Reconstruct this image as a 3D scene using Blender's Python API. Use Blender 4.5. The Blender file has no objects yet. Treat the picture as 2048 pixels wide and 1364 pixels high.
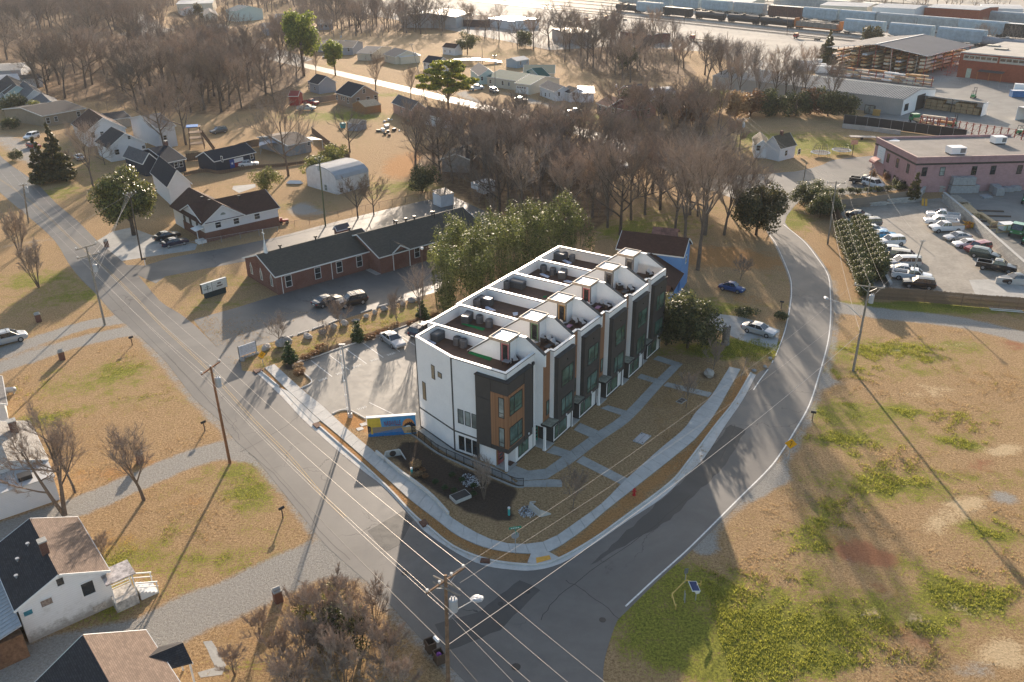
import bpy,bmesh,math,random
import numpy as np
from mathutils import Vector,Matrix
random.seed(11);np.random.seed(11)
SC=bpy.context.scene
COL=SC.collection
PI=math.pi
# ------------ camera
FPX,THETA,ROLL,CAMH=1682.0,0.4567,0.00963,50.0
_F=np.array([0,math.cos(THETA),-math.sin(THETA)])
_X=np.array([1.0,0,0]);_D=np.array([0,-math.sin(THETA),-math.cos(THETA)])
_R=math.cos(ROLL)*_X+math.sin(ROLL)*_D
_DD=-math.sin(ROLL)*_X+math.cos(ROLL)*_D
cam_d=bpy.data.cameras.new('camera');cam=bpy.data.objects.new('camera',cam_d);COL.objects.link(cam)
cam_d.sensor_width=36;cam_d.lens=FPX/2048*36;cam_d.clip_start=0.5;cam_d.clip_end=6000
M3=Matrix((_R,-_DD,-_F)).transposed()
cam.matrix_world=Matrix.Translation((0,0,CAMH))@M3.to_4x4()
SC.camera=cam
# ------------ world, sun, exposure
SUN_EL=math.radians(14.6)
W=bpy.data.worlds.new('World');SC.world=W;W.use_nodes=True
nt=W.node_tree;nt.nodes.clear()
sky=nt.nodes.new('ShaderNodeTexSky');sky.sky_type='NISHITA';sky.sun_disc=False
sky.sun_elevation=SUN_EL;sky.sun_rotation=0.0;sky.altitude=150;sky.air_density=1.0;sky.dust_density=1.8;sky.ozone_density=.8
bg=nt.nodes.new('ShaderNodeBackground');bg.inputs[1].default_value=0.12
wo=nt.nodes.new('ShaderNodeOutputWorld')
nt.links.new(sky.outputs[0],bg.inputs[0]);nt.links.new(bg.outputs[0],wo.inputs[0])
sd=bpy.data.lights.new('sun','SUN');sd.energy=5.0;sd.angle=math.radians(0.53);sd.color=(1.0,0.83,0.66)
sun=bpy.data.objects.new('sun',sd);COL.objects.link(sun)
sun.rotation_euler=(-(PI/2-SUN_EL),0,0);sun.location=(0,0,80)
SC.view_settings.view_transform='Standard';SC.view_settings.look='None'
SC.view_settings.exposure=1.0;SC.view_settings.gamma=1.0
SC.view_settings.use_curve_mapping=False
SC.render.engine='CYCLES'
SC.render.resolution_x=1024;SC.render.resolution_y=682
SC.cycles.max_bounces=6;SC.cycles.diffuse_bounces=3;SC.cycles.transparent_max_bounces=8
SC.cycles.volume_bounces=1
HAZE=.0001
# ------------ geometry helpers
def G(u,v,z=0.0):
 """point of the place at height z that the photograph shows at pixel (u, v) of 2048 x 1364"""
 d=_F*FPX+_R*(u-1024)+_DD*(v-682)
 t=(CAMH-z)/-d[2]
 return Vector((d[0]*t,d[1]*t,z))
def V(*a):return Vector(a)
class MB:
 def __init__(s):s.v=[];s.f=[];s.m=[]
 def add(s,vs,fs,mi=0):
  n=len(s.v);s.v.extend([tuple(p)for p in vs])
  for f in fs:s.f.append(tuple(i+n for i in f));s.m.append(mi)
  return s
 def box(s,x0,x1,y0,y1,z0,z1,mi=0):
  vs=[(x0,y0,z0),(x1,y0,z0),(x1,y1,z0),(x0,y1,z0),(x0,y0,z1),(x1,y0,z1),(x1,y1,z1),(x0,y1,z1)]
  return s.add(vs,[(0,3,2,1),(4,5,6,7),(0,1,5,4),(1,2,6,5),(2,3,7,6),(3,0,4,7)],mi)
 def bar(s,a,b,w,h,mi=0,up=(0,0,1)):
  a=Vector(a);b=Vector(b);d=(b-a);L=d.length
  if L<1e-6:return s
  d/=L;upv=Vector(up)
  if abs(d.dot(upv))>.98:upv=Vector((1,0,0))
  sx=d.cross(upv).normalized();sz=sx.cross(d).normalized()
  vs=[]
  for p in(a,b):
   for(i,j)in((-1,-1),(1,-1),(1,1),(-1,1)):vs.append(p+sx*(w/2*i)+sz*(h/2*j))
  return s.add(vs,[(0,1,2,3),(7,6,5,4),(0,4,5,1),(1,5,6,2),(2,6,7,3),(3,7,4,0)],mi)
 def prism(s,poly,z0,z1,mi=0,mtop=None):
  n=len(poly)
  a=sum(poly[i][0]*poly[(i+1)%n][1]-poly[(i+1)%n][0]*poly[i][1]for i in range(n))
  if a<0:poly=poly[::-1]
  vs=[(p[0],p[1],z0)for p in poly]+[(p[0],p[1],z1)for p in poly]
  s.add(vs,[tuple(range(n))[::-1]]+[(i,(i+1)%n,n+(i+1)%n,n+i)for i in range(n)],mi)
  s.add([(p[0],p[1],z1)for p in poly],[tuple(range(n))],mi if mtop is None else mtop)
  return s
 def tube(s,pts,rads,n=6,mi=0,cap=True):
  pts=[Vector(p)for p in pts];base=len(s.v);k=len(pts)
  ref=None
  for i,p in enumerate(pts):
   d=(pts[min(i+1,k-1)]-pts[max(i-1,0)])
   if d.length<1e-9:d=Vector((0,0,1))
   d.normalize()
   if ref is None:ref=d.orthogonal().normalized()
   ref=(ref-d*ref.dot(d));ref=ref.normalized()if ref.length>1e-6 else d.orthogonal().normalized()
   q=d.cross(ref)
   for j in range(n):
    a=2*PI*j/n;s.v.append(tuple(p+(ref*math.cos(a)+q*math.sin(a))*rads[i]))
  for i in range(k-1):
   for j in range(n):
    s.f.append((base+i*n+j,base+i*n+(j+1)%n,base+(i+1)*n+(j+1)%n,base+(i+1)*n+j));s.m.append(mi)
  if cap and n>2:
   s.f.append(tuple(base+j for j in range(n))[::-1]);s.m.append(mi)
   s.f.append(tuple(base+(k-1)*n+j for j in range(n)));s.m.append(mi)
  return s
 def cyl(s,x,y,r,z0,z1,n=10,mi=0,r2=None):
  return s.tube([(x,y,z0),(x,y,z1)],[r,r if r2 is None else r2],n,mi)
 def rock(s,c,rx,ry,rz,seed=0,mi=0,nu=9,nv=6):
  rr=random.Random(seed);base=len(s.v);rows=[]
  for i in range(nv+1):
   th=PI*i/nv
   for j in range(nu):
    ph=2*PI*j/nu;k=rr.uniform(.8,1.12)
    s.v.append((c[0]+rx*k*math.sin(th)*math.cos(ph),c[1]+ry*k*math.sin(th)*math.sin(ph),c[2]+rz*k*math.cos(th)))
  for i in range(nv):
   for j in range(nu):
    a=base+i*nu+j;b=base+i*nu+(j+1)%nu
    s.f.append((a,a+nu,b+nu,b));s.m.append(mi)
  return s
 def quad(s,a,b,c,d,mi=0):return s.add([a,b,c,d],[(0,1,2,3)],mi)
 def slab(s,pts,t,mi=0,mside=None):
  """thick panel: polygon pts (CCW seen from outside), thickness t inwards"""
  P=[Vector(p)for p in pts];n=len(P)
  nr=(P[1]-P[0]).cross(P[2]-P[0]).normalized()
  Q=[p-nr*t for p in P]
  s.add(P,[tuple(range(n))],mi)
  s.add(P+Q,[tuple(range(n,2*n))[::-1]]+[(i,n+i,n+(i+1)%n,(i+1)%n)for i in range(n)],mi if mside is None else mside)
  return s
def mesh(name,mb,mats,smooth=False):
 me=bpy.data.meshes.new(name)
 me.from_pydata(mb.v,[],mb.f)
 for m in(mats if isinstance(mats,(list,tuple))else[mats]):me.materials.append(m)
 if len(me.materials)>1:me.polygons.foreach_set('material_index',mb.m)
 if smooth:me.polygons.foreach_set('use_smooth',[True]*len(me.polygons))
 me.update()
 return me
def obj(name,mb,mats,parent=None,loc=None,rz=0,smooth=False,label=None,kind=None):
 me=mb if isinstance(mb,bpy.types.Mesh)else mesh(name,mb,mats,smooth)
 o=bpy.data.objects.new(name,me);COL.objects.link(o)
 if loc is not None:o.location=loc
 o.rotation_euler[2]=rz
 if parent is not None:o.parent=parent
 if label:o['label']=label
 if kind:o['kind']=kind
 return o
def tag(o,label,cat,group=None):
 o['label']=label;o['category']=cat
 if group:o['group']=group
 return o
def thing(name,label,cat,loc=(0,0,0),rz=0,group=None):
 o=bpy.data.objects.new(name,None);COL.objects.link(o)
 o.empty_display_size=.2;o.location=loc;o.rotation_euler[2]=rz
 return tag(o,label,cat,group)
CHILD={}
def copy_tree(o,loc,rz,label,group=None,scale=None):
 def rec(src,par):
  c=src.copy();COL.objects.link(c)
  if par is not None:c.parent=par
  for ch in src.children:rec(ch,c)
  return c
 r=rec(o,None);r.location=loc;r.rotation_euler[2]=rz
 if scale is not None:r.scale=(scale,)*3 if not isinstance(scale,(tuple,list))else scale
 r['label']=label
 if group:r['group']=group
 return r
def struct(name,mb,mats,parent=None,smooth=False,loc=None,rz=0):
 o=obj(name,mb,mats,parent,loc,rz,smooth)
 if parent is None:o['kind']='structure'
 return o
def place(root,loc,rz=0,scale=None):
 root.location=loc;root.rotation_euler[2]=rz
 if scale is not None:root.scale=(scale,)*3
 return root
def smooth_line(pts,sub=6):
 """Catmull-Rom through 2D/3D points"""
 P=[np.array(p,float)for p in pts];out=[]
 P=[2*P[0]-P[1]]+P+[2*P[-1]-P[-2]]
 for i in range(1,len(P)-2):
  for k in range(sub):
   t=k/sub
   out.append(0.5*((2*P[i])+(-P[i-1]+P[i+1])*t+(2*P[i-1]-5*P[i]+4*P[i+1]-P[i+2])*t*t+(-P[i-1]+3*P[i]-3*P[i+1]+P[i+2])*t**3))
 out.append(P[-2]);return out
def gline(px,sub=4,z=0.0):
 return[V(p[0],p[1],z)for p in smooth_line([tuple(G(*q))[:2]for q in px],sub)]
def offset_line(pts,d):
 out=[]
 for i,p in enumerate(pts):
  a=pts[max(i-1,0)];b=pts[min(i+1,len(pts)-1)]
  t=(b-a);t.z=0;t.normalize();out.append(p+V(-t.y,t.x,0)*d)
 return out
def ribbon(mb,L,Rr,mi=0):
 n=len(L);mb.add(list(L)+list(Rr),[(i,i+1,n+i+1,n+i)for i in range(n-1)],mi);return mb
def wander(poly,amp,step=1.0,seed=0):
 """subdivide the outline of a ground patch and make it uneven"""
 rr=random.Random(seed);out=[]
 n=len(poly)
 for i in range(n):
  a=Vector(poly[i]);b=Vector(poly[(i+1)%n]);k=max(1,int((b-a).length/step))
  nx=V(-(b-a).y,(b-a).x,0).normalized()
  for j in range(k):
   p=a.lerp(b,j/k)
   out.append(p+nx*rr.uniform(-amp,amp))
 return out
def sheet(name,poly,z,mat_,up=True):
 """flat ground sheet from a (possibly concave) polygon, triangulated"""
 bm=bmesh.new();vs=[bm.verts.new((p[0],p[1],z))for p in poly]
 f=bm.faces.new(vs);f.normal_update()
 if f.normal.z<0:f.normal_flip()
 bmesh.ops.triangulate(bm,faces=[f]);me=bpy.data.meshes.new(name);bm.to_mesh(me);bm.free()
 me.materials.append(mat_)
 return me
 # ------------ materials
MC={}
def _new(name):
 m=bpy.data.materials.new(name);m.use_nodes=True;nt=m.node_tree
 return m,nt,nt.nodes['Principled BSDF']
def _mix(nt,a,b,fac,mode='MIX'):
 n=nt.nodes.new('ShaderNodeMix');n.data_type='RGBA';n.blend_type=mode
 for s,x in((n.inputs[0],fac),(n.inputs[6],a),(n.inputs[7],b)):
  if hasattr(x,'is_linked')or isinstance(x,bpy.types.NodeSocket):nt.links.new(x,s)
  elif isinstance(x,(int,float)):s.default_value=x
  else:s.default_value=(x[0],x[1],x[2],1)
 return n.outputs[2]
def _noise(nt,scale,detail=4,rough=.6,coord=None,dist=0):
 n=nt.nodes.new('ShaderNodeTexNoise');n.inputs['Scale'].default_value=scale;n.inputs['Detail'].default_value=detail
 n.inputs['Roughness'].default_value=rough;n.inputs['Distortion'].default_value=dist
 if coord is not None:nt.links.new(coord,n.inputs['Vector'])
 return n.outputs[0]
def _ramp(nt,x,lo,hi):
 n=nt.nodes.new('ShaderNodeMapRange');n.interpolation_type='SMOOTHSTEP';n.inputs[1].default_value=lo;n.inputs[2].default_value=hi
 nt.links.new(x,n.inputs[0]);return n.outputs[0]
def _math(nt,op,a,b=0.0,c=None):
 n=nt.nodes.new('ShaderNodeMath');n.operation=op
 for i,x in enumerate((a,b)+((c,)if c is not None else())):
  if isinstance(x,(int,float)):n.inputs[i].default_value=x
  else:nt.links.new(x,n.inputs[i])
 return n.outputs[0]
def _pos(nt,world=False):
 if world:return nt.nodes.new('ShaderNodeNewGeometry').outputs['Position']
 return nt.nodes.new('ShaderNodeTexCoord').outputs['Object']
def _bump(nt,b,h,strength,dist=.02):
 n=nt.nodes.new('ShaderNodeBump');n.inputs['Strength'].default_value=strength;n.inputs['Distance'].default_value=dist
 nt.links.new(h,n.inputs['Height']);nt.links.new(n.outputs[0],b.inputs['Normal'])
def mat(name,col,rough=.7,var=.15,scale=1.5,metal=0,bump=0,spec=.4,dirt=0):
 if name in MC:return MC[name]
 m,nt,b=_new(name);p=_pos(nt)
 n1=_noise(nt,scale,5,.65,p);n2=_noise(nt,scale*9,3,.6,p)
 f=_math(nt,'ADD',_math(nt,'MULTIPLY',n1,.65),_math(nt,'MULTIPLY',n2,.35))
 lo=[c*(1-var*1.6)for c in col];hi=[min(1,c*(1+var*1.6))for c in col]
 c=_mix(nt,lo,hi,_ramp(nt,f,.3,.7))
 if dirt:
  c=_mix(nt,c,(.16,.13,.10),_math(nt,'MULTIPLY',_ramp(nt,_noise(nt,scale*.7,6,.7,p),.5,.75),dirt))
 nt.links.new(c,b.inputs['Base Color'])
 b.inputs['Roughness'].default_value=rough;b.inputs['Metallic'].default_value=metal;b.inputs['Specular IOR Level'].default_value=spec
 if bump:_bump(nt,b,n2,bump)
 MC[name]=m;return m
def glossy_paint(name,col,rough=.25,metal=0.0,coat=.8):
 if name in MC:return MC[name]
 m,nt,b=_new(name);p=_pos(nt)
 c=_mix(nt,[x*.93 for x in col],col,_noise(nt,4,3,.6,p));nt.links.new(c,b.inputs['Base Color'])
 b.inputs['Roughness'].default_value=rough;b.inputs['Metallic'].default_value=metal
 b.inputs['Coat Weight'].default_value=coat;b.inputs['Coat Roughness'].default_value=.08
 MC[name]=m;return m
def glass_mat(name,col,rough=.08,spec=.9):
 if name in MC:return MC[name]
 m,nt,b=_new(name);p=_pos(nt)
 c=_mix(nt,[x*.6 for x in col],[x*1.35 for x in col],_ramp(nt,_noise(nt,.8,3,.5,p),.35,.65));nt.links.new(c,b.inputs['Base Color'])
 b.inputs['Roughness'].default_value=rough;b.inputs['Specular IOR Level'].default_value=spec
 MC[name]=m;return m
def siding(name,col,pitch=.18,dirt=0,var=.08):
 if name in MC:return MC[name]
 m,nt,b=_new(name);p=_pos(nt)
 sx=nt.nodes.new('ShaderNodeSeparateXYZ');nt.links.new(p,sx.inputs[0])
 fr=_math(nt,'FRACT',_math(nt,'DIVIDE',sx.outputs[2],pitch))
 line=_ramp(nt,fr,.0,.12)
 base=_mix(nt,[c*(1-var)for c in col],[min(1,c*(1+var))for c in col],_noise(nt,1.2,5,.65,p))
 base=_mix(nt,[c*.72 for c in col],base,line)
 if dirt:
  low=_ramp(nt,_math(nt,'ADD',sx.outputs[2],_math(nt,'MULTIPLY',_noise(nt,2.2,6,.7,p),-2.2)),.2,-1.0)
  base=_mix(nt,base,(.2,.18,.16),_math(nt,'MULTIPLY',low,dirt))
  base=_mix(nt,base,(.45,.43,.40),_math(nt,'MULTIPLY',_ramp(nt,_noise(nt,.9,6,.75,p),.52,.7),dirt*.5))
 nt.links.new(base,b.inputs['Base Color']);b.inputs['Roughness'].default_value=.7
 _bump(nt,b,fr,.35,.03)
 MC[name]=m;return m
def brickm(name,c1,c2,mortar,bw=.22,rh=.075,ms=.012,slope=False,rough=.85,world=False,offs=.5):
 if name in MC:return MC[name]
 m,nt,b=_new(name);p=_pos(nt,world)
 sx=nt.nodes.new('ShaderNodeSeparateXYZ');nt.links.new(p,sx.inputs[0])
 cb=nt.nodes.new('ShaderNodeCombineXYZ')
 if slope=='y':nt.links.new(sx.outputs[0],cb.inputs[0]);nt.links.new(_math(nt,'MULTIPLY',sx.outputs[1],1.1),cb.inputs[1])
 elif slope=='x':nt.links.new(sx.outputs[1],cb.inputs[0]);nt.links.new(_math(nt,'MULTIPLY',sx.outputs[0],1.1),cb.inputs[1])
 else:nt.links.new(_math(nt,'ADD',sx.outputs[0],sx.outputs[1]),cb.inputs[0]);nt.links.new(sx.outputs[2],cb.inputs[1])
 t=nt.nodes.new('ShaderNodeTexBrick');nt.links.new(cb.outputs[0],t.inputs['Vector'])
 t.inputs['Color1'].default_value=(*c1,1);t.inputs['Color2'].default_value=(*c2,1);t.inputs['Mortar'].default_value=(*mortar,1)
 t.inputs['Scale'].default_value=1;t.inputs['Mortar Size'].default_value=ms;t.inputs['Brick Width'].default_value=bw;t.inputs['Row Height'].default_value=rh
 t.offset=offs
 n=_noise(nt,.5,6,.7,p)
 c=_mix(nt,t.outputs[0],(.5,.5,.5),0.0)
 c=_mix(nt,t.outputs[0],[x*.55 for x in c1],_math(nt,'MULTIPLY',_ramp(nt,n,.45,.75),.6))
 nt.links.new(c,b.inputs['Base Color']);b.inputs['Roughness'].default_value=rough
 b.inputs['Specular IOR Level'].default_value=.25
 _bump(nt,b,t.outputs[1],-.3,.01)
 MC[name]=m;return m
def shingle(name,col,axis='y'):
 return brickm(name+axis,[c*1.18 for c in col],[c*.82 for c in col],[c*.5 for c in col],.33,.15,.012,axis,.92)
def leafm(name,col,col2,trans=.35,rough=.5):
 if name in MC:return MC[name]
 m,nt,b=_new(name)
 g=nt.nodes.new('ShaderNodeNewGeometry');p=_pos(nt)
 f=_math(nt,'ADD',_math(nt,'MULTIPLY',g.outputs['Random Per Island'],.6),_math(nt,'MULTIPLY',_noise(nt,.7,3,.6,p),.5))
 c=_mix(nt,col,col2,_ramp(nt,f,.2,.95));nt.links.new(c,b.inputs['Base Color'])
 b.inputs['Roughness'].default_value=rough;b.inputs['Specular IOR Level'].default_value=.4
 tr=nt.nodes.new('ShaderNodeBsdfTranslucent');nt.links.new(c,tr.inputs[0])
 mx=nt.nodes.new('ShaderNodeMixShader');mx.inputs[0].default_value=trans
 nt.links.new(b.outputs[0],mx.inputs[1]);nt.links.new(tr.outputs[0],mx.inputs[2]);nt.links.new(mx.outputs[0],nt.nodes['Material Output'].inputs[0])
 MC[name]=m;return m
def barkm(name,col):
 if name in MC:return MC[name]
 m,nt,b=_new(name);p=_pos(nt)
 oi=nt.nodes.new('ShaderNodeObjectInfo')
 c=_mix(nt,[x*.6 for x in col],[x*1.4 for x in col],_ramp(nt,_noise(nt,3,6,.7,p),.3,.7))
 c=_mix(nt,c,[col[0]*1.35,col[1]*1.15,col[2]*1.0],_math(nt,'MULTIPLY',oi.outputs['Random'],.45))
 nt.links.new(c,b.inputs['Base Color']);b.inputs['Roughness'].default_value=.9;b.inputs['Specular IOR Level'].default_value=.2
 MC[name]=m;return m
def asphaltm(name,c_lo,c_hi,rough=.62,crack=.5,scale=1.0,spec=.22):
 if name in MC:return MC[name]
 m,nt,b=_new(name);p=_pos(nt,True)
 big=_ramp(nt,_noise(nt,.06*scale,6,.65,p,1.2),.35,.66)
 mid=_ramp(nt,_noise(nt,.5*scale,6,.7,p),.35,.7)
 fine=_noise(nt,14,4,.8,p)
 f=_math(nt,'ADD',_math(nt,'ADD',_math(nt,'MULTIPLY',big,.45),_math(nt,'MULTIPLY',mid,.25)),_math(nt,'MULTIPLY',fine,.35))
 c=_mix(nt,c_lo,c_hi,f)
 vo=nt.nodes.new('ShaderNodeTexVoronoi');vo.feature='DISTANCE_TO_EDGE';vo.inputs['Scale'].default_value=.13
 wob=nt.nodes.new('ShaderNodeVectorMath');wob.operation='ADD'
 nz=nt.nodes.new('ShaderNodeTexNoise');nz.inputs['Scale'].default_value=.6;nz.inputs['Detail'].default_value=6;nt.links.new(p,nz.inputs['Vector'])
 sc=nt.nodes.new('ShaderNodeVectorMath');sc.operation='SCALE';sc.inputs['Scale'].default_value=3.0
 nt.links.new(nz.outputs['Color'],sc.inputs[0]);nt.links.new(p,wob.inputs[0]);nt.links.new(sc.outputs[0],wob.inputs[1]);nt.links.new(wob.outputs[0],vo.inputs['Vector'])
 line=_ramp(nt,vo.outputs[0],.008,.002)
 gate=_ramp(nt,_noise(nt,.09,3,.5,p),.5,.6)
 c=_mix(nt,c,[x*.35 for x in c_lo],_math(nt,'MULTIPLY',_math(nt,'MULTIPLY',line,gate),crack))
 nt.links.new(c,b.inputs['Base Color']);b.inputs['Roughness'].default_value=rough;b.inputs['Specular IOR Level'].default_value=spec
 nt.links.new(_math(nt,'ADD',_math(nt,'MULTIPLY',mid,.15),rough-.08),b.inputs['Roughness'])
 _bump(nt,b,fine,.25,.01)
 MC[name]=m;return m
def groundm():
 m,nt,b=_new('ground_soil_and_grass');p=_pos(nt,True)
 A=nt.nodes.new('ShaderNodeAttribute');A.attribute_name='paint_a'
 B=nt.nodes.new('ShaderNodeAttribute');B.attribute_name='paint_b'
 sa=nt.nodes.new('ShaderNodeSeparateColor');nt.links.new(A.outputs['Color'],sa.inputs[0])
 sb=nt.nodes.new('ShaderNodeSeparateColor');nt.links.new(B.outputs['Color'],sb.inputs[0])
 n1=_noise(nt,.09,7,.72,p,.6);n2=_noise(nt,.55,7,.75,p,.4);n3=_noise(nt,4.5,5,.8,p);n4=_noise(nt,16,3,.8,p)
 tex=_math(nt,'ADD',_math(nt,'MULTIPLY',n3,.55),_math(nt,'MULTIPLY',n4,.45))
 tan=_mix(nt,(.19,.115,.055),(.66,.45,.24),_ramp(nt,tex,.38,.62))
 tan=_mix(nt,tan,(.36,.22,.12),_math(nt,'MULTIPLY',_ramp(nt,n2,.45,.72),.55))
 grn=_mix(nt,(.055,.068,.012),(.46,.44,.075),_ramp(nt,tex,.38,.64))
 gm=_math(nt,'ADD',_math(nt,'ADD',sa.outputs[0],_math(nt,'MULTIPLY',_math(nt,'SUBTRACT',n2,.5),1.5)),_math(nt,'MULTIPLY',_math(nt,'SUBTRACT',n1,.5),1.0))
 gm=_math(nt,'ADD',gm,_math(nt,'MULTIPLY',_math(nt,'SUBTRACT',n3,.5),1.9))
 c=_mix(nt,tan,grn,_ramp(nt,gm,.55,.9))
 def layer(c,amt,col_lo,col_hi,k=1.9,edge=.16):
  mk=_math(nt,'ADD',amt,_math(nt,'MULTIPLY',_math(nt,'SUBTRACT',_math(nt,'ADD',_math(nt,'MULTIPLY',n2,.55),_math(nt,'MULTIPLY',n3,.45)),.5),k))
  return _mix(nt,c,_mix(nt,col_lo,col_hi,_ramp(nt,tex,.33,.67)),_ramp(nt,mk,.5-edge,.5+edge))
 c=layer(c,sa.outputs[2],(.24,.10,.05),(.50,.25,.14))
 c=layer(c,sb.outputs[0],(.45,.32,.18),(.80,.62,.38))
 c=layer(c,sb.outputs[1],(.27,.13,.045),(.68,.37,.15))
 c=layer(c,sb.outputs[2],(.05,.037,.027),(.13,.095,.07),.8)
 c=layer(c,sa.outputs[1],(.24,.225,.20),(.50,.47,.42),1.0,.13)
 nt.links.new(c,b.inputs['Base Color']);b.inputs['Roughness'].default_value=.95;b.inputs['Specular IOR Level'].default_value=.1
 _bump(nt,b,tex,1.0,.25)
 return m
def paintm(name,col,wear=.35):
 if name in MC:return MC[name]
 m,nt,b=_new(name);p=_pos(nt,True)
 c=_mix(nt,col,(.17,.165,.16),_math(nt,'MULTIPLY',_ramp(nt,_noise(nt,3.0,6,.8,p),.45,.62),wear));nt.links.new(c,b.inputs['Base Color'])
 b.inputs['Roughness'].default_value=.7;MC[name]=m;return m
m_white=mat('white_stucco',(.86,.84,.82),.8,.025,.6)
m_cap=mat('white_metal_coping',(.80,.79,.77),.35,.03,1,.0,spec=.6)
m_dark=mat('charcoal_panel',(.062,.058,.055),.6,.08,.8)
m_black=mat('black_trim',(.028,.027,.027),.5,.1,1)
def woodplank():
 m,nt,b=_new('warm_wood_siding');p=_pos(nt)
 sx=nt.nodes.new('ShaderNodeSeparateXYZ');nt.links.new(p,sx.inputs[0])
 s=_math(nt,'DIVIDE',_math(nt,'ADD',sx.outputs[0],sx.outputs[1]),.13)
 fl=_math(nt,'FLOOR',s);fr=_math(nt,'FRACT',s)
 wn=nt.nodes.new('ShaderNodeTexWhiteNoise');wn.noise_dimensions='1D';nt.links.new(fl,wn.inputs['W'])
 c=_mix(nt,(.24,.115,.055),(.36,.18,.088),wn.outputs[0]);c=_mix(nt,(.10,.05,.03),c,_ramp(nt,fr,0,.14))
 nt.links.new(c,b.inputs['Base Color']);b.inputs['Roughness'].default_value=.55;return m
m_wood=woodplank()
m_deck=mat('brown_roof_deck',(.105,.056,.034),.7,.15,1.5)
m_glass=glass_mat('green_reflection_glass',(.085,.145,.115))  # green reflection on the windows is painted into the base colour
m_glassl=glass_mat('pale_glass',(.24,.27,.25))
m_glassd=glass_mat('dark_glass',(.02,.026,.03))
m_conc=mat('pale_concrete',(.50,.485,.45),.85,.08,.7,bump=.15)
m_conc2=mat('weathered_concrete',(.38,.37,.34),.85,.12,.5,bump=.15)
m_curb=mat('kerb_concrete',(.56,.54,.50),.8,.08,.8)
m_wgrey=mat('weathered_grey_wood',(.24,.21,.18),.9,.2,2.5,bump=.3)
m_pole=mat('brown_pole_wood',(.21,.135,.085),.9,.25,1.5,bump=.3)
m_poleg=mat('grey_pole_wood',(.27,.24,.20),.9,.2,1.5,bump=.3)
m_metal=mat('galvanised_metal',(.40,.41,.42),.5,.08,2,.3)
m_can=mat('painted_can',(.42,.44,.46),.5,.05)
m_grey=mat('grey_plastic',(.17,.175,.18),.5,.08,2)
m_rubber=mat('black_rubber',(.018,.018,.018),.8,.1,4)
m_rim=mat('alloy_rim',(.40,.40,.41),.3,.05,4,.7)
m_asph=asphaltm('old_road_asphalt',(.105,.100,.094),(.20,.188,.170),.58,.8)
m_lot=asphaltm('lot_asphalt',(.19,.178,.16),(.32,.30,.262),.7,.3,2.0)
m_drive=asphaltm('church_drive_asphalt',(.10,.096,.09),(.19,.18,.163),.6,.8,2)
m_yard=asphaltm('yard_concrete',(.18,.172,.155),(.31,.295,.265),.7,.4,1.6)
m_gravlot=mat('gravel_lot',(.30,.27,.225),.9,.16,.25,bump=.4)
m_line_w=paintm('white_road_paint',(.75,.74,.70))
m_line_y=paintm('yellow_road_paint',(.36,.25,.11),.8)
m_bark=barkm('grey_bark',(.15,.122,.098))
m_twig=barkm('twig_bark',(.27,.22,.18))
m_barkd=barkm('dark_bark',(.10,.08,.065))
# ------------ ground sheet, painted with what covers it
def axis_lines(segs):
 out=[]
 for a,b,st in segs:out+=list(np.arange(a,b,st))
 return np.array(out+[segs[-1][1]])
gx=axis_lines([(-2600,-700,120),(-700,-300,18),(-300,-110,4),(-110,-62,1.2),(-62,74,.55),(74,130,1.3),(130,330,4.5),(330,800,20),(800,2600,120)])
gy=axis_lines([(-60,34,4),(34,125,.55),(125,230,1.1),(230,460,3.5),(460,900,12),(900,3000,100)])
GX,GY=np.meshgrid(gx,gy);PX=GX.ravel();PY=GY.ravel()
CH={k:np.zeros(len(PX))for k in('green','gravel','soil','straw','leaf','mulch')}
CH['green']+=.36
def inpoly(poly,x=None,y=None):
 x=PX if x is None else x;y=PY if y is None else y
 r=np.zeros(len(x),bool);n=len(poly)
 for i in range(n):
  x1,y1=poly[i][0],poly[i][1];x2,y2=poly[(i+1)%n][0],poly[(i+1)%n][1]
  if y1==y2:continue
  c=((y>y1)!=(y>y2))&(x<(x2-x1)*(y-y1)/(y2-y1)+x1);r^=c
 return r
def pblob(ch,u,v,rx,ry,amt,rot=0):
 c=G(u,v);dx=PX-c.x;dy=PY-c.y;a=math.radians(rot)
 q=((dx*math.cos(a)+dy*math.sin(a))/rx)**2+((-dx*math.sin(a)+dy*math.cos(a))/ry)**2
 CH[ch]+=amt*(.82 if ch in('soil','straw','gravel')else .8)*np.exp(-q*.9)
def ppoly(ch,px,amt,mode='set'):
 m=inpoly([G(*p)for p in px])
 if mode=='set':CH[ch][m]=amt
 else:CH[ch][m]+=amt
def pstroke(ch,px,w,amt):
 L=gline(px,3);best=np.full(len(PX),1e9)
 for a,b in zip(L[:-1],L[1:]):
  dx,dy=b.x-a.x,b.y-a.y;l2=dx*dx+dy*dy+1e-9
  t=np.clip(((PX-a.x)*dx+(PY-a.y)*dy)/l2,0,1)
  best=np.minimum(best,np.hypot(PX-a.x-t*dx,PY-a.y-t*dy))
 CH[ch][:]=np.maximum(CH[ch],amt*np.clip(1.35-best/(w/2)*.7,0,1))
ppoly('green',[(480,745),(500,690),(640,665),(860,590),(870,640),(590,735),(530,735)],.62)
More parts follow.
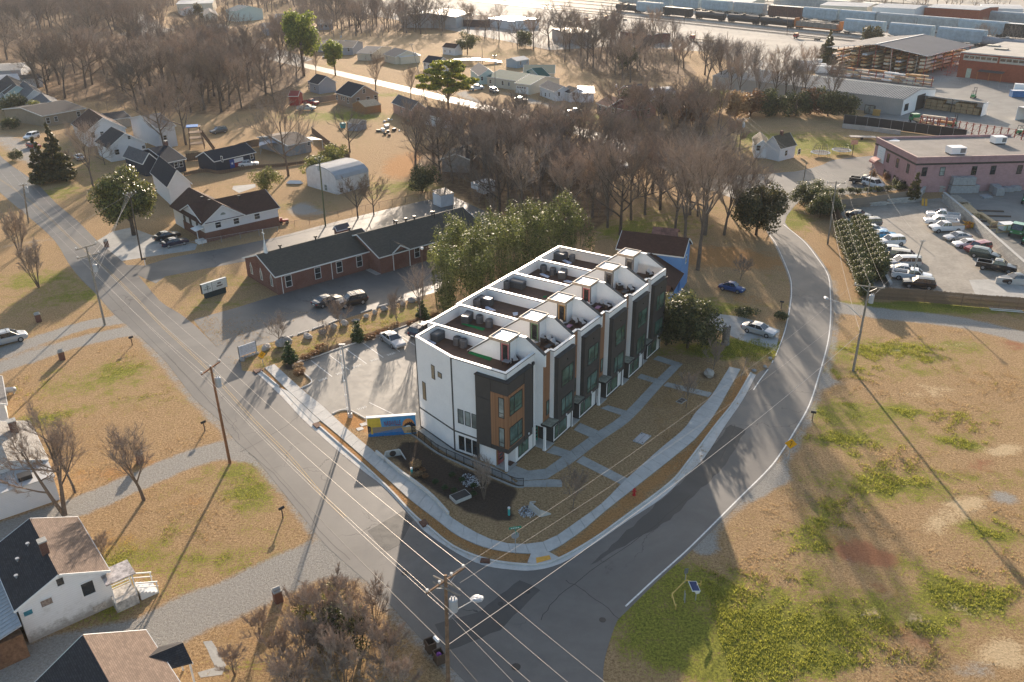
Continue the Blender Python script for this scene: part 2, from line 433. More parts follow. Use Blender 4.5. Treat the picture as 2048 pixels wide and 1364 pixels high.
for a in[(150,770,7,3,.35),(90,830,5,3,.3),(250,740,6,4,.3),(340,800,5,3,.35),(500,980,2.2,5,.7,30),(430,1120,7,2.4,.45),(300,1180,6,2,.2),(240,1120,2,3,.6),(620,1110,4,2,.2),(60,560,7,4,.6),(180,590,8,4,.5),(30,620,6,3,.3),(450,560,6,4,.35),(440,610,6,2.5,.3),(400,590,4,3,.25),(110,385,6,9,.5),(60,300,10,10,.4),(180,330,8,6,.3),(1700,700,14,3,.5),(1760,740,12,3,.4),(1850,690,8,3,.25),(1700,830,6,3,.55),(1690,880,4,1.6,.8),(1760,960,7,2.4,.55),(1800,990,5,2,.3),(1640,1090,3.2,2.2,.6),(1600,1200,5,3,.35),(1500,1270,4.5,2.6,.9),(1420,1300,5,4,.6),(1580,1330,6,2,.6),(1360,1170,4.5,3,.9),(1330,1260,4,3,.8),(1900,1180,3.5,2.4,.8),(2000,1080,4,2,.4),(1880,880,6,3,.25),(1960,840,6,3,.2),(2000,960,6,2.4,.3),(1740,1240,6,2.5,.3),(1560,275,18,8,.5),(1640,300,12,8,.6),(1470,290,10,10,.3),(1700,290,12,6,.5),(1790,610,18,1.4,.9),(1900,622,12,1.2,.8),(1580,440,4,6,.8),(1560,430,3,6,.5),(1420,700,6,3,.6),(1380,600,5,3,.5),(1440,620,5,3,.5),(1500,690,5,2,.5),(1400,420,14,5,.3),(1300,450,12,4,.6),(1250,470,8,4,.5),(760,380,6,7,.3),(830,370,8,5,.55),(520,410,8,3,.25),(600,420,8,5,.3),(480,370,10,4,.25),(640,230,14,6,.7),(720,235,9,6,.7),(770,190,7,3,.9),(1130,240,16,5,.8),(1040,235,8,3,.5),(950,240,14,4,.5),(1180,235,10,5,.7),(870,130,20,10,.4),(950,105,30,14,.3),(1000,170,12,5,.5),(620,135,12,8,.3)]:
 pblob('green',*a)
ppoly('green',[(740,872),(842,856),(1000,940),(1320,715),(1400,715),(1500,740),(1440,850),(1320,960),(1160,1080),(1060,1120),(960,1110),(850,1040),(735,905)],-.1)
for a in[(1230,905,1.2,.8,.5),(1190,890,1,.6,.5),(1200,800,1,.5,.4),(1290,860,1.2,.8,.35),(1330,790,1,.6,.3),(1130,1010,.9,.5,.5),(1160,930,1.6,.5,.5),(1245,960,.8,.5,.35),(1180,830,.8,.5,.4)]:pblob('green',*a)
for l in[[(540,745),(575,778),(582,782)],[(650,850),(700,892),(760,945),(830,1005),(880,1050),(930,1082),(985,1105),(1060,1116)],[(1120,1108),(1190,1062),(1280,985),(1380,905),(1440,838),(1490,755)]]:pstroke('leaf',l,1.6,.75)
ppoly('leaf',[(668,830),(684,822),(702,823),(735,842),(738,872),(690,850)],.8)
ppoly('mulch',[(800,880),(845,885),(900,925),(1000,962),(1042,978),(1025,1010),(1035,1042),(990,1045),(930,1022),(880,990),(830,960),(785,915)],.85)
for(u,v,r)in[(1145,1018,.9),(1368,817,.8),(1264,915,.6),(1417,750,1.6),(555,705,1.1),(582,722,1.4),(680,660,1),(718,652,.8)]:pblob('mulch',u,v,r,r,.9)
pstroke('mulch',[(578,735),(600,722),(660,700),(740,672),(800,652),(850,638)],1.8,.8)
pstroke('gravel',[(262,622),(235,640),(180,648),(100,672),(0,705),(-80,730)],2.6,1)
pstroke('gravel',[(272,660),(190,676),(120,695),(0,735),(-80,760)],3.2,.85)
pstroke('gravel',[(495,905),(440,902),(380,918),(270,965),(160,1012),(60,1045),(-60,1090)],3.0,.95)
pstroke('gravel',[(700,1120),(640,1118),(560,1150),(480,1190),(380,1228),(290,1275),(180,1300),(60,1330),(-60,1370)],4.2,1)
pstroke('gravel',[(120,470),(155,530),(210,600),(262,650),(330,730),(385,795),(440,850),(520,930),(570,985),(640,1075),(700,1130),(775,1212),(850,1290),(950,1390)],1.7,.62)
pstroke('gravel',[(1655,612),(1700,618),(1790,630),(1900,642),(2000,662),(2100,690)],3.6,.85)
pstroke('gravel',[(1668,560),(1672,640),(1662,710),(1640,780),(1600,870),(1550,945),(1480,1010),(1400,1090)],1.4,.6)
for a in[(1552,955,2.2,1.6,.95),(1420,1100,1.8,1.2,.8),(1680,765,3,1.4,.6),(2010,1000,3,1.2,.7),(1950,1340,3.5,1.4,.7),(1720,1300,1.4,.8,.6),(1640,900,2,.8,.5),(1800,700,3,.8,.5),(2030,930,3,1,.5),(1520,985,1.5,1,.5),(600,415,3,6,.8),(640,425,4,4,.6),(440,270,5,4,.6),(420,285,5,3,.6)]:pblob('gravel',*a)
pstroke('gravel',[(0,270),(30,290),(80,325)],6,.8);pstroke('gravel',[(20,318),(60,310),(85,300)],3,.6)
pstroke('gravel',[(90,480),(40,487),(0,495)],2.2,.6)
pstroke('gravel',[(230,70),(320,60),(380,60),(440,70),(520,95),(600,120)],10,.9)
pstroke('gravel',[(250,20),(300,50),(280,90)],14,.8)
pstroke('gravel',[(960,205),(920,185),(1000,185),(1080,205)],4,.7);pstroke('gravel',[(1030,205),(1100,210),(1150,250)],4,.7)
for a in[(1500,15,60,25,1),(880,25,30,14,.9),(1000,60,30,10,.8),(640,10,30,20,.7)]:pblob('gravel',*a)
for a in[(1730,1110,2.6,1.6,.9,-20),(1770,1180,2.4,1,.8,-30),(1840,1290,3,1,.6,-20),(1590,1040,1.1,.6,.8),(1700,1090,3,2,.4),(2030,690,3,2,.8),(1470,1200,1.6,.8,.7),(1930,935,5,2,.5),(2010,1110,3,1,.4),(1640,1200,2,1,.3),(630,800,1,1,.3),(370,600,1.2,.6,.6)]:pblob('soil',*a)
for a in[(1880,1040,3.2,1.4,.75,35),(1930,1010,2.6,1,.6),(2010,900,4,1.4,.5),(1740,1230,1.6,1,.8),(2010,1310,2.2,1.6,.8),(1920,690,4,1.6,.5),(1560,1130,1.4,.9,.6),(1790,790,5,1.2,.4),(1880,780,4,2,.5),(1660,850,2,2,.3),(1630,500,3,8,.45),(180,850,6,3,.2),(1840,830,4,1,.4),(1700,990,3,1.4,.35),(1990,1220,3,2,.4)]:pblob('straw',*a)
for a in[(1440,520,10,5,.8),(1490,600,5,5,.6),(1410,500,8,5,.5),(1530,530,5,6,.4),(1640,520,3,8,.5),(230,1090,5,3,.6),(170,960,6,3,.5),(300,930,5,2,.5),(400,1000,5,3,.5),(560,640,3,2,.2),(330,600,4,3,.3),(430,1230,5,1.4,.5),(520,1290,5,2,.5),(800,340,5,12,.6),(830,330,8,10,.5),(570,410,5,8,.4),(700,220,10,8,.4),(880,300,14,14,.5),(1150,330,20,15,.5),(600,90,14,8,.3),(1100,115,20,8,.6),(400,60,14,5,.5),(300,230,14,12,.3),(140,370,8,5,.3),(470,300,10,8,.3),(970,380,10,10,.5),(560,330,8,6,.35)]:pblob('leaf',*a)
for a in[(1200,300,30,20,.45),(500,180,60,30,.35),(200,80,90,60,.4),(1250,130,60,25,.35)]:pblob('mulch',*a)
nx,ny=len(gx),len(gy)
rr=random.Random(77)
for _ in range(170):
 u,v=rr.uniform(1580,2040),rr.uniform(680,1350)
 k=rr.choice(['green','green','green','soil','straw','straw','gravel'])
 pblob(k,u,v,rr.uniform(.5,2.6),rr.uniform(.3,1.1),rr.uniform(.25,.5),rr.uniform(-50,50))
for _ in range(120):
 pblob(rr.choice(['green','green','leaf','straw']),rr.uniform(0,600),rr.uniform(520,1350),rr.uniform(.6,3),rr.uniform(.4,1.5),rr.uniform(.12,.3),rr.uniform(-50,50))
for px in([(60,205),(170,205),(300,225),(420,235),(560,215),(610,165),(640,120),(520,85),(330,75),(100,50),(-80,60),(-80,140),(60,170)],[(820,340),(860,285),(1010,270),(1130,300),(1200,350),(1240,420),(1180,480),(1060,470),(960,420)],[(700,70),(900,62),(1000,80),(1100,105),(1200,160),(1340,170),(1400,150),(1340,95),(1200,72),(1000,60),(820,44),(660,44)],[(1180,245),(1300,250),(1400,240),(1450,300),(1400,340),(1300,300)]):ppoly('mulch',px,.52);ppoly('leaf',px,.45)
ppoly('mulch',[(-300,60),(300,55),(330,12),(700,12),(900,40),(900,10),(700,-12),(-300,-12)],.5)
for k in CH:
 A_=CH[k].reshape(ny,nx)
 for _ in range(2):A_[1:-1,1:-1]=(A_[1:-1,1:-1]*2+A_[:-2,1:-1]+A_[2:,1:-1]+A_[1:-1,:-2]+A_[1:-1,2:])/6
 CH[k]=A_.ravel()
GZ=np.zeros(len(PX));far=np.hypot(PX,PY)
me=bpy.data.meshes.new('ground')
idx=np.arange(nx*ny).reshape(ny,nx)
F4=np.stack([idx[:-1,:-1],idx[:-1,1:],idx[1:,1:],idx[1:,:-1]],-1).reshape(-1,4)
me.vertices.add(len(PX));me.vertices.foreach_set('co',np.stack([PX,PY,GZ],1).ravel())
me.loops.add(F4.size);me.loops.foreach_set('vertex_index',F4.ravel().astype(np.int32))
me.polygons.add(len(F4));me.polygons.foreach_set('loop_start',(np.arange(len(F4))*4).astype(np.int32));me.polygons.foreach_set('loop_total',np.full(len(F4),4,np.int32))
me.update(calc_edges=True)
for nm,ks in(('paint_a',('green','gravel','soil')),('paint_b',('straw','leaf','mulch'))):
 at=me.color_attributes.new(nm,'FLOAT_COLOR','POINT')
 at.data.foreach_set('color',np.stack([np.clip(CH[k],0,1)for k in ks]+[np.ones(len(PX))],1).ravel())
me.materials.append(groundm())
g=bpy.data.objects.new('ground',me);COL.objects.link(g);g['kind']='structure'
def sample(ch,x,y):
 i=np.clip(np.searchsorted(gx,x),1,nx-1);j=np.clip(np.searchsorted(gy,y),1,ny-1)
 return CH[ch].reshape(ny,nx)[j,i]
 # ------------ roads
def gpoly(px):return[G(*p)for p in px]
mainL=[(-140,260),(-70,318),(0,385),(60,436),(109,481),(136,525),(160,556),(192,588),(228,628),(266,661),(328,719),(386,794),(437,839),(471,882),(509,915),(560,977),(615,1045),(655,1094),(735,1165),(777,1206),(838,1274),(879,1312),(930,1364),(1010,1450)]
mainR=[(-100,225),(-40,265),(7,318),(68,362),(113,407),(154,441),(193,480),(225,506),(244,522),(278,553),(320,602),(359,627),(393,654),(441,702),(478,739),(513,746),(560,790),(602,835),(640,870),(680,905),(722,939),(768,975),(824,1035),(852,1065),(913,1106),(964,1130),(1016,1139),(1067,1141),(1122,1127),(1187,1089),(1255,1042),(1323,997),(1374,949),(1409,915),(1450,852),(1485,801),(1512,750),(1536,735),(1552,708),(1568,661),(1577,613),(1580,575),(1573,545),(1549,490),(1533,462),(1535,440),(1543,422)]
rightR=[(1594,406),(1570,445),(1612,483),(1640,517),(1661,551),(1667,592),(1667,640),(1661,688),(1644,750),(1624,811),(1593,866),(1559,915),(1572,900),(1544,938),(1483,1001),(1394,1091),(1316,1161),(1250,1226),(1234,1243),(1219,1284),(1208,1328),(1208,1370),(1230,1450)]
rightR=[p for p in rightR if p not in[(1572,900)]]
poly=[V(*p,0)for p in smooth_line([tuple(G(*q))[:2]for q in mainL],3)][::-1]+[V(*p,0)for p in smooth_line([tuple(G(*q))[:2]for q in mainR],3)]+[V(*p,0)for p in smooth_line([tuple(G(*q))[:2]for q in rightR],3)]
rd=bpy.data.objects.new('road',sheet('road',poly,.012,m_asph));COL.objects.link(rd);rd['kind']='structure'
m_patch=asphaltm('newer_asphalt_patch',(.058,.057,.054),(.10,.096,.09),.62,.3,2)
def patch(px,z,m,name='road_patch',par=rd,amp=.0):
 P=gpoly(px)
 if amp:P=wander(P,amp,.8,len(px))
 o=bpy.data.objects.new(name,sheet(name,P,z,m));COL.objects.link(o)
 if par:o.parent=par
 else:o['kind']='structure'
 return o
patch([(735,1062),(806,1022),(826,1040),(800,1090),(770,1105)],.016,m_patch)
patch([(1322,1000),(1376,952),(1460,850),(1492,860),(1452,930),(1395,985),(1340,1040),(1250,1092),(1180,1130)],.016,m_patch,amp=.12)
patch([(870,1250),(960,1222),(1040,1160),(1080,1180),(1000,1260),(900,1300)],.016,m_patch,amp=.1)
m_tar=mat('dark_tar',(.028,.027,.026),.5,.2,2)
for L in([(497,905),(560,960),(640,1060),(700,1120)],[(1240,1240),(1180,1190),(1130,1160)],[(1080,1240),(1120,1190),(1200,1130),(1300,1060),(1380,990)],[(480,880),(470,860),(430,815),(380,760),(330,705)],[(1500,700),(1480,760)],[(1420,880),(1470,850),(1440,920)],[(600,830),(560,860),(480,905)]):
 mb=MB();l=gline(L,5);l=[p+V(random.uniform(-.09,.09),random.uniform(-.09,.09),0)for p in l]
 ribbon(mb,[p+V(0,0,.02)for p in offset_line(l,.03)],[p+V(0,0,.02)for p in offset_line(l,-.03)]);obj('tar_seam',mb,m_tar,rd)
for(u,v,r)in[(1032,1334,.36),(1205,1240,.28),(1001,1208,.25),(811,1146,.34),(1055,1184,.24)]:
 mb=MB();c=G(u,v,0);mb.cyl(c.x,c.y,r,.013,.024,14);obj('manhole_cover',mb,m_tar,rd)
def stripe(px,w,m,name,z=.022,off=0,sub=5,par=rd):
 l=gline(px,sub);l=offset_line(l,off)if off else l
 mb=MB();ribbon(mb,[p+V(0,0,z)for p in offset_line(l,w/2)],[p+V(0,0,z)for p in offset_line(l,-w/2)]);return obj(name,mb,m,par)
yl=[(-60,325),(20,372),(84,423),(145,480),(198,525),(253,577),(320,648),(359,685),(417,740),(444,770),(510,843),(581,915),(640,985),(690,1035)]
stripe(yl,.10,m_line_y,'centre_line',off=.13);stripe(yl,.10,m_line_y,'centre_line',off=-.13)
stripe([(1567,449),(1608,483),(1635,517),(1656,551),(1661,592),(1661,640),(1655,688),(1638,750),(1618,811),(1587,866),(1567,898),(1539,936),(1478,997),(1389,1086),(1348,1124),(1310,1158),(1251,1213)],.15,m_line_w,'edge_line')
stripe([(1539,470),(1553,490),(1577,545),(1583,575),(1580,613),(1570,661),(1551,712)],.13,m_line_w,'edge_line')
stripe([(1546,721),(1544,726)],.13,m_line_w,'edge_line');stripe([(1536,739),(1520,760),(1507,780)],.13,m_line_w,'edge_line')
cs=[(470,98),(560,120),(640,138),(700,152),(760,166),(845,186),(930,206),(1016,227),(1100,248),(1187,270),(1290,307),(1374,347),(1440,374),(1500,397),(1556,424)]
m_street=asphaltm('pale_street_asphalt',(.13,.123,.112),(.22,.208,.19),.6,.4,1)
l=gline(cs,5);mb=MB();ribbon(mb,[p+V(0,0,.008)for p in offset_line(l,3.1)],[p+V(0,0,.008)for p in offset_line(l,-3.1)]);struct('street',mb,m_street)
def area(name,px,z,m,amp=0):
 o=patch(px,z,m,name,None,amp);return o
area('car_park',[(1440,352),(1520,348),(1590,343),(1624,336),(1646,329),(1664,320),(1702,315),(1752,311),(1742,335),(1775,372),(1800,380),(1733,386),(1660,392),(1604,394),(1594,408),(1560,424),(1520,408),(1470,375)],.010,m_drive)
area('car_park',[(386,639),(471,616),(547,592),(565,588),(700,545),(880,492),(905,560),(870,585),(806,603),(753,618),(720,628),(677,642),(661,649),(628,660),(597,670),(573,677),(520,690),(480,703),(484,744),(465,735),(441,702),(410,668)],.010,m_drive)
area('driveway',[(270,548),(312,567),(330,553),(403,539),(489,523),(700,500),(930,482),(1000,465),(975,425),(905,392),(840,403),(700,436),(600,462),(547,476),(444,497),(342,515),(290,531),(252,530)],.009,m_drive)
lotp=area('parking_lot',[(587,731),(622,760),(622,768),(603,776),(667,831),(675,824),(688,820),(702,822),(731,838),(738,866),(834,868),(843,856),(1000,700),(905,619)],.012,m_lot)
area('gravel_car_park',[(1670,408),(1839,400),(1881,396),(2110,592),(2110,612),(1745,577),(1700,500)],.008,m_gravlot)
area('lumber_yard',[(1881,390),(1960,380),(2260,372),(2400,700),(2110,596),(1990,490)],.010,m_yard)
area('lumber_yard',[(1700,248),(1810,252),(1880,262),(2060,300),(2400,330),(2400,90),(1920,90),(1640,120),(1630,150),(1800,190)],.007,m_yard)
area('concrete_pad',[(1938,560),(1990,558),(2110,590),(2110,604),(1950,588)],.014,m_conc2)
area('driveway',[(1423,626),(1485,634),(1560,660),(1552,702),(1480,680),(1410,648)],.009,m_conc2)
area('driveway',[(193,482),(225,463),(262,455),(330,480),(395,488),(390,500),(300,513),(244,522),(215,500)],.009,m_conc2)
area('concrete_pad',[(467,372),(510,368),(512,374),(478,386),(464,378)],.01,m_conc2)
area('footpath',[(406,1283),(424,1281),(452,1330),(444,1350),(400,1356),(395,1345),(430,1335)],.012,m_conc2,.05)
def ez(px,o=(460,600),k=5.12):return[(o[0]+p[0]/k,o[1]+p[1]/k)for p in px]
for a,b in[((830,620),(1045,785)),((1010,560),(1220,715)),((1185,500),(1400,655)),((1360,440),(1570,590)),((1530,385),(1740,530)),((1690,330),(1895,465)),((1840,270),(1990,370)),((1425,1050),(1735,1200))]:
 stripe(ez([a,b]),.11,m_line_w,'stall_line',.02,0,1,lotp)
def text_mesh(name,body,size,m,parent=None,mat4=None,ext=.004,align='CENTER'):
 c=bpy.data.curves.new(name,'FONT');c.body=body;c.size=size;c.extrude=ext;c.align_x=align;c.align_y='CENTER';c.resolution_u=2
 t=bpy.data.objects.new(name+'_font',c);COL.objects.link(t)
 dg=bpy.context.evaluated_depsgraph_get();me=bpy.data.meshes.new_from_object(t.evaluated_get(dg));bpy.data.objects.remove(t)
 me.materials.clear();me.materials.append(m);me.name=name
 o=bpy.data.objects.new(name,me);COL.objects.link(o)
 if parent:o.parent=parent
 if mat4 is not None:o.matrix_local=mat4
 return o
sdir=(G(*ez([(1185,500)])[0])-G(*ez([(830,620)])[0]));sang=math.atan2(sdir.y,sdir.x)
for(a,s)in[((950,815),'3028'),((1130,750),'3026'),((1300,680),'3024'),((1480,615),'3022'),((1650,555),'3020'),((1350,1110),'3030')]:
 c=G(*ez([a])[0]);text_mesh('stall_number',s,.62,m_line_w,lotp,Matrix.Translation((c.x,c.y,.022))@Matrix.Rotation(sang,4,'Z'))
 # ------------ kerbs, gutters, pavement slabs
kerb=[(519,741),(558,774),(596,813),(630,848),(640,854),(690,898),(729,932),(780,980),(828,1031),(858,1055),(906,1093),(964,1117),(1016,1127),(1074,1130),(1118,1118),(1187,1079),(1255,1030),(1340,966),(1375,925),(1430,852),(1468,804),(1502,746)]
kl=gline(kerb,4)
gut=[(513,746),(560,790),(602,835),(640,870),(680,905),(722,939),(768,975),(824,1035),(852,1065),(913,1106),(964,1130),(1016,1139),(1067,1141),(1122,1127),(1187,1089),(1255,1042),(1323,997),(1374,949),(1409,915),(1450,852),(1485,801),(1512,750)]
kr=MB()
def kerb_run(mb,line,w,h,z0=0.0,mi=0):
 a=offset_line(line,w/2);b=offset_line(line,-w/2);n=len(line)
 prof=[(a,z0),(a,h),(b,h),(b,z0)]
 vs=[];
 for(l,z)in prof:vs+=[V(p.x,p.y,z)for p in l]
 fs=[(k*n+i,k*n+i+1,(k+1)*n+i+1,(k+1)*n+i)for k in range(3)for i in range(n-1)]
 fs+=[(0,n,2*n,3*n),(n-1,2*n-1,3*n-1,4*n-1)]
 return mb.add(vs,fs,mi)
kerb_run(kr,[p for i,p in enumerate(kl)if not(4<i<12)][:5],.17,.14)
kerb_run(kr,kl[12:],.17,.14)
struct('kerb',kr,m_curb)
gm=MB();ga=gline(gut,4)
n=len(ga);outl=[]
for i,p in enumerate(kl):outl.append(p)
m2=min(len(ga),len(kl));ribbon(gm,[p+V(0,0,.026)for p in kl[:m2]],[p+V(0,0,.026)for p in ga[:m2]]);struct('gutter',gm,m_curb)
sw_in=[(549,729),(604,779),(640,808),(664,830),(691,855),(734,892),(754,908),(800,946),(831,969),(867,998),(896,1030),(940,1059),(981,1079),(1019,1088),(1060,1088),(1101,1079),(1152,1045),(1204,1007),(1248,963),(1320,898),(1368,858),(1392,824),(1421,794),(1459,734)]
sw_out=[(529,736),(576,782),(612,815),(640,841),(668,864),(712,902),(736,924),(784,967),(818,998),(850,1023),(879,1045),(913,1071),(964,1094),(1016,1105),(1060,1108),(1100,1104),(1162,1064),(1210,1023),(1262,982),(1368,898),(1400,868),(1430,828),(1455,785),(1481,739)]
def resample(L,n):
 d=[0]
 for a,b in zip(L[:-1],L[1:]):d.append(d[-1]+(b-a).length)
 out=[]
 for k in range(n+1):
  t=d[-1]*k/n;i=min(max(1,int(np.searchsorted(d,t))),len(L)-1)
  f=(t-d[i-1])/max(1e-9,d[i]-d[i-1]);out.append(L[i-1].lerp(L[i],f))
 return out
def slabs(root,L,Rr,step,z,m,gap=.022,th=.09,name='slab'):
 ln=sum((b-a).length for a,b in zip(L[:-1],L[1:]));n=max(1,round(ln/step))
 A=resample(L,n);B=resample(Rr,n)
 for i in range(n):
  q=[A[i],A[i+1],B[i+1],B[i]];c=sum(q,V(0,0,0))/4
  q=[c+(p-c)*(1-gap/max(.3,(p-c).length))for p in q]
  dz=random.uniform(-.003,.003)
  mb=MB();mb.prism([(p.x,p.y)for p in q],z-th,z+dz);obj(name,mb,m,root)
pave=bpy.data.objects.new('pavement',None);COL.objects.link(pave);pave['kind']='structure'
mb=MB();li=gline(sw_in,4);lo=gline(sw_out,4)
ribbon(mb,[p+V(0,0,.03)for p in li],[p+V(0,0,.03)for p in lo]);obj('slab_bed',mb,m_conc2,pave)
slabs(pave,li,lo,1.62,.075,m_conc)
mb=MB();mb.prism([tuple(G(*p))[:2]for p in[(560,776),(577,783),(612,816),(640,842),(630,849),(596,815)]],0,.055);obj('apron',mb,m_conc,pave)
mb=MB();mb.prism([tuple(G(*p))[:2]for p in[(1098,1105),(1120,1117),(1075,1130),(1055,1126),(1062,1108)]],0,.09);obj('ramp',mb,m_conc,pave)
m_yel=mat('yellow_tactile',(.72,.36,.05),.6,.1,5)
mb=MB();mb.prism([tuple(G(*p))[:2]for p in[(1072,1117),(1099,1112),(1102,1120),(1073,1128)]],.09,.105);obj('tactile_plate',mb,m_yel,pave)
m_rust=mat('rusty_iron',(.12,.055,.035),.8,.2,4)
for px in[[(838,1046),(850,1040),(858,1050),(846,1056)],[(963,1118),(980,1120),(980,1128),(960,1126)],[(625,850),(636,846),(642,852),(634,858)],[(506,742),(522,738),(526,742),(512,748)]]:
 mb=MB();mb.prism([tuple(G(*p))[:2]for p in px],.0,.16);obj('drain_inlet',mb,m_rust,pave)
walk=bpy.data.objects.new('walkway',None);COL.objects.link(walk);walk['kind']='structure'
wl=gline([(1091,938),(1124,914),(1188,868),(1242,832),(1306,766),(1342,731)],4);wr=gline([(1094,958),(1149,923),(1205,880),(1262,840),(1325,771),(1366,728)],4)
slabs(walk,wl,wr,1.5,.05,m_conc2)
for L,Rr in[([(1092,905),(1140,902)],None)]:pass
for q,nn in[([(1092,905),(1108,892),(1141,903),(1125,914)],1),([(1147,860),(1160,846),(1197,862),(1180,875)],1),([(1201,817),(1216,811),(1253,822),(1243,831)],2),([(1274,756),(1282,748),(1315,758),(1306,766)],2),([(1306,719),(1316,712),(1364,727),(1343,731)],2),([(1152,924),(1166,912),(1270,965),(1255,976)],5),([(1326,772),(1335,765),(1425,786),(1417,795)],5)]:
 P=gpoly(q);slabs(walk,[P[0],P[3]],[P[1],P[2]],(P[3]-P[0]).length/nn,.05,m_conc2)
for px in[[(1013,948),(1031,932),(1057,942),(1091,938),(1094,958),(1036,962)],[(1094,959),(1124,960),(1124,974),(1094,974)],[(1094,960),(1093,974),(1046,974),(1030,968),(1036,963)],[(838,862),(846,857),(912,904),(990,936),(1012,948),(1034,968),(1000,955),(946,933),(905,914),(870,893)]]:
 mb=MB();mb.prism([tuple(G(*p))[:2]for p in px],0,.05);obj('slab',mb,m_conc2,walk)
lk=MB()
for L in[[(905,619),(835,644),(758,671),(680,697),(640,711),(587,730),(604,744),(622,760),(621,768),(603,777)],[(665,828),(676,823),(690,820),(704,823),(731,838)]]:
 kerb_run(lk,gline(L,4),.16,.14)
struct('kerb',lk,m_curb)
bl=MB()
for i,L in enumerate([[(573,676),(586,672)],[(596,669),(618,662)],[(625,659),(648,651)],[(658,648),(678,640)],[(722,626),(744,619)],[(754,615),(775,609)],[(786,606),(806,600)]]):
 mb=MB();a,b=G(*L[0]),G(*L[1]);mb.bar(a+V(0,0,.08),b+V(0,0,.08),.18,.16)
 o=obj('parking_bumper',mb,m_curb);tag(o,'weathered concrete wheel stop along the grass strip beside the church car park','wheel stop','concrete wheel stops along the church car park')
 # ------------ vehicles: local x forward, origin on the ground under the middle
PAINT=dict(white=(.72,.72,.72),silver=(.42,.43,.44),black=(.016,.017,.02),navy=(.015,.02,.05),blue=(.01,.055,.20),red=(.32,.015,.02),grey=(.13,.135,.14),skyblue=(.06,.36,.66),tan=(.34,.30,.24),darkgrey=(.05,.055,.06),green=(.0,.22,.07),beige=(.45,.42,.36),darkgreen=(.02,.04,.03))
def pm(c):return glossy_paint('paint_'+c,PAINT[c],.28,.35 if c in('silver','grey','tan','darkgrey','navy','black')else 0)
m_cg=glass_mat('car_glass',(.035,.045,.055),.04,1.0)
m_hl=mat('headlight_glass',(.6,.62,.62),.12,.05,5,spec=.9);m_tl=mat('tail_light_red',(.25,.01,.01),.2,.05,5)
KIND={'sedan':dict(L=4.75,W=1.82,H=1.44,body=[(2.37,.42,.62),(2.2,.25,.74),(1.5,.22,.86),(.85,.2,.93),(-1.4,.2,.98),(-2.0,.24,.96),(-2.37,.38,.84)],gh=(1.0,.25,-.95,-1.75),r=.33,wb=2.75),'suv':dict(L=4.75,W=1.92,H=1.75,body=[(2.35,.48,.78),(2.2,.3,.92),(1.4,.28,1.06),(.8,.26,1.12),(-1.6,.26,1.14),(-2.1,.3,1.12),(-2.35,.42,1.0)],gh=(1.0,.35,-1.95,-2.25),r=.38,wb=2.8),'van':dict(L=5.15,W=2.0,H=1.78,body=[(2.55,.45,.75),(2.35,.28,.9),(1.7,.25,1.04),(1.1,.24,1.08),(-1.9,.24,1.1),(-2.35,.28,1.1),(-2.57,.4,.95)],gh=(1.5,.65,-2.15,-2.5),r=.37,wb=3.05),'hatch':dict(L=4.2,W=1.76,H=1.5,body=[(2.1,.42,.66),(1.95,.26,.78),(1.3,.22,.9),(.8,.2,.95),(-1.4,.2,1.0),(-1.9,.26,.98),(-2.1,.4,.85)],gh=(.95,.3,-1.5,-2.0),r=.32,wb=2.55),'pickup':dict(L=5.8,W=2.0,H=1.88,body=[(2.9,.5,.95),(2.75,.38,1.1),(1.9,.34,1.2),(1.3,.32,1.24),(-.62,.32,1.25)],gh=(1.45,.75,-.35,-.6),r=.4,wb=3.65),'beetle':dict(L=4.05,W=1.5,H=1.48,body=[(2.02,.42,.5),(1.85,.28,.72),(1.4,.24,.86),(.75,.22,.92),(-1.0,.22,.92),(-1.6,.24,.82),(-2.0,.36,.5)],gh=(.85,.35,-.55,-1.45),r=.32,wb=2.4)}
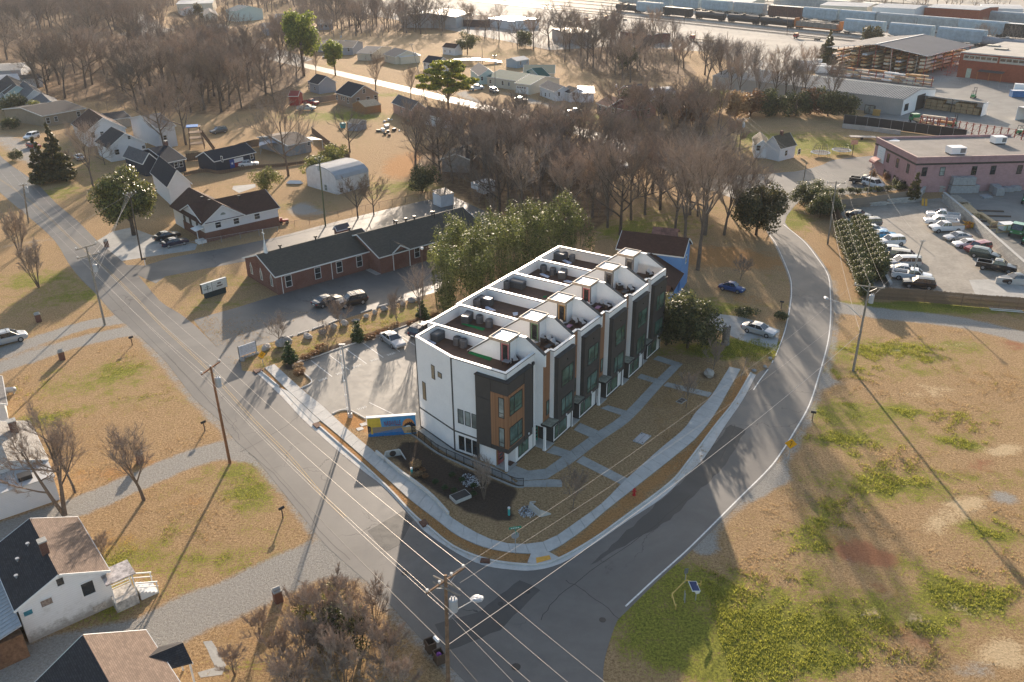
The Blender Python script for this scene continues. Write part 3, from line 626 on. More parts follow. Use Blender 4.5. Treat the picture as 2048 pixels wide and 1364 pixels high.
def make_vehicle(kind,colour,label='',group=None,name='parked_car',cat='car',bedcover=None,roofrack=False):
 K=KIND[kind];t=thing(name,label,cat,(0,0,0),0,group);P=pm(colour);hw=K['W']/2
 b=MB();st=K['body'];rings=[]
 for k,(x,z0,z1)in enumerate(st):
  e=.80 if k in(0,len(st)-1)else(.94 if k in(1,len(st)-2)else 1.0)
  if kind=='pickup' and k==len(st)-1:e=1
  w=hw*e;zm=z0+(z1-z0)*.55;ins=.86 if kind!='beetle' else .62
  rings.append([(x,-w*.9,z0),(x,-w,z0+.12),(x,-w,zm),(x,-w*.97,z1-.1),(x,-w*ins,z1),(x,0,z1+(.03 if kind!='beetle' else .1)),(x,w*ins,z1),(x,w*.97,z1-.1),(x,w,zm),(x,w,z0+.12),(x,w*.9,z0)])
 n=len(rings[0]);vs=[p for r in rings for p in r];fs=[]
 for i in range(len(rings)-1):
  for j in range(n):fs.append((i*n+j,i*n+(j+1)%n,(i+1)*n+(j+1)%n,(i+1)*n+j))
 fs.append(tuple(range(n))[::-1]);fs.append(tuple(range((len(rings)-1)*n,len(rings)*n)))
 b.add(vs,fs)
 a0,a1,a2,a3=K['gh'];zb=[s for s in st if s[0]<=a0][0][2]-.02;zr=K['H'];wb_=hw*.88;wr=hw*(.70 if kind not in('suv','van','pickup')else .76)
 if kind=='beetle':wr=hw*.62;wb_=hw*.74
 zb2=zb+.02
 rf=[(a1,-wr,zr-.05),(a1,wr,zr-.05),(a2,wr,zr-.06),(a2,-wr,zr-.06)];m=(a1+a2)/2
 b.add([(a1+.02,-wr,zr-.06),(a1+.02,wr,zr-.06),(m,wr*.97,zr-.02),(a2-.02,wr,zr-.07),(a2-.02,-wr,zr-.07),(m,-wr*.97,zr-.02),(m+.2,0,zr+.01),(m-.3,0,zr+.01),(a1-.02,0,zr-.03),(a2+.05,0,zr-.04)],[(0,8,6,5),(0,1,8),(8,1,2,6),(5,6,7),(6,2,7),(5,7,9,4),(7,2,3,9),(4,9,3)])
 for s in(-1,1):
  for(p,q)in(((a0,s*wb_,zb),(a1,s*wr,zr-.05)),((a3,s*wb_,zb),(a2,s*wr,zr-.06)),((m,s*(wb_+.012),zb),(m,s*(wr+.012),zr-.05))):b.bar(p,q,.07,.05)
  b.bar((a1,s*wr,zr-.06),(a2,s*wr,zr-.07),.06,.05)
  if kind in('suv','van'):q=a2+.75;b.bar((q,s*(wb_+.012),zb),(q,s*(wr+.012),zr-.05),.09,.05)
 if kind=='pickup':
  z1=1.25;z0=.4;x0=-2.88;x1=-.64
  b.box(x0,x1,-hw*.97,-hw*.85,z0,z1);b.box(x0,x1,hw*.85,hw*.97,z0,z1);b.box(x0,x0+.1,-hw*.85,hw*.85,z0,z1-.02);b.box(x1-.1,x1,-hw*.85,hw*.85,z0,z1);b.box(x0+.1,x1-.1,-hw*.85,hw*.85,.72,.78)
 obj('body',b,P,t)
 if kind=='pickup':b=MB();b.box(-2.8,-.74,-hw*.84,hw*.84,.785,.80);obj('bed_liner',b,m_rubber,t)
 if bedcover:b=MB();b.box(-2.86,-.66,-hw*.9,hw*.9,1.252,1.29);obj('bed_cover',b,m_rubber,t)
 i_=.015
 for nm,q in(('windscreen',[(a0,-wb_,zb2),(a0,wb_,zb2),(a1,wr,zr-.07),(a1,-wr,zr-.07)]),('rear_window',[(a3,wb_,zb2),(a3,-wb_,zb2),(a2,-wr,zr-.08),(a2,wr,zr-.08)]),('side_window',[(a3,-wb_,zb2),(a0,-wb_,zb2),(a1,-wr,zr-.07),(a2,-wr,zr-.08)]),('side_window',[(a0,wb_,zb2),(a3,wb_,zb2),(a2,wr,zr-.08),(a1,wr,zr-.07)])):
  b=MB();b.slab(q,.03);obj(nm,b,m_cg,t)
 r=K['r']
 for sx in(-1,1):
  for sy in(-1,1):
   xc=sx*K['wb']/2;yc=sy*(hw-.11)
   b=MB();b.tube([(xc,yc-.11,r),(xc,yc+.13 if sy>0 else yc+.11,r)]if sy>0 else[(xc,yc-.13,r),(xc,yc+.11,r)],[r,r],14);wh=obj('wheel',b,m_rubber,t)
   b=MB();y0=yc+sy*.135;b.tube([(xc,y0-sy*.01,r),(xc,y0+sy*.008,r)],[r*.62,r*.58],10);obj('rim',b,m_rim,wh)
 for s in(-1,1):
  f=st[1];b=MB();b.box(f[0]-.02,st[0][0]-.04,s*hw*.58-.2,s*hw*.58+.2,st[0][2]-.12,st[0][2]+.0)if kind!='beetle' else b.rock((1.8,s*.5,.66),.1,.1,.1,2);obj('headlight',b,m_hl,t)
  xb=(st[-1][0]if kind!='pickup' else-2.88);zt=st[-1][2]if kind!='pickup' else 1.15
  b=MB();b.box(xb-.02,xb+.14,s*hw*.72-.12,s*hw*.72+.12,zt-.2,zt-.03);obj('tail_light',b,m_tl,t)
  b=MB();b.box(a0-.28,a0-.14,s*(hw+.02)-.09,s*(hw+.02)+.09,zb+.03,zb+.17);obj('mirror',b,P,t)
 b=MB();b.box(st[0][0]-.06,st[0][0]+.015,-hw*.55,hw*.55,st[0][1]+.05,st[0][2]-.14);obj('grille',b,m_black,t)
 if kind!='pickup':b=MB();b.box(st[-1][0]-.012,st[-1][0]+.03,-.26,.26,st[-1][1]+.12,st[-1][1]+.28);obj('number_plate',b,m_cap,t)
 else:b=MB();b.box(-2.98,-2.86,-hw*.9,hw*.9,.42,.58);obj('rear_bumper',b,m_metal,t)
 if roofrack:
  b=MB();[b.bar((a1-.1,s*wr*.9,zr+.04),(a2+.1,s*wr*.9,zr+.04),.04,.04)for s in(-1,1)];[b.bar((x,-wr*.9,zr+.06),(x,wr*.9,zr+.06),.06,.03)for x in(a1-.4,m,a2+.4)];obj('roof_rack',b,m_black if colour!='black' else m_metal,t)
 return t
PROTO={}
def car(kind,colour,mid,front,label,group=None,name='parked_car',cat='car',**kw):
 """mid: photo pixel of the middle of the car; front: pixel towards its nose (direction only)"""
 a=G(*mid,.7);f=G(*front,.7);a=V(a.x,a.y,0);rz=math.atan2(f.y-a.y,f.x-a.x)
 key=(kind,colour,name,tuple(sorted(kw.items())))
 if key not in PROTO:
  t=make_vehicle(kind,colour,label,group,name,cat,**kw);place(t,a,rz);PROTO[key]=t
  return t
 t=copy_tree(PROTO[key],a,rz,label,group)
 if group is None and 'group' in t:del t['group']
 t['category']=cat
 return t
car('van','silver',(12,676),(60,664),'silver minivan with roof bars on the gravel drive at the left edge',name='parked_van',cat='minivan',roofrack=True)
car('sedan','silver',(1519,657),(1560,668),'silver saloon parked nose to the road beside the grey tree stump')
car('beetle','blue',(1464,573),(1495,580),'small rounded dark blue vintage car on the leaf covered lawn')
car('sedan','silver',(785,677),(806,692),'silver saloon with open sunroof in the townhouse parking lot')
car('suv','navy',(846,658),(868,645),'dark blue car half hidden behind the left corner of the townhouses',roofrack=True)
car('sedan','darkgrey',(655,599),(690,588),'dark saloon with sun glint parked in front of the brick church')
car('suv','black',(703,600),(668,608),'black sports utility vehicle nose to nose with the dark saloon by the church',roofrack=True)
car('sedan','black',(333,470),(360,464),'black saloon nearer the lawn on the brick house drive')
car('sedan','navy',(349,483),(378,477),'black coupe with bright wheels on the brick house drive, nearer the road')
g_='vehicles parked in the gravel car park'
L=[('sedan','black',(1718,428),(1748,432),'black saloon alone in the far left corner of the gravel car park'),('suv','grey',(1737,446),(1706,448),'grey small utility vehicle second from the far end of the left row'),('sedan','white',(1748,457),(1780,458),'white saloon just above the bright blue coupe'),('sedan','skyblue',(1768,468),(1800,468),'bright sky blue coupe in the left row of the gravel car park'),('suv','white',(1782,482),(1745,484),'boxy white four wheel drive right below the sky blue coupe'),('hatch','white',(1792,500),(1826,502),'white hatchback with dark rear below the boxy white four wheel drive'),('van','tan',(1810,512),(1842,516),'dark green and tan estate minivan in the left row',),('van','silver',(1808,524),(1770,524),'silver minivan in the left row with its nose to the hedge'),('sedan','white',(1812,538),(1846,542),'white saloon hidden behind the big white pickup'),('pickup','white',(1824,551),(1862,556),'big white crew cab pickup at the near end of the left row'),('suv','black',(1838,566),(1802,562),'black utility vehicle right behind the brown picket fence')]
for k in L:
 kw=dict(name='pickup_truck',cat='pickup')if k[0]=='pickup' else{}
 car(k[0],k[1],k[2],k[3],k[4],g_,**kw)
L=[('pickup','white',(1886,431),(1855,428),'far one of the three white pickups in the gravel car park'),('pickup','white',(1882,443),(1850,441),'middle one of the three white pickups, half hidden'),('pickup','white',(1892,455),(1858,456),'near one of the three white pickups with a dark bed cover'),('sedan','silver',(1915,472),(1884,474),'silver saloon beside the orange and yellow scrap by the block wall'),('sedan','white',(1935,486),(1908,486),'white saloon between the silver saloon and the red estate'),('suv','red',(1956,495),(1926,500),'red utility vehicle along the block wall'),('suv','darkgreen',(1970,508),(2000,514),'very dark green utility vehicle next to the red one'),('pickup','black',(1993,532),(2030,538),'black crew cab pickup with open bed by the block wall'),('sedan','black',(2032,556),(1995,556),'black coupe behind the short concrete barrier at the right edge')]
for n_,k in enumerate(L):
 kw=dict(name='pickup_truck',cat='pickup')if k[0]=='pickup' else{}
 if n_==2:kw['bedcover']=True
 car(k[0],k[1],k[2],k[3],k[4],g_,**kw)
car('van','white',(1747,367),(1770,374),'white people carrier in front of the pink building',name='parked_van',cat='minivan')
car('pickup','black',(1728,361),(1752,364),'dark pickup parked behind the white people carrier at the pink building',name='pickup_truck',cat='pickup')
car('sedan','white',(496,326),(518,324),'white saloon parked beside the flag painted house')
car('suv','grey',(437,261),(418,264),'grey four wheel drive under the bare trees behind the brown fence')
car('suv','white',(63,272),(50,276),'white four wheel drive behind the dark cedar at the far left')
car('hatch','red',(67,290),(80,292),'red car beside the dark cedar at the far left')
car('sedan','silver',(158,313),(150,306),'silver car with red lights under the bare trees left of the navy house')
car('pickup','silver',(613,216),(635,216),'grey pickup in the yard left of the tan house',name='pickup_truck',cat='pickup')
car('pickup','red',(622,205),(640,207),'red pickup truck in the yard left of the tan house',name='pickup_truck',cat='pickup')
car('pickup','white',(952,176),(975,173),'white pickup beside the pine on the far street',name='pickup_truck',cat='pickup')
car('suv','grey',(988,181),(1003,187),'grey blue utility vehicle on the drive of the green roofed house')
car('sedan','silver',(1042,198),(1058,200),'silver car with sun glint on the drive of the small white house')
car('sedan','silver',(1149,221),(1132,222),'silver grey car on the drive by the big bare street tree')
car('pickup','white',(1090,271),(1108,268),'white pickup at the roadside behind the dark woods',name='pickup_truck',cat='pickup')
car('sedan','silver',(652,112),(640,116),'silver car between the two bright green pines')
car('sedan','white',(660,116),(648,120),'white car beside the silver one between the two bright green pines')
car('sedan','darkgrey',(401,66),(410,72),'dark car far off on the lane in the upper left')
car('suv','white',(1242,330),(1260,333),'white car glinting behind the thicket right of the camper')
def truck(name,label,px,front,cab,cargo=None,L=7.5,z=.7,cat='truck',group=None):
 a=G(*px,z);f=G(*front,z);rz=math.atan2(f.y-a.y,f.x-a.x);t=thing(name,label,cat,V(a.x,a.y,0),rz,group)
 b=MB();h=L/2
 b.add([(h-2.0,-1.05,.9),(h,-1.0,.9),(h,1.0,.9),(h-2.0,1.05,.9),(h-2.0,-1.05,2.6),(h-.35,-.95,2.6),(h-.35,.95,2.6),(h-2.0,1.05,2.6),(h,-1.0,1.6),(h,1.0,1.6)],[(0,3,2,1),(0,1,8,5,4),(3,7,6,9,2),(1,2,9,8),(4,5,6,7),(0,4,7,3)])
 obj('cab',b,pm(cab),t);b=MB();b.slab([(h+.01,-.85,1.62),(h+.01,.85,1.62),(h-.32,.8,2.5),(h-.32,-.8,2.5)],.03);obj('windscreen',b,m_cg,t)
 for s in(-1,1):b=MB();b.box(h-1.6,h-.5,s*1.06-.02,s*1.06+.02,1.7,2.4);obj('side_window',b,m_cg,t);b=MB();b.box(h-.02,h+.03,s*.75-.15,s*.75+.15,1.1,1.3);obj('headlight',b,m_hl,t)
 b=MB();b.box(-h,h-1.9,-.4,.4,.7,.95);b.box(-h,h-2.1,-1.15,1.15,.95,1.1);obj('flat_bed',b,m_black,t)
 for x in(h-1.0,-h+1.1,-h+2.2):
  for s in(-1,1):b=MB();b.tube([(x,s*1.05-.15,.48),(x,s*1.05+.15,.48)],[.48,.48],12);w=obj('wheel',b,m_rubber,t);b=MB();b.tube([(x,s*1.21,.48),(x,s*1.215,.48)],[.26,.26],8);obj('rim',b,m_rim,w)
 if cargo=='timber':
  for k in range(3):b=MB();b.box(-h+.2,h-2.4,-1+k*.68,-.4+k*.68,1.1,1.7);obj('timber_stack',b,m_timber,t)
 return t
m_timber=mat('fresh_timber',(.55,.40,.22),.75,.15,2.5)
truck('flatbed_truck','green flatbed lorry beside the white warehouse gable',(1842,246),(1805,232),'green','timber',9.5)
truck('delivery_truck','green lorry cab at the right edge beyond the lumber piles',(2062,398),(2050,410),'green',None,6)
truck('delivery_truck','green cab-over lorry facing out by the block wall at the right edge',(2040,462),(2022,478),'green',None,6)
truck('delivery_truck','second green lorry nose at the right edge below the other green lorry',(2066,478),(2046,496),'green',None,6)
truck('semi_truck','red and white semi tractor on the pale yard by the rail tracks',(1614,76),(1590,74),'red',None,14)
def forklift(px,lb,rz=.4):
 t=thing('forklift',lb,'forklift',G(*px),rz);b=MB();b.box(-1,1,-.6,.6,.35,1.1);obj('body',b,pm('green'),t)
 b=MB();[b.bar((1.1,s*.35,.1),(1.1,s*.35,3.2),.12,.12)for s in(-1,1)];[b.bar((1.1,s*.3,.15),(2.2,s*.3,.15),.14,.05)for s in(-1,1)];b.bar((1.1,-.35,3.1),(1.1,.35,3.1),.1,.1);obj('mast',b,m_black,t)
 b=MB();[b.bar((x,s*.5,1.1),(x*.8,s*.5,2.2),.07,.07)for x in(-.8,.7)for s in(-1,1)];b.box(-.75,.65,-.6,.6,2.2,2.27);obj('overhead_guard',b,m_black,t)
 for x in(-.65,.7):
  for s in(-1,1):b=MB();b.tube([(x,s*.6-.1,.33),(x,s*.6+.1,.33)],[.33,.33],10);obj('wheel',b,m_rubber,t)
forklift((1903,252),'green forklift behind the green lorry load in the lumber yard');forklift((1946,196),'dark forklift standing behind the open timber shelter',.9);forklift((2040,268),'green forklift at the right edge above the pink building',.2)
# ------------ townhouse row; local x = along the row, local y = towards the back
T0=G(1025,948);TA=math.radians(56.6)
town=thing('townhouse_row','white and charcoal three storey row of six flat roofed townhouses at the street corner','townhouses',T0,TA)
def TL(x,y,z=0):
 return T0+V(x*math.cos(TA)-y*math.sin(TA),x*math.sin(TA)+y*math.cos(TA),z)
Q=[.3,5.7,11.4,17.2,22.95,28.7,34.4]
PF=[-.86,.6,.6,1.0,1.1,.85];PT=[-.86,.1,.13,.46,.55,.35];BK=[13.6,14.7,14.95,14.9,14.8,14.9]
def window(parent,face,a0,a1,z0,z1,plane,split='l',transom=True,fr=.055,gm_=None,proud=.05,name='window'):
 """face 'f': on a plane y=plane looking to -y ; face 's': on a plane x=plane looking to -x. a = the other coordinate"""
 gm_=gm_ or m_glass
 f=MB();panes=[]
 def bx(mb,a,b,c,d,o0,o1,mi=0):
  if face=='f':mb.box(a,b,plane-o1,plane-o0,c,d,mi)
  else:mb.box(plane-o1,plane-o0,a,b,c,d,mi)
 bx(f,a0,a1,z0,z0+fr,-.02,proud);bx(f,a0,a1,z1-fr,z1,-.02,proud);bx(f,a0,a0+fr,z0+fr,z1-fr,-.02,proud);bx(f,a1-fr,a1,z0+fr,z1-fr,-.02,proud)
 xs=[a0+fr,a1-fr]
 if split in('l','r','m'):
  k={'l':.64,'r':.36,'m':.5}[split];xm=a0+(a1-a0)*k
  bx(f,xm-fr*.7,xm+fr*.7,z0+fr,z1-fr,-.02,proud-.004);xs=[a0+fr,xm-fr*.7,xm+fr*.7,a1-fr]
 zs=[z0+fr,z1-fr]
 if transom:
  zm=z0+(z1-z0)*.24;zs=[z0+fr,zm-fr*.5,zm+fr*.5,z1-fr]
  for i in range(0,len(xs),2):bx(f,xs[i],xs[i+1],zm-fr*.5,zm+fr*.5,-.02,proud-.008)
 w=obj(name,f,m_black,parent)
 for i in range(0,len(xs),2):
  for j in range(0,len(zs),2):
   p=MB();bx(p,xs[i],xs[i+1],zs[j],zs[j+1],-.01,.015);obj('pane',p,gm_,w)
 return w
def part(name,mb,m,parent=None,**k):return obj(name,mb,m,parent if parent is not None else town,**k)
ZP,ZD,ZG=11.2,9.9,2.62
for i in range(6):
 a,b=Q[i],Q[i+1];pf,pt,bk=PF[i],PT[i],BK[i]
 w=MB()
 if i==0:
  w.prism([(a,2.2),(a,7.5),(2.1,13.6),(b,13.6),(b,.75),(1.8,.75),(1.8,2.2)],0,ZG)
  w.prism([(a,.86),(a,7.5),(2.1,13.6),(b,13.6),(b,.86)],ZG,ZD)
 else:
  w.prism([(a,-pt+1.45),(a,bk),(b,bk),(b,-pf+.05),(a+1.5,-pf+.05),(a+1.5,-pt+1.45)],0,ZG)
  w.prism([(a,-pt),(a,bk),(b,bk),(b,-pf),(a+1.32,-pf),(a+1.32,-pt)],ZG,ZD)
 part('wall',w,m_white)
 d=MB();d.prism([(a+.1,.9),(a+.1,7.4),(2.15,13.4),(b-.1,13.4),(b-.1,.9)]if i==0 else[(a+.1,-pt+.1),(a+.1,bk-.15),(b-.1,bk-.15),(b-.1,-pf+.15),(a+1.4,-pf+.15),(a+1.4,-pt+.1)],ZD,ZD+.03);part('roof_deck',d,m_deck)
 pr=MB();t=.2
 if i==0:
  pr.prism([(a,.86),(a,7.5),(2.1,13.6),(2.1+t,13.5),(a+t,7.45),(a+t,.86)],ZD,ZP)
  pr.box(a,b,.86,.86+t,ZD,ZP);pr.box(2.1,b,13.4,13.6,ZD,ZP)
 else:
  pr.box(a+1.32,b,-pf,-pf+t,ZD,ZP);pr.box(a+1.32,a+1.32+t,-pf+t,-pt,ZD,ZP);pr.box(a,a+1.32+t,-pt,-pt+t,ZD,ZP);pr.box(a,b,bk-t,bk,ZD,ZP)
 part('parapet',pr,m_white)
 pw=MB()
 ye=-max(pf,PF[i+1]if i<5 else pf)+.2;yb=max(bk,BK[i+1]if i<5 else bk)
 prof=[(ye,ZD),(yb,ZD),(yb,ZP),(6.8,ZP),(5.1,12.62),(1.9,12.62),(ye,ZP)]
 pw.add([(b-.1,y,z)for y,z in prof]+[(b+.1,y,z)for y,z in prof],[tuple(range(7)),tuple(range(7,14))[::-1]]+[(k,(k+7),(k+1)%7+7,(k+1)%7)for k in range(7)])
 if i==5:pw.box(b-.1,b+.1,ye,yb,ZD,ZP-.01)
 part('party_wall',pw,m_white)
 c=MB();o=.05
 def cope(x0,x1,y0,y1,z=ZP):c.box(x0-o,x1+o,y0-o,y1+o,z+.003,z+.07,0);c.box(x0-o-.012,x1+o+.012,y0-o-.012,y1+o+.012,z-.06,z+.0,1)
 if i==0:
  for(p,q)in(((a+.1,7.45),(2.2,13.5)),):
   c.bar((p[0],p[1],ZP+.04),(q[0],q[1],ZP+.04),.3,.07)
  cope(a,a+t,.86,7.4);cope(a+.26,b-.2,.86,.86+t);cope(2.3,b-.2,13.4,13.6)
 else:
  cope(a+1.32+.26,b-.2,-pf,-pf+t);cope(a+.2,b-.2,bk-t,bk);cope(a+.1,a+1.32,-pt,-pt+t);cope(a+1.32,a+1.32+t,-pf,-pt)
 c.box(b-.16,b+.16,6.75,yb+.04,ZP+.004,ZP+.075,0);c.box(b-.17,b+.17,6.8,yb+.05,ZP-.06,ZP+.001,1)
 for(y0,z0,y1,z1)in((6.8,ZP,5.1,12.62),(5.1,12.62,1.9,12.62)):c.bar((b,y0,z0+.03),(b,y1,z1+.03),.34,.07,0)
 c.bar((b,1.9,12.65),(b,ye,ZP+.03),.36,.08,2)
 part('coping',c,[m_cap,m_black,m_dark])
 s=MB();x0,x1=b-1.3,b-.1
 pr2=[(8.4,ZD),(3.0,ZD),(3.0,12.45),(5.1,12.45)]
 s.add([(x0,y,z)for y,z in pr2]+[(x1,y,z)for y,z in pr2],[(0,1,2,3)[::-1],(4,5,6,7),(0,4,5,1),(1,5,6,2)])
 part('stair_bulkhead',s,m_white)
 s=MB();s.slab([(x0-.05,8.4,ZD+.06),(x1,8.4,ZD+.06),(x1,5.1,12.5),(x0-.05,5.1,12.5)],.08,0);s.bar((x0-.06,8.4,ZD+.02),(x0-.06,5.1,12.42),.1,.12,1);part('bulkhead_roof',s,[m_cap,m_dark])
 s=MB();s.box(b-2.05,b+.38,2.85,5.15,12.45,12.62,1)
 for q in((b-2.05,b+.38,2.85,2.95),(b-2.05,b+.38,5.05,5.15),(b-2.05,b-1.95,2.95,5.05),(b+.28,b+.38,2.95,5.05)):s.box(*q,12.62,12.78,1)
 s.box(b-1.95,b+.28,2.95,5.05,12.621,12.64,0);part('canopy_roof',s,[m_cap,mat('tan_canopy_fascia',(.36,.28,.21),.6)])
 dcol=[(.45,.13,.14),(.10,.19,.10),(.36,.20,.06),(.45,.14,.13),(.12,.12,.13),(.12,.12,.13)][i]
 dm=mat('roof_door_%s'%'pink green ochre rose dark dark'.split()[i],dcol,.5,.05)
 s=MB();s.box(x0-.03,x0-.002,3.2,4.1,ZD+.05,ZD+2.15,0);dd=part('door',s,dm);s=MB();s.box(x0-.045,x0-.032,3.35,3.95,ZD+.3,ZD+2.0);obj('pane',s,m_glassd,dd)
 s=MB();s.box(x0-.045,x0-.0,4.14,4.24,ZD+.03,12.4);s.box(x0-.045,x0,3.04,3.15,ZD+.03,12.4);part('door_casing',s,m_dark)
 if i==0:
  s=MB();y0=.35
  s.prism([(-.17,.4),(-.17,4.25),(.3,4.25),(.3,.86),(4.4,.86),(4.4,y0),(-.12,y0)],ZG-.25,10.4);part('bay',s,m_dark)
  s=MB();s.box(-.24,4.5,.27,1.0,10.4,10.5);s.box(-.24,.42,1.0,4.32,10.4,10.5);part('bay_cap',s,m_black)
  s=MB();s.box(-.16,2.78,y0-.05,y0+.0,3.02,9.12);s.box(-.22,-.17,y0-.05,2.38,2.95,9.05);part('timber_panel',s,m_wood)
  window(town,'f',.05,2.35,6.7,8.8,y0-.05,'r');window(town,'f',.02,2.36,3.18,5.4,y0-.05,'l')
  window(town,'s',.75,1.42,6.42,8.72,-.22,'',gm_=m_glassl);window(town,'s',.75,1.42,3.02,5.28,-.22,'',gm_=m_glassl)
  for zz,g_ in((3.7,m_glassl),(.45,m_glassd)):
   for k,yy in enumerate((6.2,5.3,4.42)):window(town,'s',yy,yy+.72,zz,zz+1.7,a,'',False,gm_=g_)
  s=MB();s.box(a-.03,a-.002,4.3,7.44,2.46,2.62);s.bar((a-.02,7.5,2.54),(2.08,13.6,2.54),.05,.16);s.bar((a-.02,7.5,0),(a-.02,7.5,11.12),.16,.05,up=(1,0,0));s.bar((2.08,13.6,0),(2.08,13.6,11.1),.08,.08)
  s.box(-.02,.3,4.26,4.42,0,2.4);s.box(a-.04,a,4.3,7.44,0,.14);s.bar((a-.02,7.5,.08),(2.08,13.6,.08),.06,.16);part('trim_board',s,m_dark)
  ex=V(2.1-a,6.1,0).normalized();ang=math.atan2(ex.y,ex.x)
  for(t0,t1,z0,z1)in((1.75,2.45,8.0,8.62),(3.0,3.6,7.36,9.0),(4.9,5.5,4.0,6.2)):
   f=MB();f.box(t0,t1,0,.05,z0,z1);wo_=obj('window',f,m_black,town,(a,7.5,0),ang);p=MB();p.box(t0+.06,t1-.06,.05,.06,z0+.06,z1-.06);obj('pane',p,mat('amber_glass',(.28,.22,.14),.15,.2),wo_)  # amber base colour for the panes of the angled wall
  s=MB();s.box(1.8,b,.72,.75,0,.1);part('base_trim',s,m_dark)
  window(town,'f',2.25,4.2,.45,1.95,.75,'r',False)
  s=MB();s.box(.06,1.8,.55,2.2,0,.06);part('porch_floor',s,m_conc2)
  s=MB();s.box(-.05,.2,.66,.9,.0,ZG-.25);part('column',s,m_white)
  s=MB();s.box(.34,1.78,2.12,2.2,.06,ZG);part('entry_panel',s,m_wood);s=MB();s.box(.55,1.4,2.05,2.12,.08,2.1);dd=part('door',s,mat('red_front_door',(.28,.07,.07),.5));s=MB();[s.box(.68,1.28,2.035,2.05,z,z+.26)for z in(.5,.95,1.4)];obj('pane',s,m_glassd,dd)
  s=MB();s.box(1.0,1.9,.9,1.5,.062,.08);obj('door_mat',s,m_deck,town)
  s=MB();s.box(2.78,2.82,y0-.03,y0,2.5,10.38);s.box(-.195,-.172,2.38,2.42,2.5,10.38);s.box(-.195,-.172,.4,4.2,7.98,8.0);part('panel_joint',s,m_black)
 else:
  yb0=-pf-.5
  s=MB();s.box(a+1.42,a+4.98,yb0,-pf+.02,ZG,10.4);part('bay',s,m_dark)
  s=MB();s.box(a+1.36,a+5.04,yb0-.06,-pf-.002,10.4,10.49);part('bay_cap',s,m_black)
  flip=i in(1,5)
  window(town,'f',a+2.12,a+4.5,6.68,8.78,yb0,'l' if i in(1,2,3)else 'r');window(town,'f',a+2.12,a+4.5,3.15,5.3,yb0,'r' if i in(1,2,3)else 'l')
  s=MB();s.box(a+.02,a+1.32,-pt-.04,-pt-.001,ZG,ZP-.08);part('timber_panel',s,m_wood)
  window(town,'f',a+.62,a+1.18,3.75,5.45,-pt-.04,'',False)
  s=MB();s.box(a+1.7,a+1.72,yb0-.006,yb0,ZG,10.38);s.box(a+4.6,a+4.62,yb0-.006,yb0,ZG,10.38);s.box(a+1.42,a+4.98,yb0-.006,yb0,5.98,6.0);s.box(a+1.42,a+4.98,yb0-.006,yb0,9.2,9.22);part('panel_joint',s,m_black)
  s=MB();s.cyl(a+3.3,yb0-.02,.07,9.55,9.7,8);part('soffit_vent',s,m_black)
  window(town,'f',a+1.75,a+2.55,.35,1.95,-pf+.05,'',False);window(town,'f',a+2.68,a+4.35,.35,1.95,-pf+.05,'',False)
  s=MB();s.box(a+1.5,b-.1,-pf+.02,-pf+.05,.0,.12);s.box(a+1.46,a+1.5,-pf+.02,-pt+1.4,0,ZG);s.box(a+1.47,a+1.5,-pf,-pt+1.45,0,.14);part('trim_board',s,m_dark)
  s=MB();s.box(a-.15,a+1.5,-pf-.1,-pt+1.45,0,.06);part('porch_floor',s,m_conc)
  s=MB();s.box(a-.35,a-.12,-pf-.02,-pf+.2,0,ZG+.35);s.box(a-.4,a-.07,-pf-.07,-pf+.25,0,.16);part('column',s,m_white)
  s=MB();s.box(a-.35,a+1.45,-pf-.75,-pt+.02,2.98,3.18,1);s.box(a-.3,a+1.4,-pf-.7,-pt-.05,3.18,3.2,0);part('canopy',s,[mat('mossy_membrane',(.26,.26,.20),.8,.35,2),m_black])
  s=MB();s.box(a+.02,a+1.48,-pt+1.38,-pt+1.45,.06,ZG);part('entry_panel',s,m_wood)
  dc=[(.02,.30,.22),(.3,.1,.1),(.32,.2,.06),(.3,.1,.1),(.03,.25,.2)][i-1]
  s=MB();s.box(a+.25,a+1.15,-pt+1.31,-pt+1.38,.07,2.2);dd=part('door',s,mat('front_door_%d'%i,dc,.5));s=MB();[s.box(a+.38,a+1.02,-pt+1.295,-pt+1.31,z,z+.3)for z in(.35,.8,1.25,1.7)];obj('pane',s,m_glassd,dd)
 s=MB();xx=b-.55;yy=-pf-.09
 s.cyl(xx,yy,.05,0.1,10.1,6);s.box(xx-.14,xx+.14,yy-.12,yy+.08,10.1,10.4);part('downpipe',s,m_black)
 s=MB();s.box(a+3.2,a+3.36,(-pf-.58)if i else .24,(-pf-.5)if i else .3,2.75,2.95);part('wall_light',s,m_cap)
 s=MB()
 for yy in np.linspace(8.6,bk-.8,4):s.box(b-.115,b-.1,yy,yy+.07,ZP-.55,ZP-.49)
 part('deck_light',s,m_cap,label='row of tiny cube lights on the inner parapet face',kind='stuff')
s=MB();s.box(34.39,34.42,-.8,14.8,0,.2);part('base_trim',s,m_dark)
s=MB();s.box(34.4,35.2,-1.2,-.3,2.95,3.12,0);part('canopy',s,m_cap)
def rooftop(name,label,cat,px,z=ZD+.03,rz=None,group=None):
 p=G(px[0],px[1],z);return thing(name,label,cat,p,TA if rz is None else rz,group)
R4=lambda x,y:(800+x/5.457,480+y/5.457)
R5=lambda x,y:(1050+x/5.457,480+y/5.457)
m_box=mat('dark_resin',(.075,.078,.082),.55,.06,3);m_lid=mat('dark_resin_lid',(.10,.105,.112),.45,.05,3)
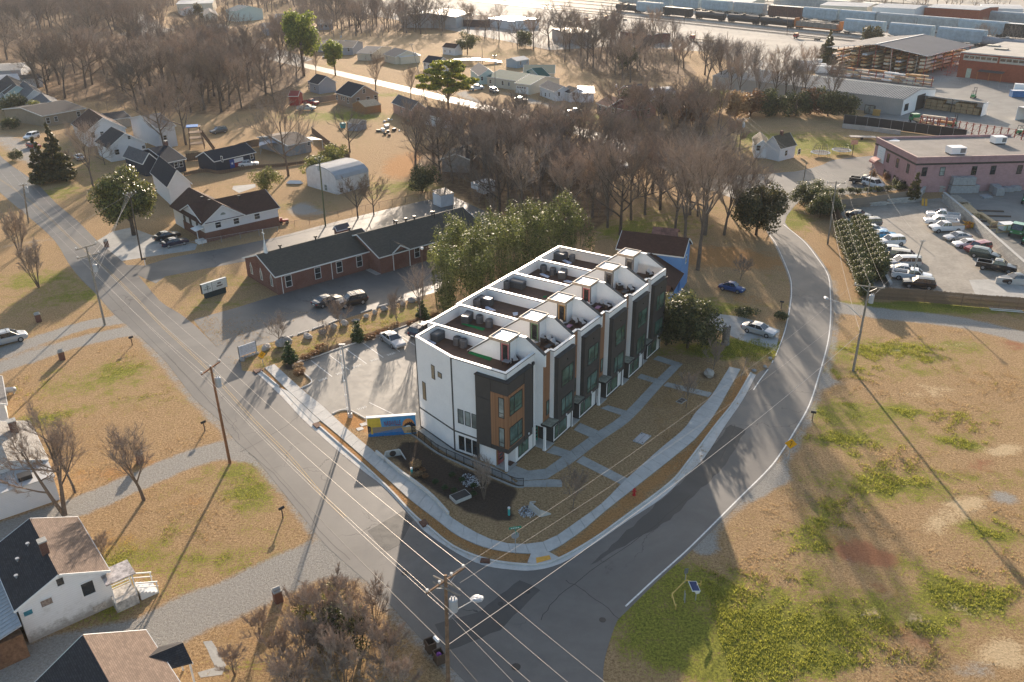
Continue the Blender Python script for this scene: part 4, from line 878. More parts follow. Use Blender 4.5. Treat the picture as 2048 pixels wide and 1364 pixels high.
def deck_box(px,label,rz=None):
 t=rooftop('storage_box',label,'storage box',px,rz=rz,group='resin storage boxes on the roof terraces')
 b=MB();b.box(-.95,.95,-.45,.45,0,.78);obj('box_body',b,m_box,t)
 b=MB();b.add([(-1,-.5,.78),(1,-.5,.78),(1,.5,.78),(-1,.5,.78),(-.93,-.4,.93),(.93,-.4,.93),(.93,.4,.93),(-.93,.4,.93)],[(4,5,6,7),(0,1,5,4),(1,2,6,5),(2,3,7,6),(3,0,4,7),(0,3,2,1)]);obj('lid',b,m_lid,t)
 b=MB();[b.box(-.955,.955,-.455,.455,z,z+.02)for z in(.25,.5)];obj('groove',b,m_black,t)
 return t
AR=TA+PI/2
for(x,y,f,lb,rz)in[(430,1075,R4,'long grey storage box in the back corner of the nearest terrace',TA),(740,880,R4,'long grey storage box on the second terrace beside the green mat',TA+.25),(930,700,R4,'grey storage box at the back of the third terrace behind the round unit',AR),(1285,515,R4,'grey storage box with sunlit lid on the fourth terrace',AR),(415,400,R5,'long grey storage box on the fifth terrace right of two round units',TA+.3),(370,205,R5,'grey storage box in the back corner of the sixth and farthest terrace',AR)]:
 deck_box(f(x,y),lb,rz)
m_ac=mat('condenser_grey',(.13,.13,.135),.5,.05,3);m_acd=mat('condenser_fan',(.02,.02,.022),.5,.1)
def make_ac():
 t=thing('air_conditioner','','air conditioner',(0,0,0),0,'round condenser units on the roof terraces')
 b=MB();n=8;b.tube([(0,0,0),(0,0,.82),(0,0,.9)],[.44,.44,.40],8);obj('casing',b,m_ac,t)
 b=MB();b.cyl(0,0,.33,.9,.93,12);obj('fan_grille',b,m_acd,t)
 b=MB();[b.tube([(0,0,z),(0,0,z+.03)],[.448,.448],8)for z in np.arange(.1,.8,.12)];obj('louvre',b,m_acd,t)
 return t
ac0=make_ac();first=True
for(x,y,f,lb)in[(625,1140,R4,'left one of two condensers on the nearest terrace'),(695,1165,R4,'right one of two condensers on the nearest terrace'),(870,900,R4,'left condenser of two on the second terrace'),(975,945,R4,'right condenser of two on the second terrace'),(840,720,R4,'condenser with sun glint on the third terrace, close to the coping'),(1160,520,R4,'condenser at the back of the fourth terrace'),(200,345,R5,'left condenser of two on the fifth terrace'),(303,375,R5,'right condenser of two on the fifth terrace'),(435,205,R5,'left condenser of two on the farthest terrace'),(515,230,R5,'sunlit right condenser of two on the farthest terrace')]:
 p=G(*f(x,y),ZD+.03)
 if first:place(ac0,p,TA);ac0['label']=lb;first=False
 else:copy_tree(ac0,p,TA,lb)
m_cush=mat('cream_cushion',(.66,.62,.58),.9,.04,5);m_rattan=mat('dark_rattan',(.06,.045,.038),.8,.2,12);m_ratt2=mat('tan_rattan',(.25,.17,.11),.8,.2,12)
def make_chair(fm):
 t=thing('lounge_chair','','chair',(0,0,0),0,'cushioned lounge chairs on the roof terraces')
 b=MB();b.box(-.36,.36,-.36,.36,.05,.3);b.box(-.38,-.3,-.36,.36,.3,.55);b.box(.3,.38,-.36,.36,.3,.55);b.box(-.36,.36,.3,.38,.3,.62);obj('frame',b,fm,t)
 b=MB();b.box(-.29,.29,-.34,.28,.3,.42);obj('seat_cushion',b,m_cush,t)
 b=MB();b.slab([(-.28,.14,.42),(.28,.14,.42),(.28,.30,.86),(-.28,.30,.86)],.12);obj('back_cushion',b,m_cush,t)
 return t
ch0=make_chair(m_rattan);ch1=make_chair(m_ratt2);used={0:False,1:False}
for(x,y,f,rz,k,lb)in[(1250,1330,R4,-.6,0,'cushioned chair behind the pink roof door of the nearest terrace'),(1480,1160,R4,1.2,1,'tan rattan chair facing the sofa on the second terrace'),(1640,1125,R4,-.4,0,'armless cushioned seat with upright pillow on the second terrace'),(1690,1160,R4,-.3,0,'cushioned seat close to the front wall of the second terrace'),(1575,1110,R4,0,0,'cushioned footrest seat by the white wall of the second terrace'),(555,915,R5,-.5,0,'left one of the two cushioned chairs on the third terrace'),(625,930,R5,-.5,0,'right one of the two cushioned chairs on the third terrace'),(425,945,R5,1.0,0,'cushioned seat with pink throw on the third terrace'),(715,745,R5,1.1,0,'cushioned seat beside the pink table on the fourth terrace'),(850,735,R5,-.2,0,'long cushioned seat along the wall of the fourth terrace'),(895,745,R5,-.2,0,'cushioned seat at the wall end of the fourth terrace'),(1030,530,R5,.8,0,'left one of two chairs on the fifth terrace'),(1155,560,R5,-.6,0,'right pale chair on the fifth terrace'),(1360,390,R5,-.5,0,'pale chair with high pillow on the farthest terrace'),(1310,355,R5,.2,0,'chair by the parapet of the farthest terrace')]:
 src=(ch0,ch1)[k];p=G(*f(x,y),ZD+.03)
 if not used[k]:place(src,p,TA+rz);src['label']=lb;used[k]=True
 else:copy_tree(src,p,TA+rz,lb)
m_mat=mat('green_putting_mat',(.01,.19,.05),.9,.12,4)
def ground_mat(px,lb,z=ZD+.04,m=m_mat,name='putting_mat',cat='putting mat',amp=.05,t=.04,grp=None):
 P=[G(*p,z)for p in px];c=sum(P,V(0,0,0))/len(P);mb=MB();mb.prism([(p.x-c.x,p.y-c.y)for p in wander(P,amp,.5,4)],0,t)
 o=obj(name,mb,m,None,c);tag(o,lb,cat,grp);return o
ground_mat([R4(740,1235),R4(770,1215),R4(1005,1285),R4(985,1318),R4(850,1275)],'rumpled green putting mat on the nearest roof terrace',grp='green mats on the roof decks')
ground_mat([R4(668,920),R4(695,905),R4(925,965),R4(905,990)],'flat green putting mat below the condensers of the second terrace',grp='green mats on the roof decks')
ground_mat([R5(200,615),R5(240,612),R5(225,628),R5(195,628)],'small corner of green mat on the fourth terrace',amp=.02,grp='green mats on the roof decks')
m_cloth=mat('blue_white_print',(.55,.58,.68),.8,.25,3)
for px,lb in[([(300,1095),(330,1100),(395,1135),(375,1145),(310,1115)],'folded blue and white tarp by the left parapet of the nearest terrace'),([(930,735),(955,732),(1045,775),(1000,775),(935,755)],'blue and white bag lying on the third terrace near its coping'),([(1230,800),(1290,797),(1285,820),(1240,832)],'blue and white box lying at the front of the third deck')]:
 ground_mat([R4(*p)for p in px],lb,z=ZD+.05,m=m_cloth,name='tarp',cat='tarp',amp=.03,t=.12)
for px,lb in[([(160,375),(190,370),(268,405),(245,418)],'blue and white bag lying left of the condensers on the fifth deck'),([(420,455),(460,445),(520,460),(490,472)],'blue and white bag at the front of the fifth deck'),([(405,225),(430,218),(512,255),(480,265)],'blue and white bag lying on the farthest deck')]:
 ground_mat([R5(*p)for p in px],lb,z=ZD+.05,m=m_cloth,name='tarp',cat='tarp',amp=.03,t=.12)
m_pink=mat('pink_top',(.42,.22,.32),.6,.05)
def table(px,f,lb,m,w=.8,d=.5):
 t=rooftop('coffee_table',lb,'table',f(*px));b=MB();b.box(-w/2,w/2,-d/2,d/2,.36,.4);obj('table_top',b,m,t)
 for sx in(-1,1):
  for sy in(-1,1):b=MB();b.box(sx*(w/2-.06)-.03,sx*(w/2-.06)+.03,sy*(d/2-.06)-.03,sy*(d/2-.06)+.03,0,.36);obj('leg',b,m_black,t)
table((480,970),R5,'low pink table on the third terrace',m_pink);table((795,765),R5,'low pink table on the fourth terrace',m_pink);table((1180,1345),R4,'low grey glass table in the front corner of the nearest terrace',m_metal,1.2,.8);table((1620,1190),R4,'dark low table in front of the seats of the second terrace',m_box,1.0,.5);table((1090,590),R5,'dark table on the fifth terrace',m_box,1,.6)
rw=[(824,868),(838,877),(876,905),(910,921),(947,938),(999,959),(1031,972),(1047,973)]
RWL=gline(rw,3);t=MB();kerb_run(t,offset_line(RWL,-.12),.22,.05,-.3);rwo=obj('retaining_wall',t,m_conc2);tag(rwo,'low concrete retaining wall curving below the black railing of the corner townhouse','retaining wall')
rail=thing('railing','long black steel railing along the walk beside the white end wall','railing',RWL[0])
def loc_(p):return p-RWL[0]
ln=resample(RWL,13)
b=MB()
for z in(.98,.12):[b.bar(loc_(p)+V(0,0,z),loc_(q)+V(0,0,z),.05,.05)for p,q in zip(RWL[:-1],RWL[1:])]
obj('handrail',b,m_black,rail)
for p in ln:b=MB();q=loc_(p);b.box(q.x-.03,q.x+.03,q.y-.03,q.y+.03,0,1.03);obj('post',b,m_black,rail)
me_b=None
for p in resample(RWL,170):
 q=loc_(p)
 if me_b is None:b=MB();b.box(-.011,.011,-.011,.011,.12,.98);me_b=mesh('baluster',b,m_black)
 obj('baluster',me_b,None,rail,q)
t=MB();kerb_run(t,gline([(753,907),(800,946),(832,969),(867,998),(897,1031)],4),.22,.42,0)
o=obj('retaining_wall',t,m_curb);tag(o,'pale concrete kerb wall between the main road pavement and the planted basin','retaining wall')
A,B=G(737,874),G(833,867);d=(B-A);L=d.length;ang=math.atan2(d.y,d.x);HM=2.35
mw=thing('mural_wall','free standing wall painted with a bright NASHVILLE mural next to the parking lot','mural wall',A,ang)
b=MB();b.box(0,L,0,.3,0,HM);obj('wall',b,m_white,mw)
b=MB();b.box(-.06,L+.06,-.05,.35,HM+.002,HM+.1);obj('coping',b,m_cap,mw)
mu={k:mat('mural_'+k,c,.6,.1,3)for k,c in dict(blue=(.07,.30,.55),deep=(.01,.16,.42),yellow=(.66,.45,.05),maroon=(.25,.03,.03),orange=(.66,.26,.08),black=(.012,.014,.02),tan=(.55,.38,.2),grey=(.23,.19,.17),white=(.7,.7,.66)).items()}
def mp(name,pts,k,lay,fx=1.0):
 b=MB();y=-.006*lay;P=[(x*L,y,z*HM)for x,z in pts];b.add(P,[tuple(range(len(P)))]);b.add([(x,y+.005,z)for x,_,z in P],[tuple(range(len(P)))[::-1]])
 return obj(name,b,mu[k],mw)
mp('painted_panel',[(0,0),(1,0),(1,1),(0,1)],'blue',1)
mp('painted_panel',[(0,.45),(.29,.45),(.27,1),(0,1)],'yellow',2)
mp('painted_panel',[(.0,.12),(.72,.4),(.78,.5),(.0,.5)],'grey',3)
mp('painted_panel',[(.0,0),(.78,0),(.7,.38),(.3,.25),(0,.16)],'deep',4)
mp('painted_panel',[(.74,.08),(1,.08),(1,.42),(.7,.4)],'tan',4)
mp('painted_sun',[(.845+.125*math.cos(a),.5+.36*math.sin(a))for a in np.linspace(0,PI,15)],'orange',4)
mp('painted_skyline',[(.74,.48),(.8,.62),(.82,.6),(.83,.68),(.85,.62),(.87,.7),(.89,.64),(.91,.7),(.93,.62),(.99,.5),(.99,.42),(.86,.4)],'black',5)
mp('painted_guitar_hole',[(.0+.08*math.cos(a),.42+.18*math.sin(a))for a in np.linspace(-PI/2,PI/2,9)],'black',5)
mp('painted_fret',[(.065,.14),(.105,.14),(.095,.5),(.075,.5)],'yellow',6)
b=MB()
for z in np.linspace(.2,.47,6):b.box(.02*L,.74*L,-.036,-.031,z*HM+.0,z*HM+.02)
for x in np.linspace(.12,.72,22):b.box(x*L,x*L+.02,-.034,-.030,(.16+.3*x)*HM,.5*HM)
obj('painted_string',b,mu['tan'],mw,kind='stuff')
mp('painted_river',[(.78,.42),(.9,.42),(.86,.5),(.8,.48)],'white',6)
RX=Matrix.Rotation(PI/2,4,'X')
text_mesh('lettering','NASHVILLE',.62,mu['maroon'],mw,Matrix.Translation((.515*L,-.045,.66*HM))@RX@Matrix.Diagonal((.60,1.45,1,1)),.006)
text_mesh('lettering','MCM',.30,mu['black'],mw,Matrix.Translation((.885*L,-.045,.16*HM))@RX@Matrix.Diagonal((1.3,1,1,1)),.006)
# ------------ buildings
m_trim=mat('white_trim',(.72,.72,.70),.6,.04,2)
def ray(u,v):
 d=_F*FPX+_R*(u-1024)+_DD*(v-682);return Vector(d)
class Bld:
 def __init__(s,name,label,A,B,C,ze,cat='house',oh=.35,group=None):
  a,b,c=G(*A,ze),G(*B,ze),G(*C,ze);x=b-a;x.z=0;L=x.length;x.normalize();y=V(-x.y,x.x,0);W_=(c-a).dot(y)
  if W_<0:a=b;x=-x;y=-y;W_=-W_
  s.o=V(a.x,a.y,0);s.rz=math.atan2(x.y,x.x);s.L=L;s.W=W_;s.oh=oh;s.ze=ze;s.x=x;s.y=y
  s.t=thing(name,label,cat,s.o,s.rz,group)
 def part(s,name,mb,m,parent=None,**k):return obj(name,mb,m,parent or s.t,**k)
 def loc(s,u,v,z=0):p=G(u,v,z)-s.o;return V(p.dot(s.x),p.dot(s.y),z)
 def hit(s,side,u,v):
  d=ray(u,v);o=V(0,0,CAMH)-s.o;dl=V(d.dot(s.x),d.dot(s.y),d.z);ol=V(o.dot(s.x),o.dot(s.y),o.z)
  oh=s.oh
  if side in 'SN':q=oh if side=='S' else s.W-oh;t=(q-ol.y)/dl.y
  else:q=oh if side=='W' else s.L-oh;t=(q-ol.x)/dl.x
  p=ol+dl*t;return p
 def walls(s,m,z0=0,zr=None,mg=None,z1=None):
  oh=s.oh;x0,x1,y0,y1=oh,s.L-oh,oh,s.W-oh;ze=(z1 or s.ze)-.06;b=MB()
  if zr is None:b.box(x0,x1,y0,y1,z0,ze)
  else:
   ym=s.W/2;sl=(zr-s.ze)/(s.W/2);zw=ze+sl*oh
   P=[(y0,z0),(y1,z0),(y1,zw),(ym,zr-.1),(y0,zw)]
   b.add([(x0,y,z)for y,z in P]+[(x1,y,z)for y,z in P],[(0,1,2,3,4)[::-1],(5,6,7,8,9),(0,5,6,1)[::-1],(1,6,7,2)[::-1],(0,4,9,5)[::-1],(4,3,8,9)[::-1],(3,2,7,8)[::-1]])
  return s.part('wall',b,m)
 def roof(s,m,zr,t=.14,trim=True,hip=0.0,name='roof',mtrim=None):
  L,W_,ze=s.L,s.W,s.ze;ym=W_/2;b=MB()
  if not hip:
   b.slab([(0,0,ze),(L,0,ze),(L,ym,zr),(0,ym,zr)],t);b.slab([(L,W_,ze),(0,W_,ze),(0,ym,zr),(L,ym,zr)],t)
  else:
   h=hip;b.slab([(0,0,ze),(L,0,ze),(L-h,ym,zr),(h,ym,zr)],t);b.slab([(L,W_,ze),(0,W_,ze),(h,ym,zr),(L-h,ym,zr)],t)
   b.slab([(0,W_,ze),(0,0,ze),(h,ym,zr)],t);b.slab([(L,0,ze),(L,W_,ze),(L-h,ym,zr)],t)
  r=s.part(name,b,m)
  if trim:
   b=MB();k=.05
   b.box(0,L,-k,.0,ze-.2,ze-.02);b.box(0,L,W_,W_+k,ze-.2,ze-.02)
   if not hip:
    for x in(-.03,L+.03):
     b.bar((x,0,ze-.1),(x,ym,zr-.1),.06,.2);b.bar((x,ym,zr-.1),(x,W_,ze-.1),.06,.2)
   s.part('fascia',b,mtrim or m_trim)
  return r
 def win(s,side,u,v,w=.9,h=1.3,fm=None,gm_=None,name='window',sill=True,muntin=True):
  fm=fm or m_trim;gm_=gm_ or m_glassd;p=s.hit(side,u,v);f=MB();g_=MB();e=.07
  z0,z1=p.z-h/2,p.z+h/2
  if z0<.15:z0,z1=.15,.15+h
  def bx(mb,a,b_,c,d,o0,o1):
   if side=='S':mb.box(a,b_,s.oh-o1,s.oh-o0,c,d)
   elif side=='N':mb.box(a,b_,s.W-s.oh+o0,s.W-s.oh+o1,c,d)
   elif side=='W':mb.box(s.oh-o1,s.oh-o0,a,b_,c,d)
   else:mb.box(s.L-s.oh+o0,s.L-s.oh+o1,a,b_,c,d)
  q=p.x if side in 'SN' else p.y;a,c=q-w/2,q+w/2
  bx(f,a-e,c+e,z0-e,z0,0,.07);bx(f,a-e,c+e,z1,z1+e,0,.07);bx(f,a-e,a,z0,z1,0,.07);bx(f,c,c+e,z0,z1,0,.07)
  if muntin:bx(f,a,c,(z0+z1)/2-.025,(z0+z1)/2+.025,0.0,.05)
  o=s.part(name,f,fm);bx(g_,a,c,z0,z1,.003,.03);obj('pane',g_,gm_,o)
  return o
 def door(s,side,u,v,w=.95,h=2.05,m=None):
  p=s.hit(side,u,v);q=p.x if side in 'SN' else p.y;b=MB()
  a,c=q-w/2,q+w/2
  if side=='S':b.box(a,c,s.oh-.06,s.oh-.003,.1,.1+h)
  elif side=='N':b.box(a,c,s.W-s.oh+.003,s.W-s.oh+.06,.1,.1+h)
  elif side=='W':b.box(s.oh-.06,s.oh-.003,a,c,.1,.1+h)
  else:b.box(s.L-s.oh+.003,s.L-s.oh+.06,a,c,.1,.1+h)
  return s.part('door',b,m or m_trim)
 def chimney(s,x,y,z0,z1,m,w=.7,parent=None):
  b=MB();b.box(x-w/2,x+w/2,y-w/2,y+w/2,z0,z1,0);b.box(x-w/2-.06,x+w/2+.06,y-w/2-.06,y+w/2+.06,z1,z1+.12,1);return s.part('chimney',b,[m,m_conc2],parent)
 def vent(s,x,y,z,r=.14,h=.45,m=None,parent=None):
  b=MB();b.cyl(x,y,r*.7,z-.25,z+h*.6,8);b.cyl(x,y,r*1.5,z+h*.6,z+h,8);return s.part('roof_vent',b,m or m_black,parent)
def simple_house(label,A,B,C,ze,zr,wall,roof,wins=(),oh=.35,name='house',cat='house',hip=0,chim=None,group=None,doors=(),trim=True,mtrim=None):
 h=Bld(name,label,A,B,C,ze,cat,oh,group);h.walls(wall,0,None if hip else zr);r=h.roof(roof,zr,trim=trim,hip=hip,mtrim=mtrim)
 for w in wins:h.win(*w)
 for d in doors:h.door(*d)
 if chim:h.chimney(chim[0]*h.L,h.W/2+chim[1],zr-1,zr+chim[2],chim[3],parent=r)
 h.r=r;h.zr=zr;return h
m_brick=brickm('red_brick',(.20,.062,.042),(.145,.045,.034),(.22,.17,.14))
m_brick2=brickm('rust_brick',(.19,.065,.042),(.13,.042,.03),(.2,.15,.12))
m_brickp=brickm('pink_painted_brick',(.44,.27,.275),(.39,.235,.24),(.36,.23,.235),.4,.2,.012)
m_brickt=brickm('tan_brick',(.36,.27,.19),(.28,.2,.14),(.3,.26,.2))
m_brickw=brickm('warehouse_red_brick',(.34,.085,.04),(.27,.065,.032),(.28,.12,.08),.5,.25,.012)
sh_d=shingle('dark_shingle',(.052,.050,.052));sh_dx=shingle('dark_shingle',(.052,.050,.052),'x');sh_br=shingle('brown_shingle',(.080,.042,.030));sh_tan=shingle('tan_shingle',(.19,.14,.11));sh_ch=shingle('church_shingle',(.082,.076,.062));sh_g=shingle('grey_shingle',(.13,.13,.135));sh_bl=shingle('blue_black_shingle',(.028,.034,.045));sh_wh=shingle('pale_shingle',(.36,.34,.31));sh_rust=shingle('rust_shingle',(.19,.085,.062))
si_w=siding('white_siding',(.66,.66,.67));si_wd=siding('stained_white_siding',(.70,.70,.70),.2,.8);si_b=siding('blue_siding',(.11,.26,.55));si_navy=siding('navy_siding',(.02,.03,.05));si_tan=siding('tan_siding',(.33,.235,.17));si_pk=siding('salmon_siding',(.50,.31,.25));si_gr=siding('grey_siding',(.30,.32,.36));si_cr=siding('cream_siding',(.62,.56,.45));si_aq=siding('aqua_siding',(.48,.60,.58));si_pp=siding('dusty_pink_siding',(.42,.28,.26))
m_ribw=mat('pale_metal_roof',(.42,.43,.44),.6,.1,.6,.0,spec=.2);m_green=mat('green_metal_roof',(.025,.10,.085),.75,.12,1,0,spec=.1);m_rusty=mat('rusty_metal_roof',(.30,.15,.11),.6,.35,.8,.2)
# --- brick church
ch=Bld('brick_church','long low brick church with dark shingle roof and white steeple cross on the gable',(550,554),(762,496),(485,515),3.1,'church',.3)
ch.walls(m_brick,0,5.15);chr_=ch.roof(sh_ch,5.15)
for u,v in((577,562),(635.5,546),(678.5,534),(718.5,522.5),(753.5,513.5)):ch.win('S',u,v,.95,1.75)
for u,v in((502,530),(521,537),(543,558)):
 p=ch.hit('W',u,v);b=MB();x=ch.oh-.05
 b.add([(x,p.y-.4,.9),(x,p.y+.4,.9),(x,p.y+.4,2.2),(x,p.y,3.0),(x,p.y-.4,2.2)],[(0,1,2,3,4)[::-1]]);f=ch.part('arched_window',b,m_trim);b=MB();b.add([(x-.02,p.y-.28,1.0),(x-.02,p.y+.28,1.0),(x-.02,p.y+.28,2.1),(x-.02,p.y,2.75),(x-.02,p.y-.28,2.1)],[(0,1,2,3,4)[::-1]]);obj('pane',b,m_glassl,f)
b=MB();c=ch.loc(534,497,5.1);cx=1.6
b.tube([(cx,ch.W/2,5.0),(cx,ch.W/2,5.5),(cx,ch.W/2,7.4)],[.35,.3,.05],8);b.box(cx-.04,cx+.04,ch.W/2-.04,ch.W/2+.04,7.3,8.9);b.box(cx-.04,cx+.04,ch.W/2-.4,ch.W/2+.4,8.2,8.3);ch.part('steeple',b,m_trim,chr_)
for u,v in((564,496),(635,478),(704,461)):
 p=ch.loc(u,v,5.3);ch.vent(p.x,ch.W/2+.25,5.15,.2,.55,parent=chr_)
b=MB()
for x in(1.1,9.7):b.bar((x,.22,0),(x,.22,3.0),.09,.09)
b.box(0,ch.L,-.1,0,2.95,3.1);ch.part('gutter_pipe',b,m_trim)
c2=Bld('brick_church_wing','rear wing of the brick church with weathered shingle roof behind the entrance gable',(812,500),(905,475),(755,449),3.0,'church wing',.3)
c2.t.rotation_euler[2]=ch.rz;c2.rz=ch.rz;c2.x,c2.y=ch.x,ch.y;st=G(812,500,3.0);c2.o=V(st.x,st.y,0)-ch.x*5.2;c2.t.location=c2.o;c2.L=22.0;c2.W=ch.W+1.4
c2.walls(m_brick,0,5.3);r2=c2.roof(sh_ch,5.3)
for u,v in((834,504),(867,496)):c2.win('S',u,v,.95,1.75)
for u,v in((781,441),(817,432),(852,423),(804,438)):p=c2.loc(u,v,5.4);c2.vent(p.x,c2.W/2+.25,5.3,.2,.55,parent=r2)
for u,v in((789,445),(869,428)):
 p=c2.loc(u,v+12,4.6);c2.vent(p.x,p.y,4.6,.09,1.6,parent=r2)
eg=Bld('church_porch','gabled brick entrance porch of the church with glass doors',(791,497),(765,482),(812,498),3.0,'church porch',.2)
eg.t.rotation_euler[2]=ch.rz;eg.rz=ch.rz;eg.x,eg.y=ch.x,ch.y;pc=G(784,505,3.0);
p1=G(785,507,3.0);p2=G(812,500,3.0);w_=max(3.2,(p2-p1).dot(ch.x));eg.o=V(p1.x,p1.y,0);eg.t.location=eg.o
b=MB();b.add([(0.2,.2,0),(w_,.2,0),(w_,.2,3),(w_/2,.2,3.9),(.2,.2,3),(0.2,4,0),(w_,4,0),(w_,4,3),(w_/2,4,3.9),(.2,4,3)],[(0,1,2,3,4),(0,4,9,5),(1,6,7,2)]);obj('wall',b,m_brick,eg.t)
b=MB();b.slab([(-.1,0,2.95),(w_/2,0,4.05),(w_/2,5.5,4.05),(-.1,5.5,2.95)][::-1],.12);b.slab([(w_/2,0,4.05),(w_+.2,0,2.95),(w_+.2,5.5,2.95),(w_/2,5.5,4.05)][::-1],.12);obj('roof',b,shingle('church_shingle',(.082,.076,.062),'x'),eg.t)
b=MB();b.bar((-.1,-.05,2.9),(w_/2,-.05,4.0),.06,.22);b.bar((w_/2,-.05,4.0),(w_+.2,-.05,2.9),.06,.22);b.bar((0.1,.05,0),(.1,.05,2.9),.1,.1);b.bar((w_+.1,.05,0),(w_+.1,.05,2.9),.1,.1);obj('trim',b,m_trim,eg.t)
b=MB();b.box(.14,.19,1.2,3.2,.1,2.3);dd=obj('door',b,m_black,eg.t);b=MB();[b.box(.12,.138,1.25+k*1.0,2.1+k*1.0,.3,2.2)for k in(0,1)];obj('pane',b,m_glassd,dd)
b=MB();b.box(-3.2,.1,.3,3.4,0,.08);obj('step',b,m_conc2,eg.t)
# --- brick and white house with brown roof (cross gable)
h2=Bld('brick_house','brick and white clad house with two brown gable roofs beside the dark saloons',(405,449),(560,415),(365,400),3.5,'house',.35)
h2.W=11.0
h2.walls(si_w,0,5.9);b=MB();b.box(.33,h2.L-.33,.33,h2.W-.33,0,1.75);h2.part('brick_base',b,m_brick2);r=h2.roof(sh_br,5.9)
for u,v in((436,449),(472.5,441.5),(514,432)):h2.win('S',u,v,1.0,1.1)
b=MB();x0,x1=-.2,8.2;yf,ybk=-.15,h2.W+4;xm=4.0;zt=6.2
b.slab([(x0,yf,3.4),(xm,yf,zt),(xm,ybk,zt),(x0,ybk,3.4)][::-1],.14);b.slab([(xm,yf,zt),(x1,yf,3.4),(x1,ybk,3.4),(xm,ybk,zt)][::-1],.14);h2.part('front_gable_roof',b,shingle('brown_shingle',(.080,.042,.030),'x'))
b=MB();b.add([(x0+.3,yf+.3,3.45),(x1-.3,yf+.3,3.45),(xm,yf+.3,zt-.12)],[(0,1,2)]);h2.part('gable_panel',b,si_w)
b=MB();b.bar((x0,yf-.03,3.35),(xm,yf-.03,zt-.05),.06,.2);b.bar((xm,yf-.03,zt-.05),(x1,yf-.03,3.35),.06,.2);h2.part('fascia',b,m_trim)
b=MB();b.add([(xm+.5*math.cos(a),yf+.26,4.4+.45*math.sin(a))for a in np.linspace(0,PI,9)],[tuple(range(9))]);h2.part('half_round_vent',b,m_glassl)
b=MB();b.box(.3,8,h2.W-.4,h2.W+3.8,0,3.4);h2.part('rear_wing',b,si_w)
for y_,z_ in((3,1.7),(6.2,1.7),(9,1.6)):b=MB();b.box(.24,.3,y_,y_+.9,z_,z_+1.3);w_=h2.part('window',b,m_black)
for px in((404,396),(419,402),(478,394)):p=h2.loc(*px,6.0);h2.vent(p.x,p.y,5.9,.2,.4,parent=r)
b=MB();b.box(-1.2,.3,.2,1.8,0,.5);b.bar((-1.1,.3,.5),(-1.1,.3,2.6),.1,.1);b.slab([(-1.5,0,2.6),(.3,0,2.9),(.3,2.2,2.9),(-1.5,2.2,2.6)],.1);h2.part('porch',b,m_trim)
# --- white house lower left
h3=Bld('white_house','old white clapboard house with chimney and stained walls at the lower left',(217.8,1134.5),(153.7,1028),(26.4,1217),4.0,'house',.25)
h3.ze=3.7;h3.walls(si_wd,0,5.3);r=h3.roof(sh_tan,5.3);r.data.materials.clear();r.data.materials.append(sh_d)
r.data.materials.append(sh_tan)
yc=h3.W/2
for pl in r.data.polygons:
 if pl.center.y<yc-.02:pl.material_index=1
face='E' if h3.hit('E',176,1176).x>h3.L/2 and(h3.loc(217,1134,3.7).x>h3.L/2)else 'W'
for u,v,w_,hh,gm_ in((176,1176,.9,1.25,m_glassd),(120,1163,.5,.7,m_glassd),(93,1204,.8,.6,mat('boarded',(.22,.17,.14),.8,.4,6)),(56,1225,.6,.45,mat('teal_curtain',(.02,.16,.22),.5,.2,3))):h3.win(face,u,v,w_,hh,si_wd if hh<1 else m_trim,gm_,muntin=False)
p=h3.hit(face,196,1212);b=MB();xq=(h3.L-h3.oh)if face=='E' else h3.oh;s_=1 if face=='E' else-1
b.box(min(xq,xq+s_*.04),max(xq,xq+s_*.04),p.y-.6,p.y+.4,.2,.75);h3.part('crawl_hatch',b,mat('peeling_board',(.42,.38,.34),.9,.35,5))
q=h3.loc(88,1105,5.3);h3.chimney(q.x,h3.W/2+.1,4.5,6.4,m_brick2,.55,r)
for u,v in((57,1093),(33,1114),(29,1143)):p=h3.loc(u,v,4.8);zz=5.3-(p.y-h3.W/2)*(1.6/(h3.W/2));h3.vent(p.x,p.y,zz,.1,.3,m_metal,r)
ps=thing('porch_stair','weathered white wooden porch with steps and small roof on the corner of the white house','porch',G(243,1196),h3.rz)
yd=-1
b=MB();b.box(-1.6,0.2,-1.0,0.8,0,1.0);obj('base',b,mat('flaking_block',(.42,.40,.37),.9,.35,3),ps)
b=MB()
for z in(1.35,1.65,1.95,2.3):b.bar((-.1+.02,-.95,z),(-.08,.8,z),.05,.07);
for y in(-.95,.75):b.bar((-.08,y,1.0),(-.08,y,3.2),.09,.09);b.bar((-1.5,y,1),(-1.5,y,3.2),.09,.09)
obj('rail',b,m_trim,ps)
b=MB();b.box(-1.9,.2,-1.2,1.1,3.2,3.32);obj('roof',b,mat('rusty_tin',(.42,.38,.36),.5,.4,2,.3),ps)
b=MB()
for k in range(5):b.box(-.1-1.3,.1,-1.2-.28*k-.28,-1.2-.28*k,0,.85-.17*k)
for x in(-1.4,.1):b.bar((x,-1.1,1.9),(x,-2.7,1.15),.07,.1);b.bar((x,-1.1,1.45),(x,-2.7,.7),.05,.07);b.bar((x,-2.6,0),(x,-2.6,1.2),.08,.08)
obj('stair',b,m_trim,ps)
an=thing('lean_to','metal roofed lean-to with brown boards against the white house at the left edge','shed',G(-10,1240),h3.rz)
gA=h3.loc(20,1215,3.0)
b=MB();b.box(-1.2,h3.L-.3,h3.W+.02,h3.W+3,0,2.3);lt=obj('wall',b,mat('brown_board',(.17,.09,.05),.9,.3,3),h3.t)
bpy.data.objects.remove(an)
